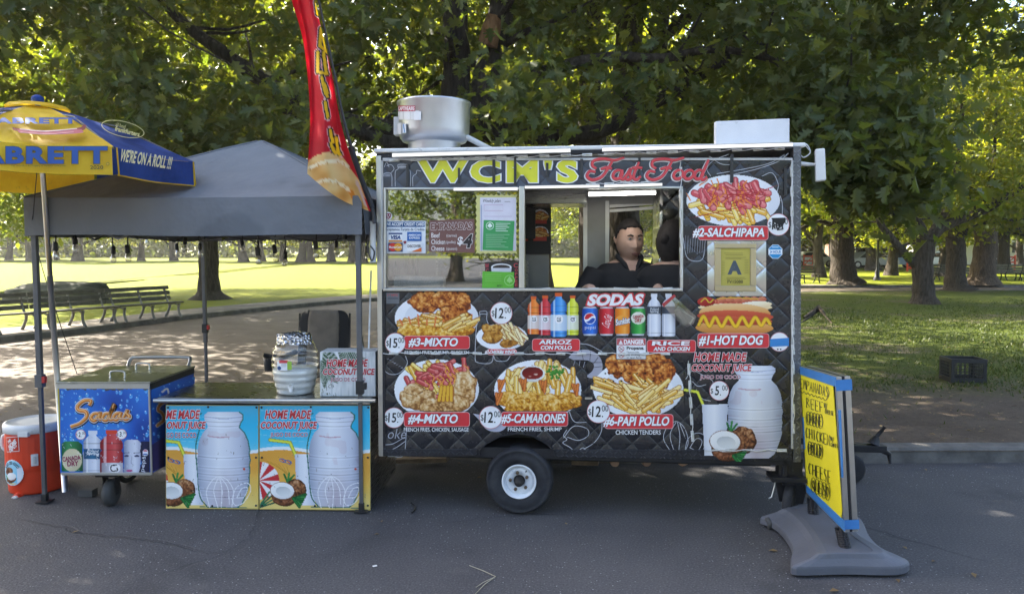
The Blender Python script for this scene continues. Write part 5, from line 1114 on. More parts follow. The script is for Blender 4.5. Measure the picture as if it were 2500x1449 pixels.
# menu board on the back wall inside
MB_ = lambda x, y, off=0: on(x, y, TA - NRM * (D - .06 - off), NRM)
b = MB(); b.slab([MB_(x, y, .012) for x, y in ((1272, 620), (1345, 620), (1345, 505), (1272, 505))][::-1], -NRM * .012, m_int); b.build('menu_board', tr)
c = Canvas(1272, 505, 1345, 618, 1.3)
for y in (527, 568):
    for x in (1272, 1318): c.plate(x, y, 22, 17); c.crumb(x, y - 2, 17, 11); c.fries(x, y + 4, 14, 6, 12, 18, 4); c.fill((np.abs(c.X - x) < 17) & (np.abs(c.Y - y - 15) < 5), 'c24438'); 
c.mesh('menu_board_picture', MB_, tr, .016)
# things inside and on the serving side
def loft_bag():
    t = thing('money_bag', 'clear zip bag with dollar bills and a red seal taped below the hatch', 'bag', tuple(MT(1655, 790, .02)), ANG)
    q = [(1618, 742), (1645, 722), (1700, 772), (1694, 790), (1672, 802), (1650, 782)]
    b = MB(); P = [MT(x, y, .034) for x, y in q]; ctr = MT(1658, 762, .05); b.add(P + [ctr], [(i, (i + 1) % 6, 6) for i in range(6)][::-1] if False else [((i + 1) % 6, i, 6) for i in range(6)], glassmat('clear_plastic', .12, (.86, .88, .88), .25), True); b.build('bag_film', t)
    b = MB(); b.slab([MT(x, y, .036) for x, y in ((1616, 742), (1646, 718), (1650, 723), (1621, 749))][::-1], NRM * -.004, paint('red_zip', 'b03a3c', .4)); b.build('zip_seal', t)
    a = Art(MT, .022, .0008)
    for dx, dy, rot, cl in ((0, 0, .75, '6a7466'), (8, 8, .55, '8a9484'), (-2, 10, 1.0, '545e52')):
        a.rrect(1646 + dx, 756 + dy, 1686 + dx, 774 + dy, 1, cl, rot); a.ell(1666 + dx, 765 + dy, 5, 7, 'a8b0a0', 16, rot); a.rrect(1650 + dx, 758 + dy, 1682 + dx, 772 + dy, 1, '5a645a', rot)
    a.build('dollar_bills', t)
loft_bag()
b = MB(); p0, p1 = MI(.10)(966, 690), MI(.10)(1085, 694); b.tube([p0, p1], .052, paint('white_paper', (.75, .75, .74), .7), 20); pr = b.build('paper_roll'); tag(pr, 'white paper roll lying inside the closed trailer window', 'paper roll')
# ------------------------------------------------------------------ folding canopy with string lights
m_leg = paint('grey_powder_coat', (.115, .118, .125), .45, .3, .1, 9, 0, 60, .5, .3); m_cloth = paint('grey_canopy_cloth', (.125, .140, .162), .8, 0, .20, 1.1, .7, 3.2, .3, .3)
m_red = paint('red_plastic', 'c0302c', .4); m_black = paint('black_plastic', (.02, .02, .022), .45)
_q = MAT('grey_canopy_cloth', (.125, .140, .162), .8, 0, .25); _n = _q.noise(.9, 4, .6); _w = _q.noise(1.5, 3, .5, None, .8); _f = _q.mix(_n.ramp(.3, .7), (.145, .158, .178), (.195, .210, .232)); _f = _q.mix(_q.noise(1.7, 3, .45).ramp(.58, .64) * .5, _f, (.10, .112, .128)); _f = _q.mix(_q.noise(9, 6, .75).ramp(.66, .74) * .5, _f, (.04, .04, .04)); _q.set('Base Color', _f); _q.bump(_q.noise(2.6, 4, .6) + _q.noise(.9, 2, .5) * 2, .8, .05); m_cloth = _q.m
FL, FR = gnd(110, 1226), gnd(883, 1249); BL = Vector((-3.03, 7.25, 0)); BR = Vector((-.86, 7.12, 0))
cn = thing('canopy_tent', 'grey peaked folding canopy tent standing over the juice counter beside the trailer', 'canopy tent', tuple((FL + FR + BL + BR) / 4))
cor = [FL, FR, BR, BL]; ctr = (FL + FR + BL + BR) / 4; ov = [p + (p - ctr).normalized() * .055 for p in cor]
zT, zB, zP = at(300, 483, FL.y).z, at(300, 575, FL.y).z, at(655, 336, ctr.y).z
b = MB(); N = 14
for i in range(4):
    A, B2 = ov[i], ov[(i + 1) % 4]; vs, fs = [], []
    for r in range(N + 1):
        t = r / N
        for s_ in range(N + 1):
            u = s_ / N; e = A.lerp(B2, u); p = ctr.lerp(e, t); z = zP + (zT - zP) * (t ** .93) - .055 * math.sin(math.pi * u) * t * (1.15 - t) - .02 * math.exp(-(t * 9) ** 2); vs.append((p.x, p.y, z))
    for r in range(N):
        for s_ in range(N): fs.append((r * (N + 1) + s_, (r + 1) * (N + 1) + s_, (r + 1) * (N + 1) + s_ + 1, r * (N + 1) + s_ + 1))
    b.add(vs, fs, m_cloth, True)
b.build('canopy_roof', cn)
for p in ov:                                # raised seams along the hips
    b = MB(); b.tube([Vector((ctr.x + (p.x - ctr.x) * t, ctr.y + (p.y - ctr.y) * t, zP + (zT - zP) * t ** .93 + .003 - .02 * math.exp(-(t * 9) ** 2))) for t in np.linspace(.02, 1, 14)], .007, m_cloth, 5); b.build('seam', cn)
for i in range(4):
    A, B2 = ov[i], ov[(i + 1) % 4]; vs, fs = [], []; nrm = (B2 - A).cross(ZT).normalized()
    for s_ in range(25):
        u = s_ / 24; p = A.lerp(B2, u); w = .014 * math.sin(u * 13 + i) + .008 * math.sin(u * 31 + 2 * i)
        zt = zT - .055 * math.sin(math.pi * u) * .15
        for k in range(4): q = p + nrm * (w * k / 3 + .002); vs.append((q.x, q.y, zt - .001 + (zB - zt) * k / 3 + .006 * math.sin(u * 9 + i) * k / 3))
    for s_ in range(24):
        for k in range(3): fs.append((s_ * 4 + k, s_ * 4 + 4 + k, s_ * 4 + 5 + k, s_ * 4 + 1 + k))
    b = MB(); b.add(vs, fs, m_cloth, True); b.build('valance', cn)
for i, p in enumerate(cor):
    lg = MB(); lg.box((p.x, p.y, 1.42), (.034, .034, 1.12), m_leg); lg.box((p.x, p.y, .46), (.026, .026, .86), m_leg); lg.box((p.x, p.y, .03), (.036, .036, .07), m_black); o = lg.build('leg', cn, .003)
    q = MB(); q.box((p.x, p.y, .012), (.085, .085, .008), m_black); q.build('foot_plate', o)
    q = MB(); zc = (.86, .85, 1.02, 1.0)[i]; q.box((p.x, p.y, zc), (.05, .05, .09), m_black if i != 0 else m_leg); q.box((p.x + .035, p.y - .01, zc + .01), (.022, .03, .045), m_red if i in (0, 3) else m_black); q.build('slider_clip', o, .003)
b = MB()
for i in range(4):
    A, B2 = cor[i], cor[(i + 1) % 4]; M_ = A.lerp(B2, .5); z1, z2 = zB + .17, zB - .02
    for u0, u1, za, zb_ in ((0, .25, z1, z2), (.25, .5, z2, z1), (0, .25, z2 + .02, z1), (.25, .5, z1, z2 + .02), (.5, .75, z1, z2), (.75, 1, z2, z1), (.5, .75, z2 + .02, z1), (.75, 1, z1, z2 + .02)):
        p, q = A.lerp(B2, u0), A.lerp(B2, u1); p = p + (ctr - p) * .03; q = q + (ctr - q) * .03; b.tube([(p.x, p.y, za), (q.x, q.y, zb_)], .009, m_leg, 4, False)
for p in cor: b.tube([(p.x, p.y, zB + .2), (ctr.x, ctr.y, zP - .12)], .01, m_leg, 4, False)
b.build('scissor_frame', cn)
sl_ = thing('string_lights', 'black cord of unlit clear bulbs hanging under the grey canopy edge', 'string lights', (ctr.x, ctr.y, zB))
m_bulb = glassmat('bulb_glass', .03, (.97, .95, .88), .42); m_bs = paint('bulb_socket', (.018, .018, .018), .5)
bl = [(137, 623, 5.2), (184, 607, 5.4), (277, 630, 5.7), (313, 628, 5.5), (359, 592, 7.0), (434, 618, 6.9), (450, 605, 6.3), (489, 618, 7.0), (593, 607, 7.0), (631, 634, 5.3), (673, 628, 5.5), (695, 640, 6.4), (772, 619, 5.3), (822, 612, 6.9), (842, 594, 5.6), (898, 626, 6.4)]
tops = []
for x, y, Y in bl:
    c = at(x, y, Y); b = MB(); tilt = Matrix.Rotation(rnd.gauss(0, .12), 3, 'Y')
    b.lathe([(.0001, -.036), (.012, -.034), (.021, -.024), (.024, -.008), (.021, .008), (.014, .024), (.011, .034)], c, m_bulb, 14, tilt); o = b.build('bulb', sl_)
    s_ = MB(); s_.lathe([(.013, .030), (.017, .034), (.017, .085), (.009, .095), (.0001, .096)], c, m_bs, 12, tilt); f_ = MB(); s_.build('socket', o); tops.append(c + Vector((0, 0, .09)))
b = MB()
for p in tops: b.tube([p, p + Vector((rnd.gauss(0, .01), 0, .05)), Vector((p.x, p.y, max(p.z + .06, zB + .05)))], .0045, m_bs, 5)
for row in ([0, 1, 3, 2, 9, 10, 12, 14], [4, 5, 7, 8, 13], [6, 11, 15]):
    P = []
    for i, j in zip(row[:-1], row[1:]):
        a_, c_ = tops[i] + Vector((0, 0, .08)), tops[j] + Vector((0, 0, .08))
        for k in range(6): t = k / 6; P.append(a_.lerp(c_, t) - Vector((0, 0, .10 * math.sin(math.pi * t) * min(1, (c_ - a_).length))) + Vector((0, 0, .06)))
    b.tube(P, .005, m_bs, 5)
b.build('light_cord', sl_)

# ------------------------------------------------------------------ soda cart
YC = 4.9; MC = lambda x, y, off=0: at(x, y, YC - off)
Lx, Rx = at(146, 1040, YC).x, at(367, 1040, YC).x; zt_, zb_ = at(255, 934, YC).z, at(255, 1156, YC).z; CD = .70
sc = thing('soda_cart', 'blue soft drink push cart with water drop artwork and steel lid', 'drinks cart', ((Lx + Rx) / 2, YC + CD / 2, 0))
m_blue = paint('cart_blue', '2456ae', .35, 0, .1, 5); m_worn = steel('worn_trim', (.5, .5, .48), .42, .85)
def wbox(b, x0, x1, y0, y1, z0, z1, m): return b.box(((x0 + x1) / 2, (y0 + y1) / 2, (z0 + z1) / 2), (abs(x1 - x0), abs(y1 - y0), abs(z1 - z0)), m)
b = MB(); wbox(b, Lx, Rx, YC, YC + CD, zb_, zt_ - .012, m_blue); b.build('cart_body', sc, .006)
b = MB(); wbox(b, Lx - .004, Rx + .004, YC - .004, YC + .004, zt_ - .04, zt_ - .006, m_worn); wbox(b, Rx - .006, Rx + .006, YC - .006, YC + .006, zb_ - .006, zt_ - .041, m_worn); wbox(b, Lx, Rx - .007, YC - .006, YC + .005, zb_ - .008, zb_ + .012, m_worn); wbox(b, Rx - .004, Rx + .004, YC + .007, YC + CD, zt_ - .05, zt_ - .006, m_dark); wbox(b, Lx - .005, Lx + .006, YC - .003, YC + .006, zb_, zt_ - .041, paint('yellow_tape', 'b8a83a', .5)); b.build('edge_trim', sc, .002)
m_lid = steel('dull_lid_steel', (.34, .35, .32), .28, .9)
for y0, y1 in ((0, CD * .5), (CD * .5 + .004, CD)):
    b = MB(); wbox(b, Lx - .012, Rx + .012, YC + y0 - .008, YC + y1, zt_ - .005, zt_ + .008, m_lid); ld = b.build('lid', sc, .003); hx = (Lx + Rx) / 2; hy = YC + (y0 + y1) / 2
    b = MB(); b.tube(spl([(hx - .05, hy, zt_ + .006), (hx - .05, hy, zt_ + .04), (hx - .03, hy, zt_ + .052), (hx + .03, hy, zt_ + .052), (hx + .05, hy, zt_ + .04), (hx + .05, hy, zt_ + .006)], 4), .006, m_alu, 8); b.build('lid_handle', ld)
b = MB(); b.tube(spl([(Lx + .1, YC + CD - .01, zt_ - .02), (Lx + .1, YC + CD + .05, zt_ + .05), (Lx + .16, YC + CD + .06, zt_ + .065), (Rx - .1, YC + CD + .06, zt_ + .065), (Rx - .05, YC + CD + .05, zt_ + .05), (Rx - .05, YC + CD - .01, zt_ - .02)], 5), .013, m_alu, 10); b.build('push_bar', sc)
cw = at(272, 1200, YC + .12); cw.z = .092
b = MB(); b.lathe([(.02, -.03), (.07, -.033), (.092, -.02), (.092, .02), (.07, .033), (.02, .03), (.0001, .03)], cw, paint('grey_caster', (.06, .058, .055), .7), 26, Matrix.Rotation(R(90), 3, 'Y')); b.build('caster_wheel', sc)
b = MB()
for s_ in (-.042, .042): b.slab([cw + Vector((s_, -.02, -.015)), cw + Vector((s_, .02, -.015)), cw + Vector((s_, .035, .12)), cw + Vector((s_, -.035, .12))], (.004, 0, 0), m_dark)
b.box(cw + Vector((0, 0, .125)), (.16, .1, .012), m_dark); wbox(b, Lx + .05, Rx - .05, YC + .05, YC + .1, zb_ - .02, zb_ - .001, m_dark); b.build('caster_fork', sc)
for x in (Lx + .12, Rx - .1):
    w_ = Vector((x, YC + CD - .06, .21)); b = MB(); M_ = Matrix.Rotation(R(90), 3, 'Y')
    b.lathe([(.175, -.014), (.20, -.018), (.21, 0), (.20, .018), (.175, .014), (.175, -.014)], w_, m_rub, 40, M_)
    b.lathe([(.172, -.010), (.176, 0), (.172, .010), (.166, 0), (.172, -.010)], w_, m_alu, 40, M_); b.lathe([(.02, -.03), (.02, .03), (.0001, .03)], w_, m_dark, 12, M_)
    for k in range(14): a_ = k * math.pi / 7; b.tube([w_, w_ + Vector((.01 * (-1) ** k, .17 * math.cos(a_), .17 * math.sin(a_)))], .0016, m_alu, 4)
    b.build('bicycle_wheel', sc)
c = Canvas(147, 944, 366, 1154, 1.3)
def drops(c, n, box, sd, zoom=1.0):
    t = (c.Y - 944) / 210; col = c.ramp(.5 + .9 * (vnoise(c.X, c.Y, 70, 3) - .5) + .25 * (.5 - t), ('143a86', '1f57b4', '2f74cc', '3a80d4')); c.C[:] = col
    q = random.Random(sd)
    for _ in range(n):
        x, y = q.uniform(box[0], box[2]), q.uniform(box[1], box[3]); r = q.choice((1.2, 1.6, 2, 2.4, 3, 4, 5.5)) * zoom; c.ell(x, y, r * .8, r * 1.15, ['164a9c', '3f93d8', '8ecdf2'], 0, 0, .2, .8); c.ell(x - r * .2, y - r * .4, r * .25, r * .25, 'd9f0fa')
drops(c, 150, (147, 944, 366, 1150), 3); c.A[:] = True
m_ = c.inpoly([(150, 1150), (150, 1082), (160, 1076), (190, 1076), (201, 1084), (203, 1150)]); t = (c.X - 150) / 52; c.fill(m_, c.ramp(t, ('1a5a34', '3f8f56', '2a7444', '12482a'))); c.ell(176, 1122, 24, 28, ['b8b08a', 'd8cfae', 'c4bb94'])
bottle(c, 226, 1050, 1156, 46, ('8a92a8', 'c9d0e0', 'e2e6f0', '98a0b8'), 'd8dde8', None); c.fill((np.abs(c.X - 226) < 21) & (np.abs(c.Y - 1107) < 13), c.ramp((c.X - 205) / 42, ('1d4668', '2f6d94', '1d4668')))
bottle(c, 272, 1049, 1158, 56, ('7a161c', 'c03a3e', 'cf5a5a', '851c22'), 'd4442e', None); c.fill((np.abs(c.X - 274) < 26) & (c.Y > 1128), c.ramp((c.X - 246) / 54, ('8f8a94', 'd6d4dc', 'b0acb8'))); c.ell(280, 1142, 14, 12, 'ecebee'); c.stroke(spl([(284, 1134), (272, 1136), (272, 1148), (286, 1148), (286, 1142)], 3), 3, '2a2a30')
m_ = c.inpoly([(302, 1152), (303, 1078), (310, 1072), (336, 1072), (344, 1080), (342, 1152)]); t = (c.X - 302) / 42; c.fill(m_, c.ramp(t, ('7c86a0', 'c3c8d8', 'd9dce8', 'a8aec4')))
for x in (309, 334): c.ell(x, 1112, 6, 2.6, ['2a2c50', '4a5078']); c.stroke([(x - 7, 1105), (x + 6, 1104)], 1.8, '3a3c5c')
c.ell(316, 1148, 8, 2.6, 'b0447c'); c.stroke([(322, 1114), (320, 1130), (325, 1133)], 1.2, '8a90a8')
m_ = c.inpoly([(338, 1154), (346, 1130), (342, 1100), (345, 1076), (366, 1076), (366, 1154)]); c.fill(m_, c.ramp((c.X - 338) / 30, ('12142c', '1f2448', '14162e'))); c.ell(355, 1104, 7, 8, 'dfe2ea'); c.fill(c.inell(355, 1104, 6, 7)[0] & (c.Y < 1101), 'c03a50'); c.fill(c.inell(355, 1104, 6, 7)[0] & (c.Y > 1107), '3460b0')
q = random.Random(12)
for _ in range(70): x, y = q.uniform(150, 364), q.uniform(1060, 1153); c.stroke([(x, y), (x + q.uniform(-5, 5), y + q.uniform(-5, 5))], q.uniform(.5, 1.6), q.choice(('c9cdd6', 'e8eaee', 'a8adb8')))
for _ in range(26): x = q.uniform(150, 364); c.ell(x, 946 + q.random() * 5, q.uniform(3, 8), 2.5, '4a4a40', 0, .5)
c.mesh('cart_picture', MC, sc, .0035)
a = Art(MC, .005, .0004)
S_ = [[(218, 989), (222, 978), (206, 977), (190, 990), (192, 1000), (208, 1004), (212, 1016), (196, 1032), (172, 1041)], [(240, 1008), (228, 1010), (222, 1020), (230, 1026), (240, 1016), (246, 1006), (242, 1020), (248, 1024)], [(268, 1008), (256, 1010), (250, 1020), (258, 1025), (266, 1016), (280, 985), (268, 1014), (270, 1024), (278, 1020)], [(292, 1007), (282, 1010), (277, 1019), (284, 1024), (292, 1014), (296, 1006), (293, 1019), (299, 1022)], [(300, 1021), (312, 1000), (309, 1009), (316, 1016), (308, 1023), (300, 1020)]]
script(a, S_, 8, [('2a3048', 15, 1, 2), ('e8e4e0', 12.5, 0, 0), ('a8561c', 9, 0, 0), ('e08a34', 7.2, -.3, -.5), ('f3bd7c', 2.4, -1.2, -1.6)]); a.line([(232, 1022), (322, 1020)], 1.6, 'c9c4bc')
a.build('soda_lettering', sc)
price(sc, 197, 1060, 12.5, '2', '00', MC); price(sc, 297, 1059, 12.5, '3', '00', MC)
a = Art(MC, .005, .0004); a.text('CANADA', 152, 1112, 197, 1124, '8c2f4c', .04, 0, -.12, [('e8e0d0', .03)]); a.build('can_lettering', sc); a = Art(MC, .005, .0004); a.text('DRY', 164, 1124, 192, 1137, '8c2f4c', .04, 0, -.05, [('e8e0d0', .03)]); a.build('can_lettering', sc); a = Art(MC, .005, .0004); a.text('Poland', 214, 1096, 240, 1103, 'e8ecf2', .01, .1, .1); a.text('Spring', 212, 1102, 242, 1112, 'e8ecf2', .03, .1, .1); a.build('can_lettering', sc); a = Art(MC, .005, .0004); a.text('pepsi', 330, 1124, 372, 1136, 'd8dce8', .0, 0, -1.45); a.build('can_lettering', sc)
MSd = lambda x, y, off=0: on(x, y, Vector((Rx + off, 0, 0)), Vector((1, 0, 0)))
c = Canvas(369, 905, 480, 1158, 1.5); drops(c, 60, (369, 920, 476, 1120), 9, .8); c.A = c.inpoly([(370, 944), (476, 918), (476, 1104), (370, 1154)])
m_ = c.inpoly([(370, 1150), (370, 1085), (400, 1066), (402, 1140)]); c.fill(m_ & c.A, c.ramp((c.X - 370) / 32, ('2a2450', '4a3f78', '2c2a58'))); m_ = c.inpoly([(404, 1138), (404, 1070), (440, 1050), (440, 1122)]); c.fill(m_ & c.A, c.ramp((c.X - 404) / 36, ('1a1c3c', '2f3468', '1a1c3c')))
c.stroke(spl([(410, 978), (392, 986), (386, 1000), (396, 1008), (400, 1024), (384, 1038)], 5), 6, 'd98a3c', 'e8dccc'); c.stroke(spl([(396, 956), (408, 948), (412, 960)], 5), 4, 'e8dccc'); c.mesh('cart_picture', MSd, sc, .003)

# ------------------------------------------------------------------ umbrella fixed to the cart
UC = at(97, 380, 5.0); UR = .98; UROT = math.degrees(math.atan2(-UC.y, -UC.x)); zr_, zv_, zt2 = at(110, 345, 4.22).z, at(110, 417, 4.22).z, at(95, 256, 5.0).z
um = thing('market_umbrella', 'yellow and blue advertising umbrella with lettered valance standing in the soda cart', 'umbrella', (UC.x, UC.y, 0))
m_uy = MAT('umbrella_yellow', lin('e8bd1e'), .6, 0, .3); m_ub = MAT('umbrella_blue', lin('1f3f86'), .55, 0, .3)
for m_, c0, c1 in ((m_uy, lin('dcae1c'), lin('f0cc34')), (m_ub, lin('1a3878'), lin('2a4c9c'))):
    n_ = m_.noise(4, 6, .65); d_ = m_.noise(14, 6, .75).ramp(.60, .74) * .45; f_ = m_.mix(n_.ramp(.3, .7), c0, c1); f_ = m_.mix(d_, f_, (.10, .085, .04)); m_.set('Base Color', f_); m_.bump(m_.noise(5, 4, .6), .4, .02)
    t_ = m_.t; tl = t_.nodes.new('ShaderNodeBsdfTranslucent'); t_.links.new(f_.k, tl.inputs[0]); mx_ = t_.nodes.new('ShaderNodeMixShader'); mx_.inputs[0].default_value = .35; t_.links.new(m_.b.outputs[0], mx_.inputs[1]); t_.links.new(tl.outputs[0], mx_.inputs[2]); t_.links.new(mx_.outputs[0], m_.out.inputs[0])
m_uy, m_ub = m_uy.m, m_ub.m
def ucor(k): a_ = R(UROT - 22.5 + 45 * k); return Vector((UC.x + UR * math.cos(a_), UC.y + UR * math.sin(a_), zr_))
apex = Vector((UC.x, UC.y, zt2))
def upan(k): return ucor(k), ucor(k + 1)
for k in range(8):
    A, B2 = upan(k); m = m_uy if k % 2 == 0 else m_ub; b = MB(); vs, fs = [], []; N = 10
    for r in range(N + 1):
        t = .10 + .90 * r / N
        for s_ in range(9):
            u = s_ / 8; p = apex.lerp(A.lerp(B2, u), t); p = Vector((p.x, p.y, zt2 + (zr_ - zt2) * t ** 1.25 - .02 * math.sin(math.pi * u) * t)); vs.append(p)
    for r in range(N):
        for s_ in range(8): fs.append((r * 9 + s_, (r + 1) * 9 + s_, (r + 1) * 9 + s_ + 1, r * 9 + s_ + 1))
    b.add(vs, fs, m, True); b.build('canopy_panel', um)
    b = MB(); vs, fs = [], []; out = ((A + B2) / 2 - Vector((UC.x, UC.y, zr_))).normalized()
    for s_ in range(13):
        u = s_ / 12; p = A.lerp(B2, .015 + .97 * u); zz_ = zr_ - .02 * math.sin(math.pi * u)
        for j in range(4): q = p + out * (.012 * math.sin(u * 8 + k) * j / 3); vs.append((q.x, q.y, zz_ - .002 + (zv_ - zr_) * j / 3 + .012 * math.sin(math.pi * u) * j / 3))
    for s_ in range(12):
        for j in range(3): fs.append((s_ * 4 + j, s_ * 4 + 4 + j, s_ * 4 + 5 + j, s_ * 4 + 1 + j))
    b.add(vs, fs, m, True)
    if k % 2:                                # yellow binding on the blue panels
        for e, s2 in ((0, 1), (12, -1)): b.slab([Vector(vs[e * 4]) + out * .004, Vector(vs[e * 4 + 3]) + out * .004, Vector(vs[e * 4 + 3]) + out * .004 + (B2 - A).normalized() * .012 * s2, Vector(vs[e * 4]) + out * .004 + (B2 - A).normalized() * .012 * s2], out * .001, m_uy)
        b.tube([Vector(vs[s_ * 4 + 3]) + out * .003 for s_ in range(13)], .005, m_uy, 4)
    b.build('valance', um)
b = MB()
for k in range(8):
    p = ucor(k); b.tube([apex + Vector((0, 0, -.04)), apex.lerp(p, .5) + Vector((0, 0, .05)), p + Vector((0, 0, -.012))], .006, m_leg, 5)
b.build('ribs', um)
b = MB(); cap = []
b.lathe([(.20, zt2 - .03), (.17, zt2 - .006), (.10, zt2 + .006), (.02, zt2 + .02)], (UC.x, UC.y, 0), m_uy, 8, Matrix.Rotation(R(UROT + 22.5), 3, 'Z')); b.build('vent_cap', um)
b = MB(); b.lathe([(.03, zt2 + .01), (.04, zt2 + .03), (.035, zt2 + .05), (.015, zt2 + .065), (.0001, zt2 + .068)], (UC.x, UC.y, 0), m_ub, 16); b.build('finial', um)
pb = at(140, 925, 4.98)
b = MB(); b.tube([pb + (Vector((UC.x, UC.y, zt2)) - pb) * -.42, pb, pb.lerp(Vector((UC.x, UC.y, zt2)), .38)], .019, m_alu, 12); b.tube([pb.lerp(Vector((UC.x, UC.y, zt2)), .37), Vector((UC.x, UC.y, zt2))], .0165, m_alu, 12); b.build('pole', um)
b = MB(); b.tube(spl([at(90, 420, 5.0), at(82, 510, 5.0), at(80, 560, 5.05), at(105, 660, 5.15), at(150, 800, 5.3), at(188, 912, 5.4)], 5), .003, m_black, 5); b.build('tie_rope', um)
A, B2 = upan(0); nf = ((A + B2) / 2 - UC); nf.z = 0; nf.normalize(); MV = lambda x, y, off=0: on(x, y, A + nf * (.014 + off), nf)
a = Art(MV, .004, .0006); a.text('SABRETT', -88, 357, 262, 400, '24509c', .042, .0, 0, [('5a5326', .02)], 1.12); a.text('2020', 220, 404, 252, 413, '4a4426', .01); a.text('This umbrella is the Property of Marathon Enterprises', 27, 402, 160, 408, '7d6f2a', .0); a.ell(263, 400, 4, 4, '5a5326', 16); a.ell(263, 400, 3, 3, 'e0b628', 16); a.build('valance_lettering', um)
def MP(k, extra=0):
    A, B2 = upan(k); mid_ = apex.lerp((A + B2) / 2, .55); mid_.z = zt2 + (zr_ - zt2) * .55 ** 1.25; n = (B2 - A).cross((A + B2) / 2 - Vector((UC.x, UC.y, zt2 + .0))).normalized(); n = n if n.z > 0 else -n
    lp = apex.lerp((A + B2) / 2, .9); lp.z = zt2 + (zr_ - zt2) * .9 ** 1.25; hp = apex.lerp((A + B2) / 2, .3); hp.z = zt2 + (zr_ - zt2) * .3 ** 1.25; n = (B2 - A).cross(hp - lp).normalized(); n = n if n.z > 0 else -n
    return lambda x, y, off=0: on(x, y, mid_ + n * (.022 + off), n)
a = Art(MP(0), .004, .0008); a.text('SABRETT', -34, 287, 188, 302, '24509c', .042, 0, 0, [('5a5326', .018)], 1.12)
a.shape(spl([(30, 305), (36, 312), (110, 318), (190, 312), (204, 304), (210, 308), (196, 320), (110, 326), (40, 320), (29, 309)], 4), '7d2c34'); a.shape(spl([(42, 316), (110, 322), (190, 316), (200, 318), (196, 325), (110, 329), (46, 324)], 4), 'b8606a'); a.line(spl([(48, 315), (110, 320), (188, 314)]), 2.4, 'e4c8bc'); a.line(spl([(50, 322), (110, 327), (180, 322)]), 2, 'd8a0a0'); a.build('sausage_print', um)
A1, B1 = upan(1); n1 = ((A1 + B1) / 2 - UC); n1.z = 0; n1.normalize(); MV1 = lambda x, y, off=0: on(x, y, A1 + n1 * (.014 + off), n1)
a = Art(MV1, .004, .0006); a.text("WE'RE ON A ROLL !!!", 294, 372, 420, 404, 'e8dfae', .03, .15, .06, (), 1, lambda X, Y: (X, Y + (X - 357) * .10)); a.build('valance_lettering', um)
a = Art(MP(1), .004, .0008); el = lambda k: [(300 + 52 * k * math.cos(t) * .98 - 8 * math.sin(t) * k, 315 + 17 * k * math.sin(t) + 13 * k * math.cos(t)) for t in np.linspace(0, 6.283, 40)]; a.line(el(1.0), 1.6, 'c4bc7c'); a.text('all beef', 282, 302, 308, 311, 'c4bc7c', .0, 0, .22); a.text('frankfurters', 280, 315, 342, 327, 'c4bc7c', .03, 0, .24); a.build('oval_print', um)
# ------------------------------------------------------------------ juice counter and what stands on it
cl, cr_ = gnd(405, 1240), gnd(904, 1247); CN = Vector((cr_.y - cl.y, -(cr_.x - cl.x), 0)).normalized(); CXv = (cr_ - cl).normalized(); BCt = Matrix((CXv, -CN, ZT)).transposed()
MCt = lambda x, y, off=0: on(x, y, cl + CN * off, CN)
zc0, zc1 = MCt(650, 1236).z, MCt(650, 989).z; zt3 = at(650, 972, cl.y - .04).z; CW = (cr_ - cl).length
ct = thing('juice_counter', 'steel topped serving counter fronted by two coconut juice posters', 'counter', tuple((cl + cr_) / 2 - CN * .4), math.atan2(CXv.y, CXv.x))
def cpt(u, d, z): p = cl + CXv * u - CN * d; return Vector((p.x, p.y, z))
def cbox(b, u0, u1, d0, d1, z0, z1, m): return b.slab([cpt(u0, d0, z0), cpt(u1, d0, z0), cpt(u1, d0, z1), cpt(u0, d0, z1)][::-1], -CN * (d1 - d0), m)
CDp = .56
b = MB(); cbox(b, .01, CW - .02, .02, CDp, zc0 + .03, zc1, m_dark); b.build('counter_body', ct)
b = MB(); cbox(b, -.03, CW + .01, -.02, CDp + .02, zt3 - .035, zt3, m_ss); b.build('counter_top', ct, .004)
b = MB(); q0, q1 = MCt(376, 977, .05), MCt(917, 977, .05); b.tube([q0, q1], .014, m_alu, 14)
for u in (.12, .7, CW - .1): b.tube([cpt(u, .0, q0.z - .004), cpt(u, -.05, q0.z)], .008, m_alu, 8)
b.build('front_rail', ct)
b = MB(); cbox(b, CW - .018, CW + .003, .015, .86, .02, zc1, m_ss); b.build('side_panel', ct, .002)
b = MB()
for u in (.03, CW - .06):
    for d in (.06, .5): cbox(b, u, u + .04, d, d + .04, 0, zc0 + .03, m_dark)
b.build('leg', ct)
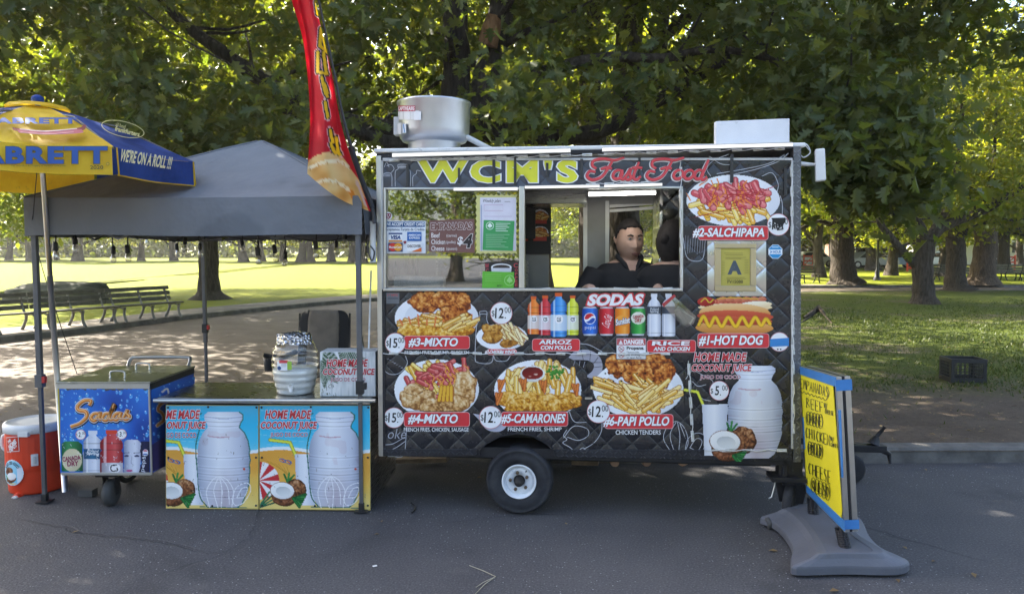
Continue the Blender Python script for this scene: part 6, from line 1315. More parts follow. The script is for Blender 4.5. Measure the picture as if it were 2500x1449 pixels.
def poster(c, sh):
    X = c.X - sh; c.C[:] = c.ramp((c.Y - 988) / 110 + .15 * (vnoise(c.X, c.Y, 30, 4) - .5), ('4fb4d8', '37b4dc', '2fb8e0', '48c0e2', '6fcbe6')); c.A[:] = True
    for i in range(9): y = 1000 + i * 12; c.stroke(spl([(630 + sh + (i * 37) % 60, y), (700 + sh + (i * 53) % 80, y + 7), (760 + sh + (i * 31) % 90, y - 4)], 4), .9, '8fd6ea')
    m = c.Y > 1098 + 6 * np.sin((c.X - sh) / 40) + (c.X - sh - 632) * .02; c.fill(m, c.ramp((c.Y - 1100) / 135 + .3 * (vnoise(c.X, c.Y, 26, 6) - .5), ('e0a040', 'e2a444', 'e8b450', 'e6c060', 'ecd27e')))
    m2 = np.abs(c.Y - (1098 + 6 * np.sin((c.X - sh) / 40) + (c.X - sh - 632) * .02)) < 4; c.fill(m2, 'e6eff2')
    for i in range(7): c.stroke([(640 + sh + i * 10, 1120 + i * 3), (700 + sh + i * 2, 1150 + i * 4)], .9, 'c08a2c')
    for x, y, col in ((690, 1123, '2f66a8'), (704, 1127, '2f66a8')): c.ell(x + sh, y, 9, 4.5, col, .3); c.ell(x + sh - 1, y, 6, 2.6, 'd8a84a', .3); c.stroke([(x + sh - 3, y - 4), (x + sh + 3, y + 3)], 1.8, 'c23a34')
    for k in range(10):
        a0, a1 = -1.75 + k * .35, -1.75 + (k + 1) * .35; c.fill(c.inpoly([(632 + sh, 1172)] + [(632 + sh + 50 * math.cos(a), 1172 + 46 * math.sin(a)) for a in np.linspace(a0, a1, 5)]), ('c8343a', 'f0eeee')[k % 2])
    for k in range(7): c.stroke([(632 + sh, 1238), (640 + sh + k * 6, 1200 + abs(k - 3) * 8)], 4, ('1f5a44', '2f7a54')[k % 2])
    straw(c, [(659 + sh, 1073), (708 + sh, 1079), (725 + sh, 1118)]); tumbler(c, 720 + sh, 1108, 772 + sh, 1232)
    c.stroke(spl([(764 + sh, 1008), (756 + sh, 1016), (760 + sh, 1040), (750 + sh, 1090), (754 + sh, 1150), (760 + sh, 1210), (778 + sh, 1236)], 6), 3, '2a6a5c')
    JP = jar(c, 754 + sh, 1005, 882 + sh, 1238); c.stroke(JP[len(JP) // 2:] , 3, '2f6f66'); c.stroke([(760 + sh, 1236), (876 + sh, 1239)], 2.5, '2f6f66'); coco(c, 690 + sh, 1196, .72); leaves_(c, 716 + sh, 1216)
    for P in (spl([(784 + sh, 1238), (776 + sh, 1200), (790 + sh, 1172), (808 + sh, 1162), (828 + sh, 1172), (842 + sh, 1198), (838 + sh, 1238)], 5), spl([(806 + sh, 1163), (794 + sh, 1196), (804 + sh, 1238)], 5), spl([(808 + sh, 1163), (814 + sh, 1196), (812 + sh, 1238)], 5), spl([(810 + sh, 1163), (828 + sh, 1190), (832 + sh, 1230)], 5), spl([(838 + sh, 1216), (850 + sh, 1188), (876 + sh, 1178), (884 + sh, 1196), (866 + sh, 1226), (846 + sh, 1232), (838 + sh, 1216)], 5), spl([(850 + sh, 1214), (862 + sh, 1192), (876 + sh, 1190), (868 + sh, 1212), (850 + sh, 1214)], 5)): c.stroke(P, 1.6, 'f4f4f6')
    c.ell(868 + sh, 1144, 3, 3, 'c8502c')
    q = random.Random(int(sh) + 5)
    for _ in range(46): x, y = q.uniform(c.X.min(), c.X.max()), q.uniform(1040, 1240); c.stroke([(x, y), (x + q.uniform(-2, 2), y + q.uniform(-7, 7))], q.uniform(.6, 1.4), q.choice(('6d6a66', '8f8a84', '55524e')))
for x0, x1, sh in ((405, 631, -272), (633.5, 904, 0)):
    b = MB(); b.slab([MCt(x, y, .012) for x, y in ((x0, 1240 + (x0 - 405) * .009), (x1, 1240 + (x1 - 405) * .009), (x1, 989), (x0, 988))][::-1], -CN * .009, ink('d8c070')); po = b.build('poster_panel', ct)
    c = Canvas(x0 + .8, 989.5, x1 - .8, 1239 + (x0 - 405) * .009, 1.3); poster(c, sh); c.mesh('poster_picture', MCt, po, .0132)
    a = Art(MCt, .016, .0005); k = sh
    for t, xa, ya, xb, yb, col, bo, sl2 in (('HOME MADE', 648, 1000, 759, 1022, 'bf2f38', .036, .16), ('COCONUT JUICE', 636, 1028, 773, 1051, 'bf2f38', .036, .16), ('JUGO DE COCO', 660, 1055, 751, 1068, 'a83a52', .012, 0)):
        if sh: 
            cut = {'HOME MADE': ('ME MADE', .25), 'COCONUT JUICE': ('ONUT JUICE', .235), 'JUGO DE COCO': ('GO DE COCO', .19)}[t]; xa = xa + (xb - xa) * cut[1]; t = cut[0]
        a.text(t, max(xa + k, x0 + 1.5), ya, xb + k, yb, col, bo, sl2, 0, [('f2eeee', .042)])
    a.build('poster_lettering', po)
    for x, y in ((x0 + 5, 994), (x1 - 5, 994), (x0 + 6, 1116), (x1 - 6, 1116), (x0 + 6, 1233), (x1 - 6, 1233), ((x0 + x1) / 2, 1234), ((x0 + x1) / 2 - 10, 993)):
        s_ = MB(); s_.lathe([(.0075, 0), (.0065, .003), (.0001, .0035)], MCt(x, y, .0165), m_dark, 10, CN.to_track_quat('Z', 'Y').to_matrix()); s_.build('screw_head', po)
# drink dispenser
DY = 5.12; dc = at(722, 955, DY); dz = zt3 + .002; kx = DY / F
jd = thing('drink_dispenser', 'clear ribbed barrel drink dispenser half full of white coconut juice on the counter', 'drink dispenser', (dc.x, dc.y, dz))
Hd = at(722, 826, DY).z - dz
def prof(t):                                # radius (px) up the barrel
    return np.interp(t, [0, .08, .3, .55, .78, .92, 1], [43, 47, 53, 56, 53, 44, 38])
pr_ = [(float(prof(t)) * kx * (1 + .018 * math.sin(t * 52)), dz + Hd * t) for t in np.linspace(0, 1, 60)]
b = MB(); b.lathe([(.0001, dz)] + pr_, (dc.x, dc.y, 0), glassmat('dispenser_plastic', .04, (.93, .95, .96), .10), 44); b.build('glass_barrel', jd)
b = MB(); t1 = .46; b.lathe([(.0001, dz + .004)] + [(r - .004, z) for r, z in pr_ if z < dz + Hd * t1] + [(.0001, dz + Hd * t1 + .001)], (dc.x, dc.y, 0), paint('coconut_milk', (.80, .79, .74), .3, 0, .03), 40); b.build('coconut_milk', jd)
b = MB(); foil = MAT('foil', (.75, .75, .76), .22, 1.0); foil.bump(foil.vor(45) + foil.noise(30, 4), 1.0, .02); zc_ = dz + Hd
b.lathe([(38 * kx * 1.14, zc_ - .03), (38 * kx * 1.10, zc_ - .01), (38 * kx * 1.08, zc_ + .02), (38 * kx * .9, zc_ + .036), (38 * kx * .4, zc_ + .04), (.0001, zc_ + .038)], (dc.x, dc.y, 0), foil.m, 40)
for i, v in enumerate(b.v): b.v[i] = (v[0] + rnd.gauss(0, .004), v[1] + rnd.gauss(0, .004), v[2] + rnd.gauss(0, .005))
b.build('foil_lid', jd)
b = MB(); sp = at(711, 944, DY - 48 * kx); b.tube([sp + Vector((0, .02, 0)), sp + Vector((0, -.02, 0))], .018, m_white, 12); b.tube([sp + Vector((0, -.012, .02)), sp + Vector((0, -.014, -.03))], .011, m_white, 10); b.build('spigot', jd)
def mdis(x, y, off=0):
    r = (56 * kx) * 1.01 + off; s2 = max(-.98, min(.98, (x - 722) / 56)); a_ = math.asin(s2); p = at(x, y, DY - r * math.cos(a_)); return Vector((dc.x + r * s2, dc.y - r * math.cos(a_), p.z))
a = Art(mdis, .002); 
def curved(a, x0, y0, x1, y1, col, n=6):
    for i in range(n): xa, xb = x0 + (x1 - x0) * i / n, x0 + (x1 - x0) * (i + 1) / n; a.poly([a.P(xa, y1), a.P(xb, y1), a.P(xb, y0), a.P(xa, y0)], ink(col))
    a.up()
curved(a, 694, 882, 720, 904, 'e8eaee'); curved(a, 700, 879, 722, 886, 'c8444c'); curved(a, 720, 882, 730, 902, '9cc44a'); a.ell(700, 898, 5, 5, '2f4f80', 16)
for y in (888, 891, 894): a.line([(706, y), (718, y)], .9, '8f939c')
a.build('product_label', jd)
# white box with a sign, bottle and stirring tool behind it
BY = 4.97; MBx = lambda x, y, off=0: at(x, y, BY - off)
bx = thing('sign_box', 'white wooden box lettered with a coconut juice sign on the counter end', 'box', (at(849, 966, BY).x, BY + .1, zt3))
b = MB(); P = [MBx(x, y) for x, y in ((781, 967), (917, 968), (917, 858), (781, 858))]
for p in P[:2]: p.z = zt3 + .002
b.slab(P[::-1], (0, .2, 0), paint('whitewashed_wood', (.68, .70, .70), .6, 0, .1, 5, .3, 30, .4, .3)); b.build('box_body', bx, .004)
c = Canvas(782, 859, 916.5, 966, 1.3); c.A[:] = True; c.C[:] = c.ramp(.5 + .9 * (vnoise(c.X * 3.2, c.Y * .35, 12, 9) - .5), ('b9bfc0', 'd4d8d8', 'e4e6e6', 'cfd3d3'))
q = random.Random(6)
for bx0, by0, a0 in ((790, 858, .9), (826, 858, .5), (784, 880, 1.2)):
    for k in range(13):
        L = 46 - k * 1.5; x, y = bx0 + k * 4 * math.cos(a0), by0 + k * 4 * math.sin(a0)
        for s_ in (-1, 1): c.stroke([(x, y), (x + 24 * math.cos(a0 + s_ * .8), y + 24 * math.sin(a0 + s_ * .8))], 2.2, q.choice(('2f4a34', '4a6a4a', '3a5a40', '6a8468')))
for k in range(40): x, y = q.uniform(783, 830), q.uniform(880, 964); c.stroke([(x, y), (x + 2, y + q.uniform(3, 14))], q.uniform(.6, 1.8), q.choice(('4a5a48', '7a8678', '5a5a50')))
c.mesh('sign_picture', MBx, bx, .002)
a = Art(MBx, .003, .0005)
for t, xa, ya, xb, yb, col, bo, sl2 in (('HOME MADE', 798, 876, 897, 895, 'bf2f38', .036, .16), ('COCONUT JUICE', 788, 899, 914, 919, 'bf2f38', .036, .16), ('JUGO DE COCO', 807, 921, 892, 933, 'a83a52', .012, 0)): a.text(t, xa, ya, xb, yb, col, bo, sl2, 0, [('f2eeee', .042)])
a.build('sign_lettering', bx)
b = MB(); p = at(832, 860, 5.32); b.lathe([(.05, zt3 + .003), (.052, p.z - .06), (.03, p.z - .02), (.022, p.z - .005), (.022, p.z + .02), (.0001, p.z + .021)], (p.x, p.y, 0), paint('milky_plastic', (.62, .66, .68), .35), 20); o = b.build('jug'); tag(o, 'pale plastic jug with white cap standing behind the sign box', 'jug')
b = MB(); p0, p1 = at(888, 862, 5.3), at(876, 786, 5.3); b.tube([Vector((p0.x + .02, p0.y, zt3 + .01)), p0], .006, m_alu, 6); b.tube([p0, p1], .011, m_alu, 8)
for k in range(5): a_ = k * 1.256; b.tube(spl([tuple(p0), tuple(p0 + Vector((.03 * math.cos(a_), .03 * math.sin(a_), -.09))), tuple(p0 + Vector((.012, 0, -.17)))], 4), .002, m_alu, 4)
o = b.build('whisk'); tag(o, 'steel whisk with upright handle behind the sign box', 'whisk')

# ------------------------------------------------------------------ red drinks cooler
KC = at(91, 1100, 5.40); KC.z = 0; kr = 78 / F * 5.40 * .86; m_or = paint('cooler_orange', 'd8401f', .5, 0, .07, 4, .15, 60, .4, .12)
kk = thing('drinks_cooler', 'round orange drinks cooler with white lid on the asphalt beside the soda cart', 'cooler', (KC.x, KC.y, 0)); zk = at(86, 1052, 5.17).z
b = MB(); pf = [(.0001, .004), (kr * .90, .004), (kr * .93, .02), (kr * .95, .16), (kr * .955, .17)]
n_ = 96; b.lathe(pf + [(kr * .985, .185), (kr, .2), (kr, .40), (kr * .985, .415), (kr * .97, .43), (kr * .985, zk - .03), (kr * .99, zk)], (KC.x, KC.y, 0), m_or, n_)
for i, v in enumerate(b.v):                  # fluted band round the middle
    if .19 < v[2] < .41: f_ = 1 - .018 * (i % 3 == 0); b.v[i] = (KC.x + (v[0] - KC.x) * f_, KC.y + (v[1] - KC.y) * f_, v[2])
b.build('cooler_body', kk)
b = MB(); b.lathe([(kr * 1.0, zk - .035), (kr * 1.035, zk - .03), (kr * 1.04, zk + .012), (kr * 1.0, zk + .03), (kr * .9, zk + .034), (kr * .88, zk + .026), (kr * .5, zk + .026), (.0001, zk + .03)], (KC.x, KC.y, 0), m_white, 48); b.box((KC.x + .04, KC.y - kr * 1.0, zk - .03), (.07, .03, .03), m_white); b.build('cooler_lid', kk)
def mk(x, y, off=0):
    r = kr * .985 + off; s2 = max(-.985, min(.985, (x - 91) / 76)); a_ = math.asin(s2); p = at(x, y, KC.y - r * math.cos(a_)); return Vector((KC.x + r * s2 * 1.0, KC.y - r * math.cos(a_), p.z))
def warp_box(a, pts, col, n=6):
    (x0, y0), (x1, y1), (x2, y2), (x3, y3) = pts
    for i in range(n):
        t0, t1 = i / n, (i + 1) / n; L = lambda p, q, t: (p[0] + (q[0] - p[0]) * t, p[1] + (q[1] - p[1]) * t)
        a.poly([a.P(*L(pts[3], pts[2], t0)), a.P(*L(pts[3], pts[2], t1)), a.P(*L(pts[0], pts[1], t1)), a.P(*L(pts[0], pts[1], t0))], ink(col))
    a.up()
a = Art(mk, .005, .001); warp_box(a, [(51, 1067), (92, 1064), (93, 1101), (52, 1103)], 'efe6e2'); warp_box(a, [(52.5, 1068.5), (90.5, 1065.5), (91.5, 1099.5), (53.5, 1101.5)], 'cc3a22')
for t, x0, y0, x1, y1 in (('THE', 58, 1073, 70, 1080), ('HOME', 59, 1078, 88, 1089), ('DEPOT', 62, 1087, 90, 1097)): a.text(t, x0, y0, x1, y1, 'f6ece8', .05, .2, -.62)
a.build('store_logo', kk)
c = Canvas(36, 1120, 104, 1190, 1.2); c.ell(69, 1153, 33, 32, ['e4eef2', 'f2f6f8']); c.ell(69, 1153, 31.5, 30.5, ['5fb8dc', '9ad4ea', 'd4e8ee']); c.fill(c.inell(69, 1153, 31, 30)[0] & (c.X > 84) & (c.Y > 1140), 'dfe3ea'); c.crumb(56, 1150, 15, 10, ('4a2a18', '7d4a2c', 'a0684a', 'bc8a66')); c.crumb(64, 1168, 17, 12, ('4a2a18', '7d4a2c', 'a0684a')); c.ell(65, 1162, 16, 9, ['d8d8d6', 'fafaf8']); c.stroke([(44, 1160), (52, 1168)], 4, '3f8a44'); c.fill(c.inell(69, 1153, 30, 29)[0] & (c.Y > 1178), 'e2c884')
c.mesh('coconut_sticker', mk, kk, .006)
a = Art(mk, .0075, .001)
for i, ch in enumerate('JUGO DE COCO'):
    if ch == ' ': continue
    an_ = R(-150 + i * 10.5); x, y = 69 + 25 * math.cos(an_), 1154 + 25 * math.sin(an_); a.text(ch, x - 2.6, y - 3.6, x + 2.6, y + 3.6, '2f4a5c', .03, 0, an_ + math.pi / 2)
a.build('sticker_lettering', kk)
b = MB(); s_ = mk(82, 1213, .0); b.tube([s_ + Vector((0, .02, 0)), s_ + Vector((0, -.025, 0))], [.034, .028], m_or, 16); b.tube([s_ + Vector((0, -.02, 0)), s_ + Vector((0, -.04, 0))], .022, m_white, 16); b.tube([s_ + Vector((.0, -.045, .004)), s_ + Vector((.035, -.05, -.012))], .009, m_white, 8); b.build('spigot', kk)
b = MB(); s_ = mk(127, 1122, .012); b.box(s_, (.045, .012, .085), m_white, Matrix.Rotation(R(32), 3, 'Z')); b.box(s_ + Vector((.004, -.006, 0)), (.02, .01, .05), m_grime, Matrix.Rotation(R(32), 3, 'Z')); b.build('lid_latch', kk, .003)
b = MB(); s_ = Vector((KC.x - kr * 1.0, KC.y - .02, zk - .08)); b.tube(spl([tuple(s_), tuple(s_ + Vector((-.035, 0, -.01))), tuple(s_ + Vector((-.04, 0, -.09))), tuple(s_ + Vector((.0, 0, -.12)))], 5), .013, m_white, 8); b.build('carry_handle', kk)

# ------------------------------------------------------------------ camp chair behind the counter
hc = at(778, 860, 8.25); hc.z = 0
ch = thing('camp_chair', 'folding camp chair with beige back panel and black sides behind the counter', 'folding chair', (hc.x, hc.y, 0))
m_bg = paint('beige_canvas', (.235, .195, .155), .85, 0, .12, 7, .4, 20); m_bk = paint('black_canvas', (.022, .022, .024), .8, 0, .1, 7, .3, 20)
def chp(u, w, v): return Vector((hc.x + u, hc.y + w, v))
def cloth(b, f, m, nu=10, nv=12):
    vs = [f(i / nu, j / nv) for j in range(nv + 1) for i in range(nu + 1)]; fs = [(j * (nu + 1) + i, j * (nu + 1) + i + 1, (j + 1) * (nu + 1) + i + 1, (j + 1) * (nu + 1) + i) for j in range(nv) for i in range(nu)]; b.add(vs, fs, m, True)
hw = lambda v: .295 * min(1, math.sqrt(max(0, 1 - max(0, v - .90) ** 2 / .0365)))
def backf(u0, u1, off):
    return lambda a_, v: chp((u0 + (u1 - u0) * a_) * (.5 if v > 2 else 1) * (.29 - .07 * max(0, v - .86) * 3), .18 + .12 * v - .06 * (1 - ((u0 + (u1 - u0) * a_)) ** 2) * (1 - v * .4) - off + .008 * math.sin(v * 30 + a_ * 5), .42 + .66 * v - .11 * max(0, abs(u0 + (u1 - u0) * a_) - .62) ** 2 * 3 * v)
b = MB(); cloth(b, backf(-.62, .62, .012), m_bg); b.build('back_panel', ch, 0, None, .01)
for s_ in (-1, 1): b = MB(); cloth(b, backf(s_ * .6, s_ * 1.0, .004), m_bk, 5); b.build('back_side', ch, 0, None, .012)
b = MB(); cloth(b, lambda a_, v: chp((a_ - .5) * .54, -.28 + .46 * v, .44 - .05 * math.sin(math.pi * a_) - .03 * v), m_bk); b.build('seat', ch, 0, None, .012)
for s_ in (-1, 1):
    b = MB(); b.tube([chp(s_ * .33, -.30, .60), chp(s_ * .32, .20, .60)], .03, m_bk, 8); b.build('armrest', ch)
    for y0, y1 in ((-.30, .22), (.22, -.30)): b = MB(); b.tube([chp(s_ * .31, y0, .0), chp(s_ * .31, y1, .46)], .011, m_leg, 8); b.build('leg', ch)
    b = MB(); b.tube([chp(s_ * .30, .2, .3), chp(s_ * .29, .30, 1.04)], .011, m_leg, 8); b.tube([chp(s_ * .31, -.3, .05), chp(s_ * .31, -.29, .60)], .011, m_leg, 8); b.build('frame_tube', ch)
b = MB(); b.tube([chp(-.40, -.28, .62), chp(-.52, -.28, .63)], .025, m_bk, 8); b.lathe([(.045, .0), (.06, .14), (.05, .14), (.0001, .02)], chp(-.47, -.28, .46), m_bk, 16); b.build('cup_holder', ch)

# ------------------------------------------------------------------ yellow menu board on its rocking base
c_fn, c_nn, c_nb, c_fb = at(1951, 893, 4.70), at(2041, 919, 3.97), at(2061, 1298, 3.97), at(1967, 1201, 4.70)
ux = (c_nn - c_fn); nS = ux.cross(c_nb - c_nn).normalized(); nS = nS if nS.x < 0 else -nS
MSg = lambda x, y, off=0: on(x, y, c_nn + nS * off, nS)
A_s, B_s = gnd(1986, 1262, .1), gnd(2064, 1344, .1)
ws = thing('menu_stand', 'yellow handwritten empanada menu on a blue taped frame with a grey spring base', 'sidewalk sign', ((A_s.x + B_s.x) / 2, (A_s.y + B_s.y) / 2, 0))
th = .075; b = MB(); P = [MSg(1951, 893), MSg(2041, 919), MSg(2061, 1298), MSg(1967, 1201)]
for i in range(4):
    p, q = P[i], P[(i + 1) % 4]; c0 = (P[0] + P[1] + P[2] + P[3]) / 4; pi, qi = p + (c0 - p) * .075, q + (c0 - q) * .075
    for d0, d1 in ((0, .03), (.045, th)): b.slab([p - nS * d0, q - nS * d0, qi - nS * d0, pi - nS * d0], -nS * (d1 - d0), m_alu)
b.slab([p - nS * .031 for p in P], -nS * .013, m_dark); b.build('sign_frame', ws, .003)
b = MB(); in_ = [MSg(1958, 915, -.004), MSg(2034, 938, -.004), MSg(2054, 1278, -.004), MSg(1972, 1196, -.004)]; b.slab(in_, -nS * .006, m_dark); b.build('back_board', ws)
yel = paint('yellow_poster_paper', 'f4e22a', .6, 0, .06, 3, .3, 9); b = MB(); b.slab([MSg(x, y, .001) for x, y in ((1953, 912), (2033, 940), (2056, 1245), (2052, 1275), (1969, 1190))], -nS * .004, yel); b.build('yellow_sheet', ws)
tape = paint('blue_tape', '3f7fc0', .55, 0, .08, 9, .2, 30); b = MB()
for q in (((1951, 894), (2040, 920), (2041, 944), (1953, 913)), ((1968, 1183), (2062, 1272), (2062, 1296), (1968, 1200)), ((2046, 1000), (2052, 1000), (2058, 1165), (2054, 1165)), ((1958, 1018), (1961, 1018), (1965, 1095), (1962, 1095))): b.slab([MSg(x, y, .005) for x, y in q], -nS * .003, tape)
for za, zb in ((.02, .09), (.92, .98)): p, q = P[1].lerp(P[2], za), P[1].lerp(P[2], zb); e = ux.normalized() * .004; b.slab([p + e + nS * .004, q + e + nS * .004, q + e - nS * (th + .004), p + e - nS * (th + .004)], ux.normalized() * .003, tape)
b.build('blue_tape', ws)
# handwriting: strokes between unit letters set on the slanting sheet
LET = {'E': [[(1, 0), (0, 0), (0, .5), (.8, .5)], [(0, .5), (0, 1), (1, 1)]], 'M': [[(0, 1), (.1, 0), (.5, .6), (.9, 0), (1, 1)]], 'P': [[(0, 1), (0, 0), (.9, .1), (.9, .45), (0, .55)]], 'A': [[(0, 1), (.5, 0), (1, 1)], [(.2, .6), (.8, .6)]], 'N': [[(0, 1), (0, 0), (1, 1), (1, 0)]], 'D': [[(0, 0), (0, 1), (.9, .8), (.9, .25), (0, 0)]], 'S': [[(1, .1), (.3, 0), (.1, .3), (.9, .65), (.7, 1), (0, .9)]], 'B': [[(0, 0), (0, 1), (.9, .8), (.1, .5), (.8, .2), (0, 0)]], 'F': [[(1, 0), (0, 0), (0, 1)], [(0, .5), (.7, .5)]], 'C': [[(1, .1), (.4, 0), (0, .5), (.4, 1), (1, .9)]], 'H': [[(0, 0), (0, 1)], [(1, 0), (1, 1)], [(0, .5), (1, .5)]], 'I': [[(.5, 0), (.5, 1)]], 'K': [[(0, 0), (0, 1)], [(.9, 0), (0, .5), (1, 1)]], 'R': [[(0, 1), (0, 0), (.9, .2), (.1, .5), (1, 1)]], 'O': [[(.5, 0), (0, .4), (.4, 1), (1, .6), (.5, 0)]], 'L': [[(0, 0), (0, 1), (1, 1)]], 'Q': [[(.5, 0), (0, .4), (.4, 1), (1, .6), (.5, 0)], [(.6, .7), (1, 1.1)]], 'U': [[(0, 0), (0, .9), (.9, 1), (1, 0)]], 'W': [[(0, 0), (.25, 1), (.5, .4), (.75, 1), (1, 0)]], '/': [[(1, -.1), (0, 1.1)]]}
a = Art(MSg, .002, .00004)
def hand(txt, x0, y0, x1, y1, h0, h1, w=1.7, box=False):
    n = len(txt)
    for i, chh in enumerate(txt):
        t = i / n; bx0 = x0 + (x1 - x0) * t; cwid = (x1 - x0) / n * .72; yy = y0 + (y1 - y0) * t; hh = h0 + (h1 - h0) * t; dy = (y1 - y0) / (x1 - x0)
        for st in LET.get(chh, []): a.line([(bx0 + cwid * px + .6 * rnd.gauss(0, .4), yy + hh * py + dy * cwid * px) for px, py in st], w, '23231a')
        if box: a.line([(bx0 + cwid * .5 + cwid * .95 * math.cos(v), yy + hh * .5 + dy * cwid * .5 + hh * .82 * math.sin(v)) for v in np.linspace(0, 6.28, 14)], 1.3, '23231a')
hand('EMPANADAS', 1954, 924, 2024, 944, 22, 26); a.line(spl([(1954 + i * 4.6, 952 + i * 1.5 + (i % 2) * 5) for i in range(15)] + [(2024, 960), (2020, 946)], 4), 1.4, '23231a')
hand('BEEF', 1969, 970, 2012, 982, 24, 26); hand('W/', 2012, 982, 2020, 986, 12, 16, 1.3); hand('CHEESE', 2014, 998, 2036, 1004, 10, 10, 1.2); hand('CARNE', 1970, 1009, 2008, 1018, 20, 22, 1.7, True)
hand('CHICKEN', 1967, 1042, 2028, 1062, 24, 26); hand('W/', 2028, 1064, 2036, 1068, 10, 14, 1.2); hand('CHEES', 2028, 1080, 2046, 1084, 9, 9, 1.2); hand('POLLO', 1974, 1082, 2008, 1092, 20, 22, 1.7, True)
hand('CHEESE', 1974, 1128, 2030, 1150, 26, 32); hand('QUESO', 1982, 1170, 2026, 1190, 22, 26, 1.7, True); a.build('handwriting', ws)
# base: moulded wings sinking from the ridge that carries the springs
m_base = paint('grey_moulded_plastic', (.115, .12, .14), .55, 0, .12, 3, .35, 60, .4, .35)
outl = [(1856, 1276), (1890, 1290), (1918, 1318), (1934, 1352), (1930, 1386), (1944, 1402), (2060, 1400), (2150, 1402), (2200, 1400), (2220, 1388), (2196, 1374), (2150, 1352), (2122, 1322), (2108, 1290), (2094, 1277), (2040, 1268), (1975, 1253), (1910, 1262)]
O = [gnd(x, y, .02) for x, y in spl(outl + [outl[0]], 4)[:-1]]; n_ = len(O); b = MB(); rings = []
def near_ridge(p):
    d = B_s - A_s; t = max(-.12, min(1.10, (p - A_s).dot(d) / d.dot(d))); return A_s + d * t
for s_, z in ((1.0, .018), (1.0, .052), (.975, .064), (.68, .098), (.56, .122), (.40, .126), (.38, .121), (.0, .121)):
    rings += [Vector((near_ridge(p).x + (p.x - near_ridge(p).x) * s_, near_ridge(p).y + (p.y - near_ridge(p).y) * s_, z)) for p in O]
k = 8; b.add(rings, [(r * n_ + i, r * n_ + (i + 1) % n_, (r + 1) * n_ + (i + 1) % n_, (r + 1) * n_ + i) for r in range(k - 1) for i in range(n_)], m_base, False); b.add([p for p in rings[:n_]], [tuple(range(n_))[::-1]], m_base); b.build('base', ws)
for p0, top in ((A_s, MSg(1985, 1215, -.035)), (B_s, MSg(2053, 1288, -.035))):
    b = MB(); p1 = Vector((top.x, top.y, top.z)); st = Vector((p0.x, p0.y, .115)); L = 60; b.tube([st.lerp(p1, i / L * .98) + Vector((.028 * math.cos(i * .9), .028 * math.sin(i * .9), 0)) for i in range(L + 1)], .0075, m_dark, 6); b.tube([st, p1], .016, m_dark, 8); b.build('spring', ws)
for x, y in ((2166, 1402), (1880, 1294)):
    p = gnd(x, y, 0); p.z = .036; p.y += .03; b = MB(); b.lathe([(.012, -.012), (.034, -.013), (.036, -.008), (.036, .008), (.034, .013), (.012, .012), (.0001, .012)], p, paint('base_roller', (.07, .068, .066), .7), 22, Matrix.Rotation(R(75), 3, 'Y')); b.build('roller', ws)

# ------------------------------------------------------------------ milk crate on the grass
kc = gnd(2368, 934, .10); kc.y += .16
mc = thing('milk_crate', 'black plastic milk crate standing on the patchy grass', 'crate', tuple(kc), R(-6)); Mz = Matrix.Rotation(R(-6), 3, 'Z'); w2, d2, h2 = .215, .165, .30
def kb(b, c, s): return b.box(kc + Mz @ Vector(c), s, m_black, Mz)
b = MB()
kb(b, (0, 0, .006), (w2 * 2, d2 * 2, .012)); b.build('crate_floor', mc)
for ax, nm in ((0, 'side'), (1, 'side')):
    for s_ in (-1, 1):
        b = MB(); L = w2 if ax == 0 else d2; o_ = lambda u, z, su, sz, t=.012: kb(b, (u, s_ * (d2 - .008), z) if ax == 0 else (s_ * (w2 - .008), u, z), (su, t, sz) if ax == 0 else (t, su - .033 if su > .3 else su, sz))
        o_(0, h2 - .025, 2 * L - .002, .05, .016); o_(0, .035, 2 * L - .002, .05, .016)
        for u in (-L + .022, L - .022): o_(u, h2 / 2, .034, h2 - .1, .015)
        for i in range(7): o_(-L + .05 + (2 * L - .1) * i / 6, h2 / 2, .008, h2 - .1)
        for i in range(4): o_(0, .09 + i * .045, 2 * L - .08, .008, .009)
        b.build('lattice_side', mc)
# ------------------------------------------------------------------ feather flag on the trailer corner
fg = thing('feather_flag', 'tall red feather flag with yellow lettering and an empanada picture, fixed to the trailer corner', 'flag', tuple(at(912, 640, 4.86)))
Lf = spl([(690, -90), (712, 0), (730, 60), (742, 112), (752, 200), (757, 290), (753, 380), (750, 420)], 6); Rt = spl([(742, -90), (768, 0), (782, 60), (795, 112), (812, 190), (828, 280), (852, 370), (905, 516)], 6)
Lf[-1] = (750, 424)
nr = len(Lf); NU = 46
def flagY(u, v): return 4.86 + .10 * math.sin(u * 5.2 + v * 3.0) * (1 - abs(2 * u - 1) ** 3) - .06 * u + .05 * math.sin(v * 6)
NVF = 150; vs, fs, px = [], [], []
def cut(u): return 1.0
for j in range(NVF + 1):
    v = j / NVF * (nr - 1); i = min(nr - 2, int(v)); f_ = v - i
    l = np.array(Lf[i]) * (1 - f_) + np.array(Lf[i + 1]) * f_; r = np.array(Rt[i]) * (1 - f_) + np.array(Rt[i + 1]) * f_
    for k in range(NU + 1):
        u = k / NU; p = l * (1 - u) + r * u; p[1] += 14 * math.sin(math.pi * u) * (j / NVF) ** 6; px.append((p[0], p[1], u, j / NVF)); vs.append(at(p[0], p[1], flagY(u, j / NVF)))
for j in range(NVF):
    for k in range(NU): fs.append((j * (NU + 1) + k, j * (NU + 1) + k + 1, (j + 1) * (NU + 1) + k + 1, (j + 1) * (NU + 1) + k))
px = np.array(px); cv = Canvas(0, 0, 10, 10, 10); cv.X, cv.Y = px[:, 0][None], px[:, 1][None]; cv.C = np.zeros((1, len(px), 3)); cv.A = np.ones((1, len(px)), bool); cv.C[:] = H('d0182c')
cv.C *= (1 - .12 * vnoise(cv.X, cv.Y, 40, 2))[..., None]
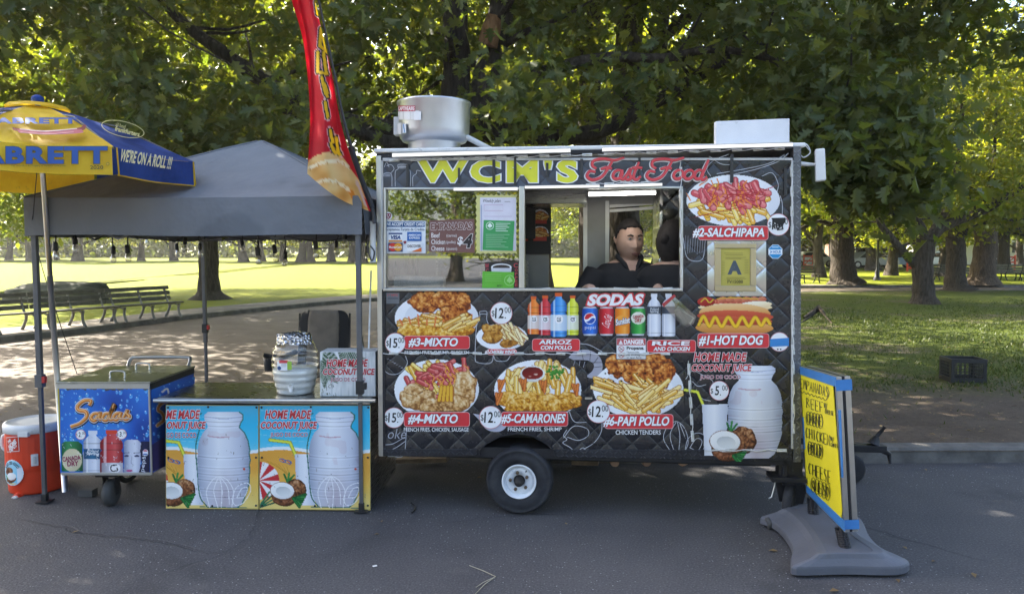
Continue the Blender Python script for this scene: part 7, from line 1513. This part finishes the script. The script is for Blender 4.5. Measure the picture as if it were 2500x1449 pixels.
# lettering seen edge on along the fold, as the photograph shows it
def yl(pts, w=15):
    cv.stroke(pts, w + 8, '1c1620'); return pts
segs_ = [[(768, -40), (774, 10), (784, 30)], [(772, 4), (776, 34), (790, 44)], [(784, 70), (781, 112), (800, 128)], [(786, 80), (796, 120)], [(776, 128), (776, 176), (798, 180)], [(790, 130), (796, 176)], [(786, 190), (794, 226), (800, 236)], [(792, 206), (800, 228)], [(794, 250), (800, 286)], [(806, 318), (812, 346)], [(808, 352), (818, 374), (830, 376)], [(820, 336), (826, 372)]]
for s_ in segs_: cv.stroke(s_, 17, 'e6b8b8')
for s_ in segs_: cv.stroke(s_, 14, '1c1620')
for s_ in segs_: cv.stroke(s_, 7.5, 'e0b81c')
m_ = cv.inpoly([(744, 400), (770, 380), (800, 370), (838, 386), (862, 420), (880, 446), (900, 520), (860, 520), (744, 470)])
cv.fill(m_, cv.ramp(.5 + .9 * (vnoise(cv.X, cv.Y, 24, 4) - .5), ('b9803a', 'd9a860', 'e8c88a', 'd8b070')), False)
for P in (spl([(756, 410), (790, 396), (830, 394), (852, 408)], 5), spl([(770, 446), (800, 440), (830, 448), (860, 470)], 5)):
    cv.stroke(P, 8, 'f0e2c0', None); 
    for q_ in P[::3]: cv.stroke([q_, (q_[0] + 1, q_[1] + 6)], 2, 'c89a58')
cv.stroke([(858, 470), (866, 486)], 12, 'd8862c'); cv.stroke([(872, 446), (892, 500)], 7, 'd9b8b4')
I_ = WM[fg.name].inverted(); me = bpy.data.meshes.new('flag_cloth'); me.from_pydata([tuple(I_ @ v) for v in vs], [], fs); c_ = np.clip(cv.C[0], 0, 1); c_ = np.where(c_ <= .04045, c_ / 12.92, ((c_ + .055) / 1.055) ** 2.4)
al = me.color_attributes.new('Col', 'FLOAT_COLOR', 'POINT'); al.data.foreach_set('color', np.c_[c_, np.ones(len(c_))].astype(np.float32).ravel())
mf = MAT('flag_fabric', (1, 1, 1), .65, 0, .25); vc_ = mf.t.nodes.new('ShaderNodeVertexColor'); vc_.layer_name = 'Col'; mf.set('Base Color', vc_.outputs[0]); tl = mf.t.nodes.new('ShaderNodeBsdfTranslucent'); mf.t.links.new(vc_.outputs[0], tl.inputs[0]); mx_ = mf.t.nodes.new('ShaderNodeMixShader'); mx_.inputs[0].default_value = .35; mf.t.links.new(mf.b.outputs[0], mx_.inputs[1]); mf.t.links.new(tl.outputs[0], mx_.inputs[2]); mf.t.links.new(mx_.outputs[0], mf.out.inputs[0])
me.materials.append(mf.m); me.polygons.foreach_set('use_smooth', [True] * len(fs)); fo = bpy.data.objects.new('flag_cloth', me); SC.collection.objects.link(fo); fo.parent = fg
b = MB(); Pp = [at(x + 3, y, 4.86) for x, y in spl([(912, 545), (903, 500), (880, 440), (858, 372), (834, 284), (815, 190), (796, 100), (770, -20), (740, -120)], 6)]; b.tube(Pp, [.014 - .008 * i / len(Pp) for i in range(len(Pp))], m_black, 8)
b.tube(Pp[5:20], .019, m_bk, 8); b.build('flag_pole', fg)
b = MB(); b.tube([at(910, 540, 4.88), at(911, 640, 4.88)], .02, m_grime, 10); b.tube(spl([at(900, 585, 4.86), at(898, 610, 4.86), at(908, 636, 4.86), at(914, 615, 4.86), at(904, 600, 4.86)], 5), .005, m_black, 5); b.tube([at(906, 660, 4.88), at(900, 850, 4.88)], .006, m_grime, 6); b.build('pole_holder', fg)

# ------------------------------------------------------------------ people in the trailer
skin = MAT('skin', (.36, .20, .135), .5, 0, .35); n_ = skin.noise(9, 4, .6); skin.set('Base Color', skin.mix(n_.ramp(.3, .7), (.46, .28, .20), (.56, .355, .26))); skin = skin.m
m_hair = paint('black_hair', (.018, .013, .011), .85, 0, .3, 40, .5, 90); m_shirt = paint('black_polo_cloth', (.012, .012, .014), .85, 0, .15, 12, .4, 30); m_trs = paint('dark_trousers', (.02, .02, .025), .85)
def rings(b, R_, m, n=24, cap=True, M=None):   # (centre, half width, half depth) loops, lofted
    vs, fs = [], []
    for c, a_, d_ in R_:
        for j in range(n): t = 2 * math.pi * j / n; p = Vector((c[0] + a_ * math.cos(t), c[1] + d_ * math.sin(t), c[2])); vs.append(M @ p if M else p)
    for i in range(len(R_) - 1):
        for j in range(n): fs.append((i * n + j, i * n + (j + 1) % n, (i + 1) * n + (j + 1) % n, (i + 1) * n + j))
    if cap: fs += [tuple(range(n))[::-1], tuple(range((len(R_) - 1) * n, len(R_) * n))]
    b.add(vs, fs, m, True)
def head_pt(d, k=1.0):
    x, y, z = d; p = Vector((x * .080, y * .096, z * .122)); zz = p.z
    if zz < 0: w = 1 - .27 * (-zz / .124) ** 1.9; p.x *= w; p.y *= 1 - .10 * (-zz / .124)
    if y < 0: p.y -= .010 * max(0, 1 - abs(zz + .06) / .07) * max(0, -y)
    g = lambda x0, z0, sx, sz: math.exp(-((p.x - x0) / sx) ** 2 - ((zz - z0) / sz) ** 2)
    if y < .1:
        o = .030 * math.exp(-(p.x / .0135) ** 2) * max(0, min(1, (.034 - zz) / .058)) * (1 if zz > -.034 else math.exp(-((zz + .034) / .008) ** 2))
        o += .006 * g(0, .040, .045, .012) - .011 * (g(.030, .020, .015, .011) + g(-.030, .020, .015, .011)) + .006 * (g(.042, -.012, .02, .022) + g(-.042, -.012, .02, .022))
        o += .007 * g(0, -.058, .022, .007) - .006 * g(0, -.0655, .024, .003) + .007 * g(0, -.073, .018, .007) + .009 * g(0, -.102, .022, .014) + .006 * (g(.018, -.032, .008, .008) + g(-.018, -.032, .008, .008))
        p.y -= o
    return p * k
def person(label, loc, rz, s, head_yaw, head_pitch, arms, hair, collar=True):
    t = thing('person', label, 'person', loc, rz); Mw = Matrix.Translation(Vector(loc)) @ Matrix.Rotation(rz, 4, 'Z') @ Matrix.Scale(s, 4)
    W = lambda p: Mw @ Vector(p)
    hc_ = Vector((0, -.022, 1.530)); Rh = Matrix.Rotation(head_yaw, 3, 'Z') @ Matrix.Rotation(head_pitch, 3, 'X')
    HW = lambda p: W(hc_ + Rh @ (Vector(p) * 1.15))
    b = MB()
    tor = [((0, 0, .78), .14, .10), ((0, 0, .84), .175, .125), ((0, -.005, .98), .175, .135), ((0, -.01, 1.12), .205, .15), ((0, -.005, 1.24), .225, .14), ((0, 0, 1.315), .245, .12), ((0, .003, 1.375), .175, .095), ((0, .004, 1.405), .095, .075), ((0, 0, 1.41), .066, .064), ((0, -.006, 1.46), .058, .060), ((0, -.012, 1.52), .056, .062)]
    rings(b, tor, skin, 28, True, Mw)
    vs, fs = [], []; NT, NPH = 36, 26
    for i in range(NPH + 1):
        ph = math.pi * i / NPH
        for j in range(NT): th_ = 2 * math.pi * j / NT; vs.append(HW(head_pt((math.sin(ph) * math.cos(th_), math.sin(ph) * math.sin(th_), math.cos(ph)))))
    for i in range(NPH):
        for j in range(NT): fs.append((i * NT + j, (i + 1) * NT + j, (i + 1) * NT + (j + 1) % NT, i * NT + (j + 1) % NT))
    b.add(vs, fs, skin, True)
    for e in (-1, 1):                        # ears
        b.tube([HW((e * .070, .012, -.024)), HW((e * .078, .016, -.002)), HW((e * .082, .022, .018)), HW((e * .076, .024, .032))], [.008, .014, .017, .010], skin, 8)
    for (sh, el, wr, hd) in arms:
        b.tube([W(sh), W(Vector(sh).lerp(Vector(el), .5)), W(el)], [.062 * s, .056 * s, .047 * s], skin, 14); b.tube([W(el), W(Vector(el).lerp(Vector(wr), .4)), W(wr)], [.047 * s, .045 * s, .029 * s], skin, 14)
        h = Vector(hd).normalized(); w_ = Vector(wr); sd = h.cross(Vector((0, 0, 1))).normalized(); pl = w_ + h * .05
        b.tube([W(w_), W(w_ + h * .045), W(w_ + h * .09)], [.028 * s, .036 * s, .034 * s], skin, 10)
        for fi in range(4):
            o_ = sd * (fi - 1.5) * .018; L = (.062, .072, .068, .052)[fi]; q0 = w_ + h * .085 + o_; q1 = q0 + h * L * .5 + Vector((0, 0, .004)); q2 = q0 + h * L * .95 - Vector((0, 0, .014)); b.tube([W(q0), W(q1), W(q2)], [.0095 * s, .009 * s, .0075 * s], skin, 8)
        q0 = w_ + h * .03 - sd * .028; b.tube([W(q0), W(q0 + h * .03 - sd * .02), W(q0 + h * .06 - sd * .022)], [.012 * s, .0105 * s, .0085 * s], skin, 8)
    for e in (-1, 1): b.tube([W((e * .09, 0, .84)), W((e * .10, -.01, .46)), W((e * .10, .01, .07))], [.095 * s, .062 * s, .042 * s], skin, 14); b.tube([W((e * .10, .04, .04)), W((e * .105, -.06, .035)), W((e * .11, -.15, .025))], [.042 * s, .04 * s, .03 * s], m_bk if False else skin, 10)
    o = b.build('body', t); rm = o.modifiers.new('join', 'REMESH'); rm.mode = 'VOXEL'; rm.voxel_size = .0065; rm.use_smooth_shade = True; sm = o.modifiers.new('smooth', 'SMOOTH'); sm.factor = .5; sm.iterations = 2
    b = MB(); g_ = .014
    rings(b, [(c, a_ + g_, d_ + g_) for c, a_, d_ in tor[1:7]] + [((0, .004, 1.395), .098, .082)], m_shirt, 30, True, Mw)
    for (sh, el, wr, hd) in arms: a_ = Vector(sh); e_ = Vector(el); b.tube([W(a_ + (a_ - e_) * .10), W(a_.lerp(e_, .4)), W(a_.lerp(e_, .80))], [.084 * s, .080 * s, .074 * s], m_shirt, 18)
    o = b.build('shirt', t); rm = o.modifiers.new('join', 'REMESH'); rm.mode = 'VOXEL'; rm.voxel_size = .009; rm.use_smooth_shade = True; sm = o.modifiers.new('smooth', 'SMOOTH'); sm.factor = .6; sm.iterations = 12
    if collar:
        b = MB()
        for e in (-1, 1): b.tube(spl([W((e * .012, -.118, 1.315)), W((e * .055, -.096, 1.385)), W((e * .082, -.03, 1.425)), W((e * .06, .055, 1.435)), W((0, .075, 1.435))], 5), [.010] * 3 + [.017] * 18, m_shirt, 8)
        b.build('collar', o)
        b = MB(); b.add([W((-.040, -.100, 1.40)), W((.040, -.100, 1.40)), W((.004, -.146, 1.275))], [(0, 1, 2)], skin); b.build('open_neck', o)
    b = MB(); rings(b, [((0, 0, .86), .185, .14), ((0, 0, .80), .185, .135), ((0, 0, .74), .17, .12)], m_trs, 24, True, Mw)
    for e in (-1, 1): b.tube([W((e * .09, 0, .80)), W((e * .10, -.01, .46)), W((e * .10, .01, .09))], [.108 * s, .078 * s, .066 * s], m_trs, 16)
    b.build('trousers', t)
    b = MB()                                 # hair: a close cap over the skull, or a longer mass
    vs, fs, ok = [], [], []
    for i in range(NPH + 1):
        ph = math.pi * i / NPH
        for j in range(NT):
            th_ = 2 * math.pi * j / NT; d = (math.sin(ph) * math.cos(th_), math.sin(ph) * math.sin(th_), math.cos(ph)); p = head_pt(d)
            line = .074 - .02 * (p.x / .07) ** 2 if p.y < -.03 else (.074 - (p.y + .03) * 2.2 if p.y < .02 else -.07); line = max(line, -.08) if hair == 'short' else (.05 if p.y < -.045 else -.115)
            k = 1.05 if hair == 'short' else 1.16; ok.append(p.z > line); vs.append(HW(p * k + Vector((0, .004, .004 + .003 * math.sin(i * 2.1 + j * 1.7)))))
    for i in range(NPH):
        for j in range(NT):
            q = (i * NT + j, (i + 1) * NT + j, (i + 1) * NT + (j + 1) % NT, i * NT + (j + 1) % NT)
            if all(ok[k] for k in q): fs.append(q)
    b.add(vs, fs, m_hair, True)
    if hair != 'short': b.lathe([(.0001, -.034), (.024, -.026), (.034, 0), (.024, .026), (.0001, .034)], HW((0, .105, .02)), m_hair, 14)
    b.build('hair', t, 0, None, .012)
    for e in (-1, 1):
        b = MB(); c = HW((e * .030, -.0845, .0205)); b.lathe([(.0001, .0105), (.006, .009), (.0105, .0), (.006, -.009), (.0001, -.0105)], c, paint('eye_white', (.34, .31, .28), .3), 12); b.lathe([(.0052, 0), (.0001, .0012)], c + (HW((e * .030 + .004, -1, 0)) - HW((e * .030, 0, 0))).normalized() * .0098, m_int, 10, (HW((0, -1, 0)) - HW((0, 0, 0))).to_track_quat('Z', 'Y').to_matrix()); b.build('eye', t)
        b = MB(); b.tube([HW((e * .014, -.101, .037)), HW((e * .030, -.100, .043)), HW((e * .046, -.088, .038))], [.0055, .0065, .004], m_hair, 6); b.build('eyebrow', t)
    b = MB(); lipm = paint('lips', (.17, .07, .055), .5); b.tube([HW((-.024, -0.1070, -.066)), HW((-.010, -0.1170, -.063)), HW((.0, -0.1180, -.0645)), HW((.010, -0.1170, -.063)), HW((.024, -0.1070, -.066))], [.003, .0062, .006, .0062, .003], lipm, 6); b.tube([HW((-.02, -0.1075, -.0705)), HW((0, -0.1170, -.0735)), HW((.02, -0.1075, -.0705))], [.003, .0068, .003], lipm, 6); b.build('mouth', t)
    return t
ms_ = 1.06; mh = at(1540, 584, 5.38); fz = mh.z - 1.545 * ms_
zs = (MT(1450, 705).z - .035 - fz) / ms_
person('man with short dark hair in a black polo shirt looking sideways out of the hatch', (mh.x - .01, mh.y + .02, fz), R(2), ms_, R(9), R(4),
       [((-.235, .0, 1.30), (-.37, -.06, 1.08), (-.33, -.27, max(1.0, zs + .02)), (.25, -1, 0)), ((.235, .0, 1.30), (.33, -.02, 1.04), (.16, -.24, max(1.0, zs + .02)), (-.4, -1, 0))], 'short')
wh_ = at(1652, 590, 5.20); s2 = 1.02; fz2 = wh_.z - 1.545 * s2
person('person in a black top with dark tied hair seen from behind in the hatch', (wh_.x - .03, wh_.y, fz2), R(150), s2, R(-10), R(4),
       [((-.205, .0, 1.30), (-.28, -.10, 1.06), (-.20, -.30, 1.05), (.2, -1, 0)), ((.205, .0, 1.30), (.27, -.10, 1.06), (.20, -.30, 1.05), (-.2, -1, 0))], 'long', False)
b = MB(); ub(b, uz(1290, 700, .3)[0], TW - .06, .06, .34, MT(1450, 705).z - .05, MT(1450, 705).z - .03, m_dss); b.build('inner_shelf', tr, .003)

# ------------------------------------------------------------------ benches, lamp post and the street beyond
m_slat = paint('bench_timber', (.115, .108, .088), .8, 0, .2, 9, .4, 40, .3, .3); m_conc = paint('bench_concrete', (.21, .205, .19), .85, 0, .12, 6, .4, 40)
def bench(name, label, legs_mat, L=1.75, supports=3):
    t = thing(name, label, 'bench', (0, 0, 0)); 
    b = MB()
    for i in range(3): b.box((0, -.20 + i * .16, .44 - i * .008), (L, .13, .04), m_slat)
    b.build('seat', t, .006); b = MB()
    for i in range(3): b.box((0, .27 + .035 * i, .55 + i * .15), (L, .032, .105), m_slat, Matrix.Rotation(R(-13), 3, 'X'))
    b.build('backrest', t, .006)
    for k in range(supports):
        x = -L / 2 + .12 + (L - .24) * k / (supports - 1); b = MB()
        b.tube(spl([(x, -.30, 0), (x, -.22, .12), (x, -.20, .28), (x, -.24, .40)], 4), [.035] * 4 + [.03] * 9, legs_mat, 6); b.tube(spl([(x, .32, 0), (x, .22, .14), (x, .14, .30), (x, .17, .41)], 4), [.035] * 4 + [.03] * 9, legs_mat, 6)
        b.tube(spl([(x, -.22, .34), (x, -.04, .40), (x, .15, .35)], 4), .026, legs_mat, 6); b.tube([(x, .18, .40), (x, .27, .55), (x, .37, .90)], .026, legs_mat, 6); b.build('leg', t)
    return t
bench0 = bench('park_bench', 'slatted park bench on pale curved legs behind the umbrella pole at the path edge', m_conc); p0, p1 = gnd(-5, 818, .128), gnd(470, 772, .128); d_ = (p1 - p0); ang = math.atan2(d_.y, d_.x)
for k, (t_, lb) in enumerate(((.02, None), (.40, 'middle one of the slatted park benches on pale legs along the path'), (.78, 'far slatted park bench on pale legs ending by the lone lawn tree'))):
    p = p0 + d_ * t_ + Vector((-d_.y, d_.x, 0)).normalized() * .35
    if k == 0: bench0.location = (p.x, p.y, .128); bench0.rotation_euler = (0, 0, ang); bench0.scale = (1, .9, .86); bench0['group'] = 'benches along the path'
    else: dup(bench0, (p.x, p.y, .128), ang, (1, .9, .86), lb, 'benches along the path')
bd = bench('iron_bench', 'dark iron framed park bench at the trailer edge by the flared trunk tree', m_dark, 1.9); p = base(1958, 690); bd.location = (p.x, p.y, p.z); bd.rotation_euler = (0, 0, R(8))
for k, (x, lb) in enumerate(((2287, 0), (2368, 0), (2450, 0), (2532, 0))):
    p = base(x, 684); dup(bd, (p.x, p.y, p.z), R(180), 1.0, 'one of the dark benches in a row at the far path on the park side', 'row of dark benches at the far path')
# boulder behind the benches
bo = MB(); p = base(95, 741); vs = []; 
bm = bmesh.new(); bmesh.ops.create_icosphere(bm, subdivisions=4, radius=1)
for v in bm.verts: n2 = v.co.copy(); f_ = 1 + .22 * (vnoise(np.array([n2.x * 3 + 9]), np.array([n2.y * 3 + n2.z * 4 + 9]), 1, 3)[0] - .5); bo.v.append((p.x + np.sign(n2.x) * abs(n2.x) ** .6 * 1.75 * f_, p.y + 1.0 + n2.y * .7 * f_, p.z + np.sign(n2.z) * abs(n2.z) ** .6 * .66 * f_ + (.05 * math.sin(n2.x * 3))))
for f in bm.faces: bo.f.append(tuple(v.index for v in f.verts)); bo.m.append(0); bo.sm.append(True)
bo.mats.append(paint('mossy_rock', (.060, .062, .042), .9, 0, .3, 2.5, .8, 20)); bm.free(); tag(bo.build('boulder'), 'long mossy boulder lying on the lawn behind the benches', 'boulder')
# lamp post
lp = base(2141, 684); lm = thing('lamp_post', 'black park lamp post with a lantern head between the tree trunks', 'lamp post', tuple(lp)); h = at(2141, 572, lp.y).z - lp.z
b = MB(); b.lathe([(.20, 0), (.20, .12), (.14, .2), (.12, .5), (.075, .6), (.065, h * .86), (.10, h * .87), (.06, h * .885)], lp, m_black, 16); b.build('post', lm)
b = MB(); b.lathe([(.10, h * .885), (.20, h * .93), (.19, h * .965), (.12, h * .975)], lp, paint('lantern_glass', (.75, .66, .52), .3), 16); b.build('lantern', lm)
b = MB(); b.lathe([(.20, h * .975), (.12, h * 1.0), (.02, h * 1.03), (.0001, h * 1.05)], lp, m_black, 16); b.build('lantern_cap', lm)
# street: pavement band, parked cars, pale houses and orange barriers
def car(label, px, py, Lc, col, rz, sc_=1.0):
    p = base(px, py); t = thing('parked_car', label, 'car', (p.x, p.y, p.z), rz, 'cars parked along the park street'); M4 = WM[t.name]; m = paint('car_' + col, col, .3, .3, .04)
    T_ = lambda q: M4 @ Vector(q); b = MB(); H_ = Lc / 2; prof_ = [(-H_, .30), (-H_, .62), (-H_ + .12, .80), (-H_ * .62, .88), (-H_ * .36, 1.36), (-H_ * .1, 1.44), (H_ * .34, 1.42), (H_ * .62, .95), (H_ - .1, .84), (H_, .62), (H_, .30)]
    b.slab([T_((x, -.86, z)) for x, z in prof_], T_((0, 1.72, 0)) - T_((0, 0, 0)), m); b.build('body', t, .05)
    b = MB()
    for w in ([(-H_ * .56, .92), (-H_ * .34, 1.30), (-H_ * .04, 1.36), (-H_ * .02, .92)], [(H_ * .03, .92), (H_ * .02, 1.36), (H_ * .32, 1.34), (H_ * .54, .95)]): b.slab([T_((x, -.872, z)) for x, z in w], T_((0, .011, 0)) - T_((0, 0, 0)), m_int)
    b.build('side_window', t)
    for x in (-H_ * .62, H_ * .62):
        for y in (-.80, .80):
            b = MB(); Mx = Matrix.Rotation(R(90), 3, 'X'); b.lathe([(.0001, -.1), (.31, -.1), (.33, -.06), (.33, .06), (.31, .1), (.2, .1), (.18, .08), (.0001, .08)], T_((x, y, .33)), m_tyre, 24, M4.to_3x3() @ Mx); w_ = b.build('wheel', t); b = MB(); b.lathe([(.19, .10), (.17, .11), (.05, .115), (.0001, .115)], T_((x, y, .33)), m_alu, 18, M4.to_3x3() @ Mx); b.build('rim', w_)
    return t
car('white parked car beyond the lawn just right of the trailer edge', 1978, 652, 4.4, 'dfe2e4', R(3)); car('silver parked car behind the lamp post across the park', 2120, 655, 4.5, 'b4b9bd', R(3)); car('pale blue parked car beside the forked tree trunk across the park', 2188, 654, 4.4, '8fa6bc', R(3)); car('white parked car between the far trunks right of the forked tree', 2290, 652, 4.3, 'e4e4e2', R(3))
def house(label, x0, x1, ytop, ybase, col, roofc, Yo=0):
    p, q = base(x0, ybase), base(x1, ybase); Yh = p.y + Yo; s_ = Yh / p.y; p, q = Vector((p.x * s_, Yh, p.z)), Vector((q.x * s_, Yh, p.z)); t = thing('house', label, 'house', ((p.x + q.x) / 2, Yh, p.z)); hh = at(x0, ytop, Yh).z - p.z; w = q.x - p.x; cx = (p.x + q.x) / 2
    b = MB(); b.box((cx, Yh + 3, p.z + hh / 2), (w, 6, hh), paint('render_' + col, col, .8, 0, .05, .5, 0, 60, .3, .2)); b.build('wall', t)
    b = MB(); e = .35; z = p.z + hh; b.add([(cx - w / 2 - e, Yh - e, z), (cx + w / 2 + e, Yh - e, z), (cx + w / 2 + e, Yh + 6 + e, z), (cx - w / 2 - e, Yh + 6 + e, z), (cx - w / 2, Yh + 3, z + 2.2), (cx + w / 2, Yh + 3, z + 2.2)], [(0, 1, 5, 4), (2, 3, 4, 5), (1, 2, 5), (3, 0, 4), (3, 2, 1, 0)], paint('roof_' + roofc, roofc, .8)); b.build('roof', t)
    nw = max(2, int(w / 2.6))
    for i in range(nw):
        for zf_ in ((.25, .6) if hh > 4.5 else (.35,)):
            x = cx - w / 2 + w * (i + .5) / nw; b = MB(); b.box((x, Yh - .03, p.z + hh * zf_ + .5), (.95, .06, 1.25), m_white); f_ = b.build('window', t); b = MB(); b.box((x, Yh - .065, p.z + hh * zf_ + .5), (.78, .02, 1.08), m_int); b.build('pane', f_)
    b = MB(); b.box((cx + .4, Yh - .03, p.z + 1.05), (.95, .07, 2.1), paint('door_brown', '4a3428', .6)); b.build('door', t)
house('long pale house front seen between the far trunks on the right', 2240, 2345, 560, 652, 'c9c6c4', '5a4a44', 6); house('white house behind the bench row at the far right', 2350, 2520, 556, 652, 'd8d8d6', '4f4a4c', 8); house('brick coloured low house behind the lamp post', 2070, 2175, 585, 650, '8a6c60', '4c4442', 10); house('tall brick house front across the street, right edge of the park', 2528, 2700, 540, 652, 'b0a8a2', '4f4a4c', 8)
for k, (x, y, w, lb) in enumerate(((2215, 662, 34, 'orange plastic barrier beside the forked tree limb'), (2318, 660, 34, 'orange plastic barrier left of the gnarled tree'), (2443, 660, 34, 'orange plastic barrier by the bench row near the white house'), (1962, 655, 22, 'orange plastic barrier near the trailer edge across the park'))):
    p = base(x, y); q = base(x + w, y); t = thing('orange_barrier', lb, 'barrier', tuple(p), 0, 'orange barriers along the street'); L = q.x - p.x; mo = paint('barrier_orange', 'd9502c', .6)
    b = MB()
    for z in (.25, .65, 1.05): b.box((p.x + L / 2, p.y, p.z + z), (L, .05, .12), mo)
    b.tube([(p.x, p.y + .04, p.z + .2), (p.x + L, p.y + .04, p.z + 1.05)], .04, mo, 4); b.build('rail', t)
    for x_ in (p.x, p.x + L): b = MB(); b.box((x_, p.y, p.z + .6), (.10, .10, 1.2), mo); b.build('post', t)
# ------------------------------------------------------------------ small things on the ground
b = MB(); P = [gnd(x, y, .12) for x, y in ((1962, 775), (1985, 768), (1998, 766), (2012, 770))]; b.tube([P[0], P[1] + Vector((0, 0, .06)), P[2] + Vector((0, 0, .16)), P[3] + Vector((0, 0, .05))], [.03, .07, .09, .04], bark, 8); b.tube([P[2] + Vector((0, 0, .15)), gnd(2032, 790, .12)], [.03, .012], bark_pale, 6); b.tube([P[1], gnd(1955, 787, .12)], [.03, .01], bark, 6); tag(b.build('fallen_branch'), 'broken dead branch lying on the shaded grass', 'branch')
m_tw = paint('dry_stalk', (.40, .36, .26), .8); b = MB(); b.tube([gnd(x, y, .006) for x, y in ((1146, 1379), (1180, 1392), (1210, 1406), (1184, 1424), (1160, 1449))], .0022, m_tw, 5); b.tube([gnd(1208, 1407, .008), gnd(1180, 1420, .008), gnd(1162, 1432, .008)], .0018, m_tw, 5); tag(b.build('grass_stalk'), 'bent dry grass stalk on the asphalt in front of the wheel', 'twig')
b = MB(); b.tube(spl([gnd(x, y, .008) for x, y in ((1004, 1226), (1014, 1234), (1013, 1243), (1006, 1250))], 4), .006, m_dark, 6); tag(b.build('bent_twig'), 'short dark bent twig on the asphalt beside the counter', 'twig')
b = MB(); p = gnd(915, 1380, .006); b.box(p, (.024, .016, .002), m_white, Matrix.Rotation(.5, 3, 'Z')); tag(b.build('paper_scrap'), 'tiny white paper scrap on the road ahead of the counter', 'litter')
b = MB(); p = gnd(215, 1204, .02); b.box(p + Vector((0, 0, .01)), (.10, .07, .05), paint('grey_block', (.09, .088, .085), .9)); tag(b.build('wheel_chock'), 'small grey block wedged against the soda cart rear wheel', 'wheel chock')
for k, (x0, y0, x1, y1, lb) in enumerate(((965, 1131, 1090, 1128, 'weathered board lying on the ground under the trailer left of the wheel'), (1395, 1134, 1460, 1136, 'short weathered board on the ground under the trailer right of the wheel'))):
    p, q = gnd(x0, y0, .03), gnd(x1, y1, .03); b = MB(); b.slab([p, q, q + Vector((.02, .09, 0)), p + Vector((.02, .09, 0))], (0, 0, .035), paint('weathered_board', (.27, .19, .13), .85, 0, .2, 12, .4, 40)); tag(b.build('wood_board'), lb, 'board')
# leaf litter and grit: nobody could count it
n = 2600; x = rng.uniform(-6, 12, n); y = np.where(rng.random(n) < .45, rng.uniform(6.2, 11, n), rng.uniform(3.2, 14, n)); kp = ~((y < 6.0) & (rng.random(n) < .85)); x, y = x[kp], y[kp]; onl = (y > 6.2) & (x > -.6); z = np.where(onl, .135, .004)
lm_ = leafmat('dry_leaf', (.16, .10, .045), (.28, .20, .09), (.1, .06, .02), .1, .8)
a_ = rng.uniform(0, 6.28, len(x)); L = rng.uniform(.012, .032, len(x)); V = np.empty((len(x), 4, 3))
for i, (u, w) in enumerate(((-1, 0), (0, -.5), (1, 0), (0, .5))): V[:, i] = np.c_[x + L * (u * np.cos(a_) - w * np.sin(a_)), y + L * (u * np.sin(a_) + w * np.cos(a_)), z + L * (.25 if i % 2 else .02) + rng.random(len(x)) * .006]
stuff(raw_mesh('leaf_litter', V.reshape(-1, 3), np.arange(len(x) * 4), np.full(len(x), 4), lm_))

# ------------------------------------------------------------------ thin haze volume added to lift the dark tones
hz = MB(); hz.box((0, 650, 11), (3100, 2000, 26), mat_lawn); hzo = hz.build('haze'); stuff(hzo); hzo.data.materials.clear()
mh_ = bpy.data.materials.new('added_haze'); mh_.use_nodes = True; tn = mh_.node_tree; tn.nodes.remove(tn.nodes['Principled BSDF']); pv = tn.nodes.new('ShaderNodeVolumePrincipled')
pv.inputs['Color'].default_value = (.95, .96, .92, 1); pv.inputs['Density'].default_value = .00045; pv.inputs['Anisotropy'].default_value = .35; tn.links.new(pv.outputs[0], tn.nodes['Material Output'].inputs['Volume']); hzo.data.materials.append(mh_)
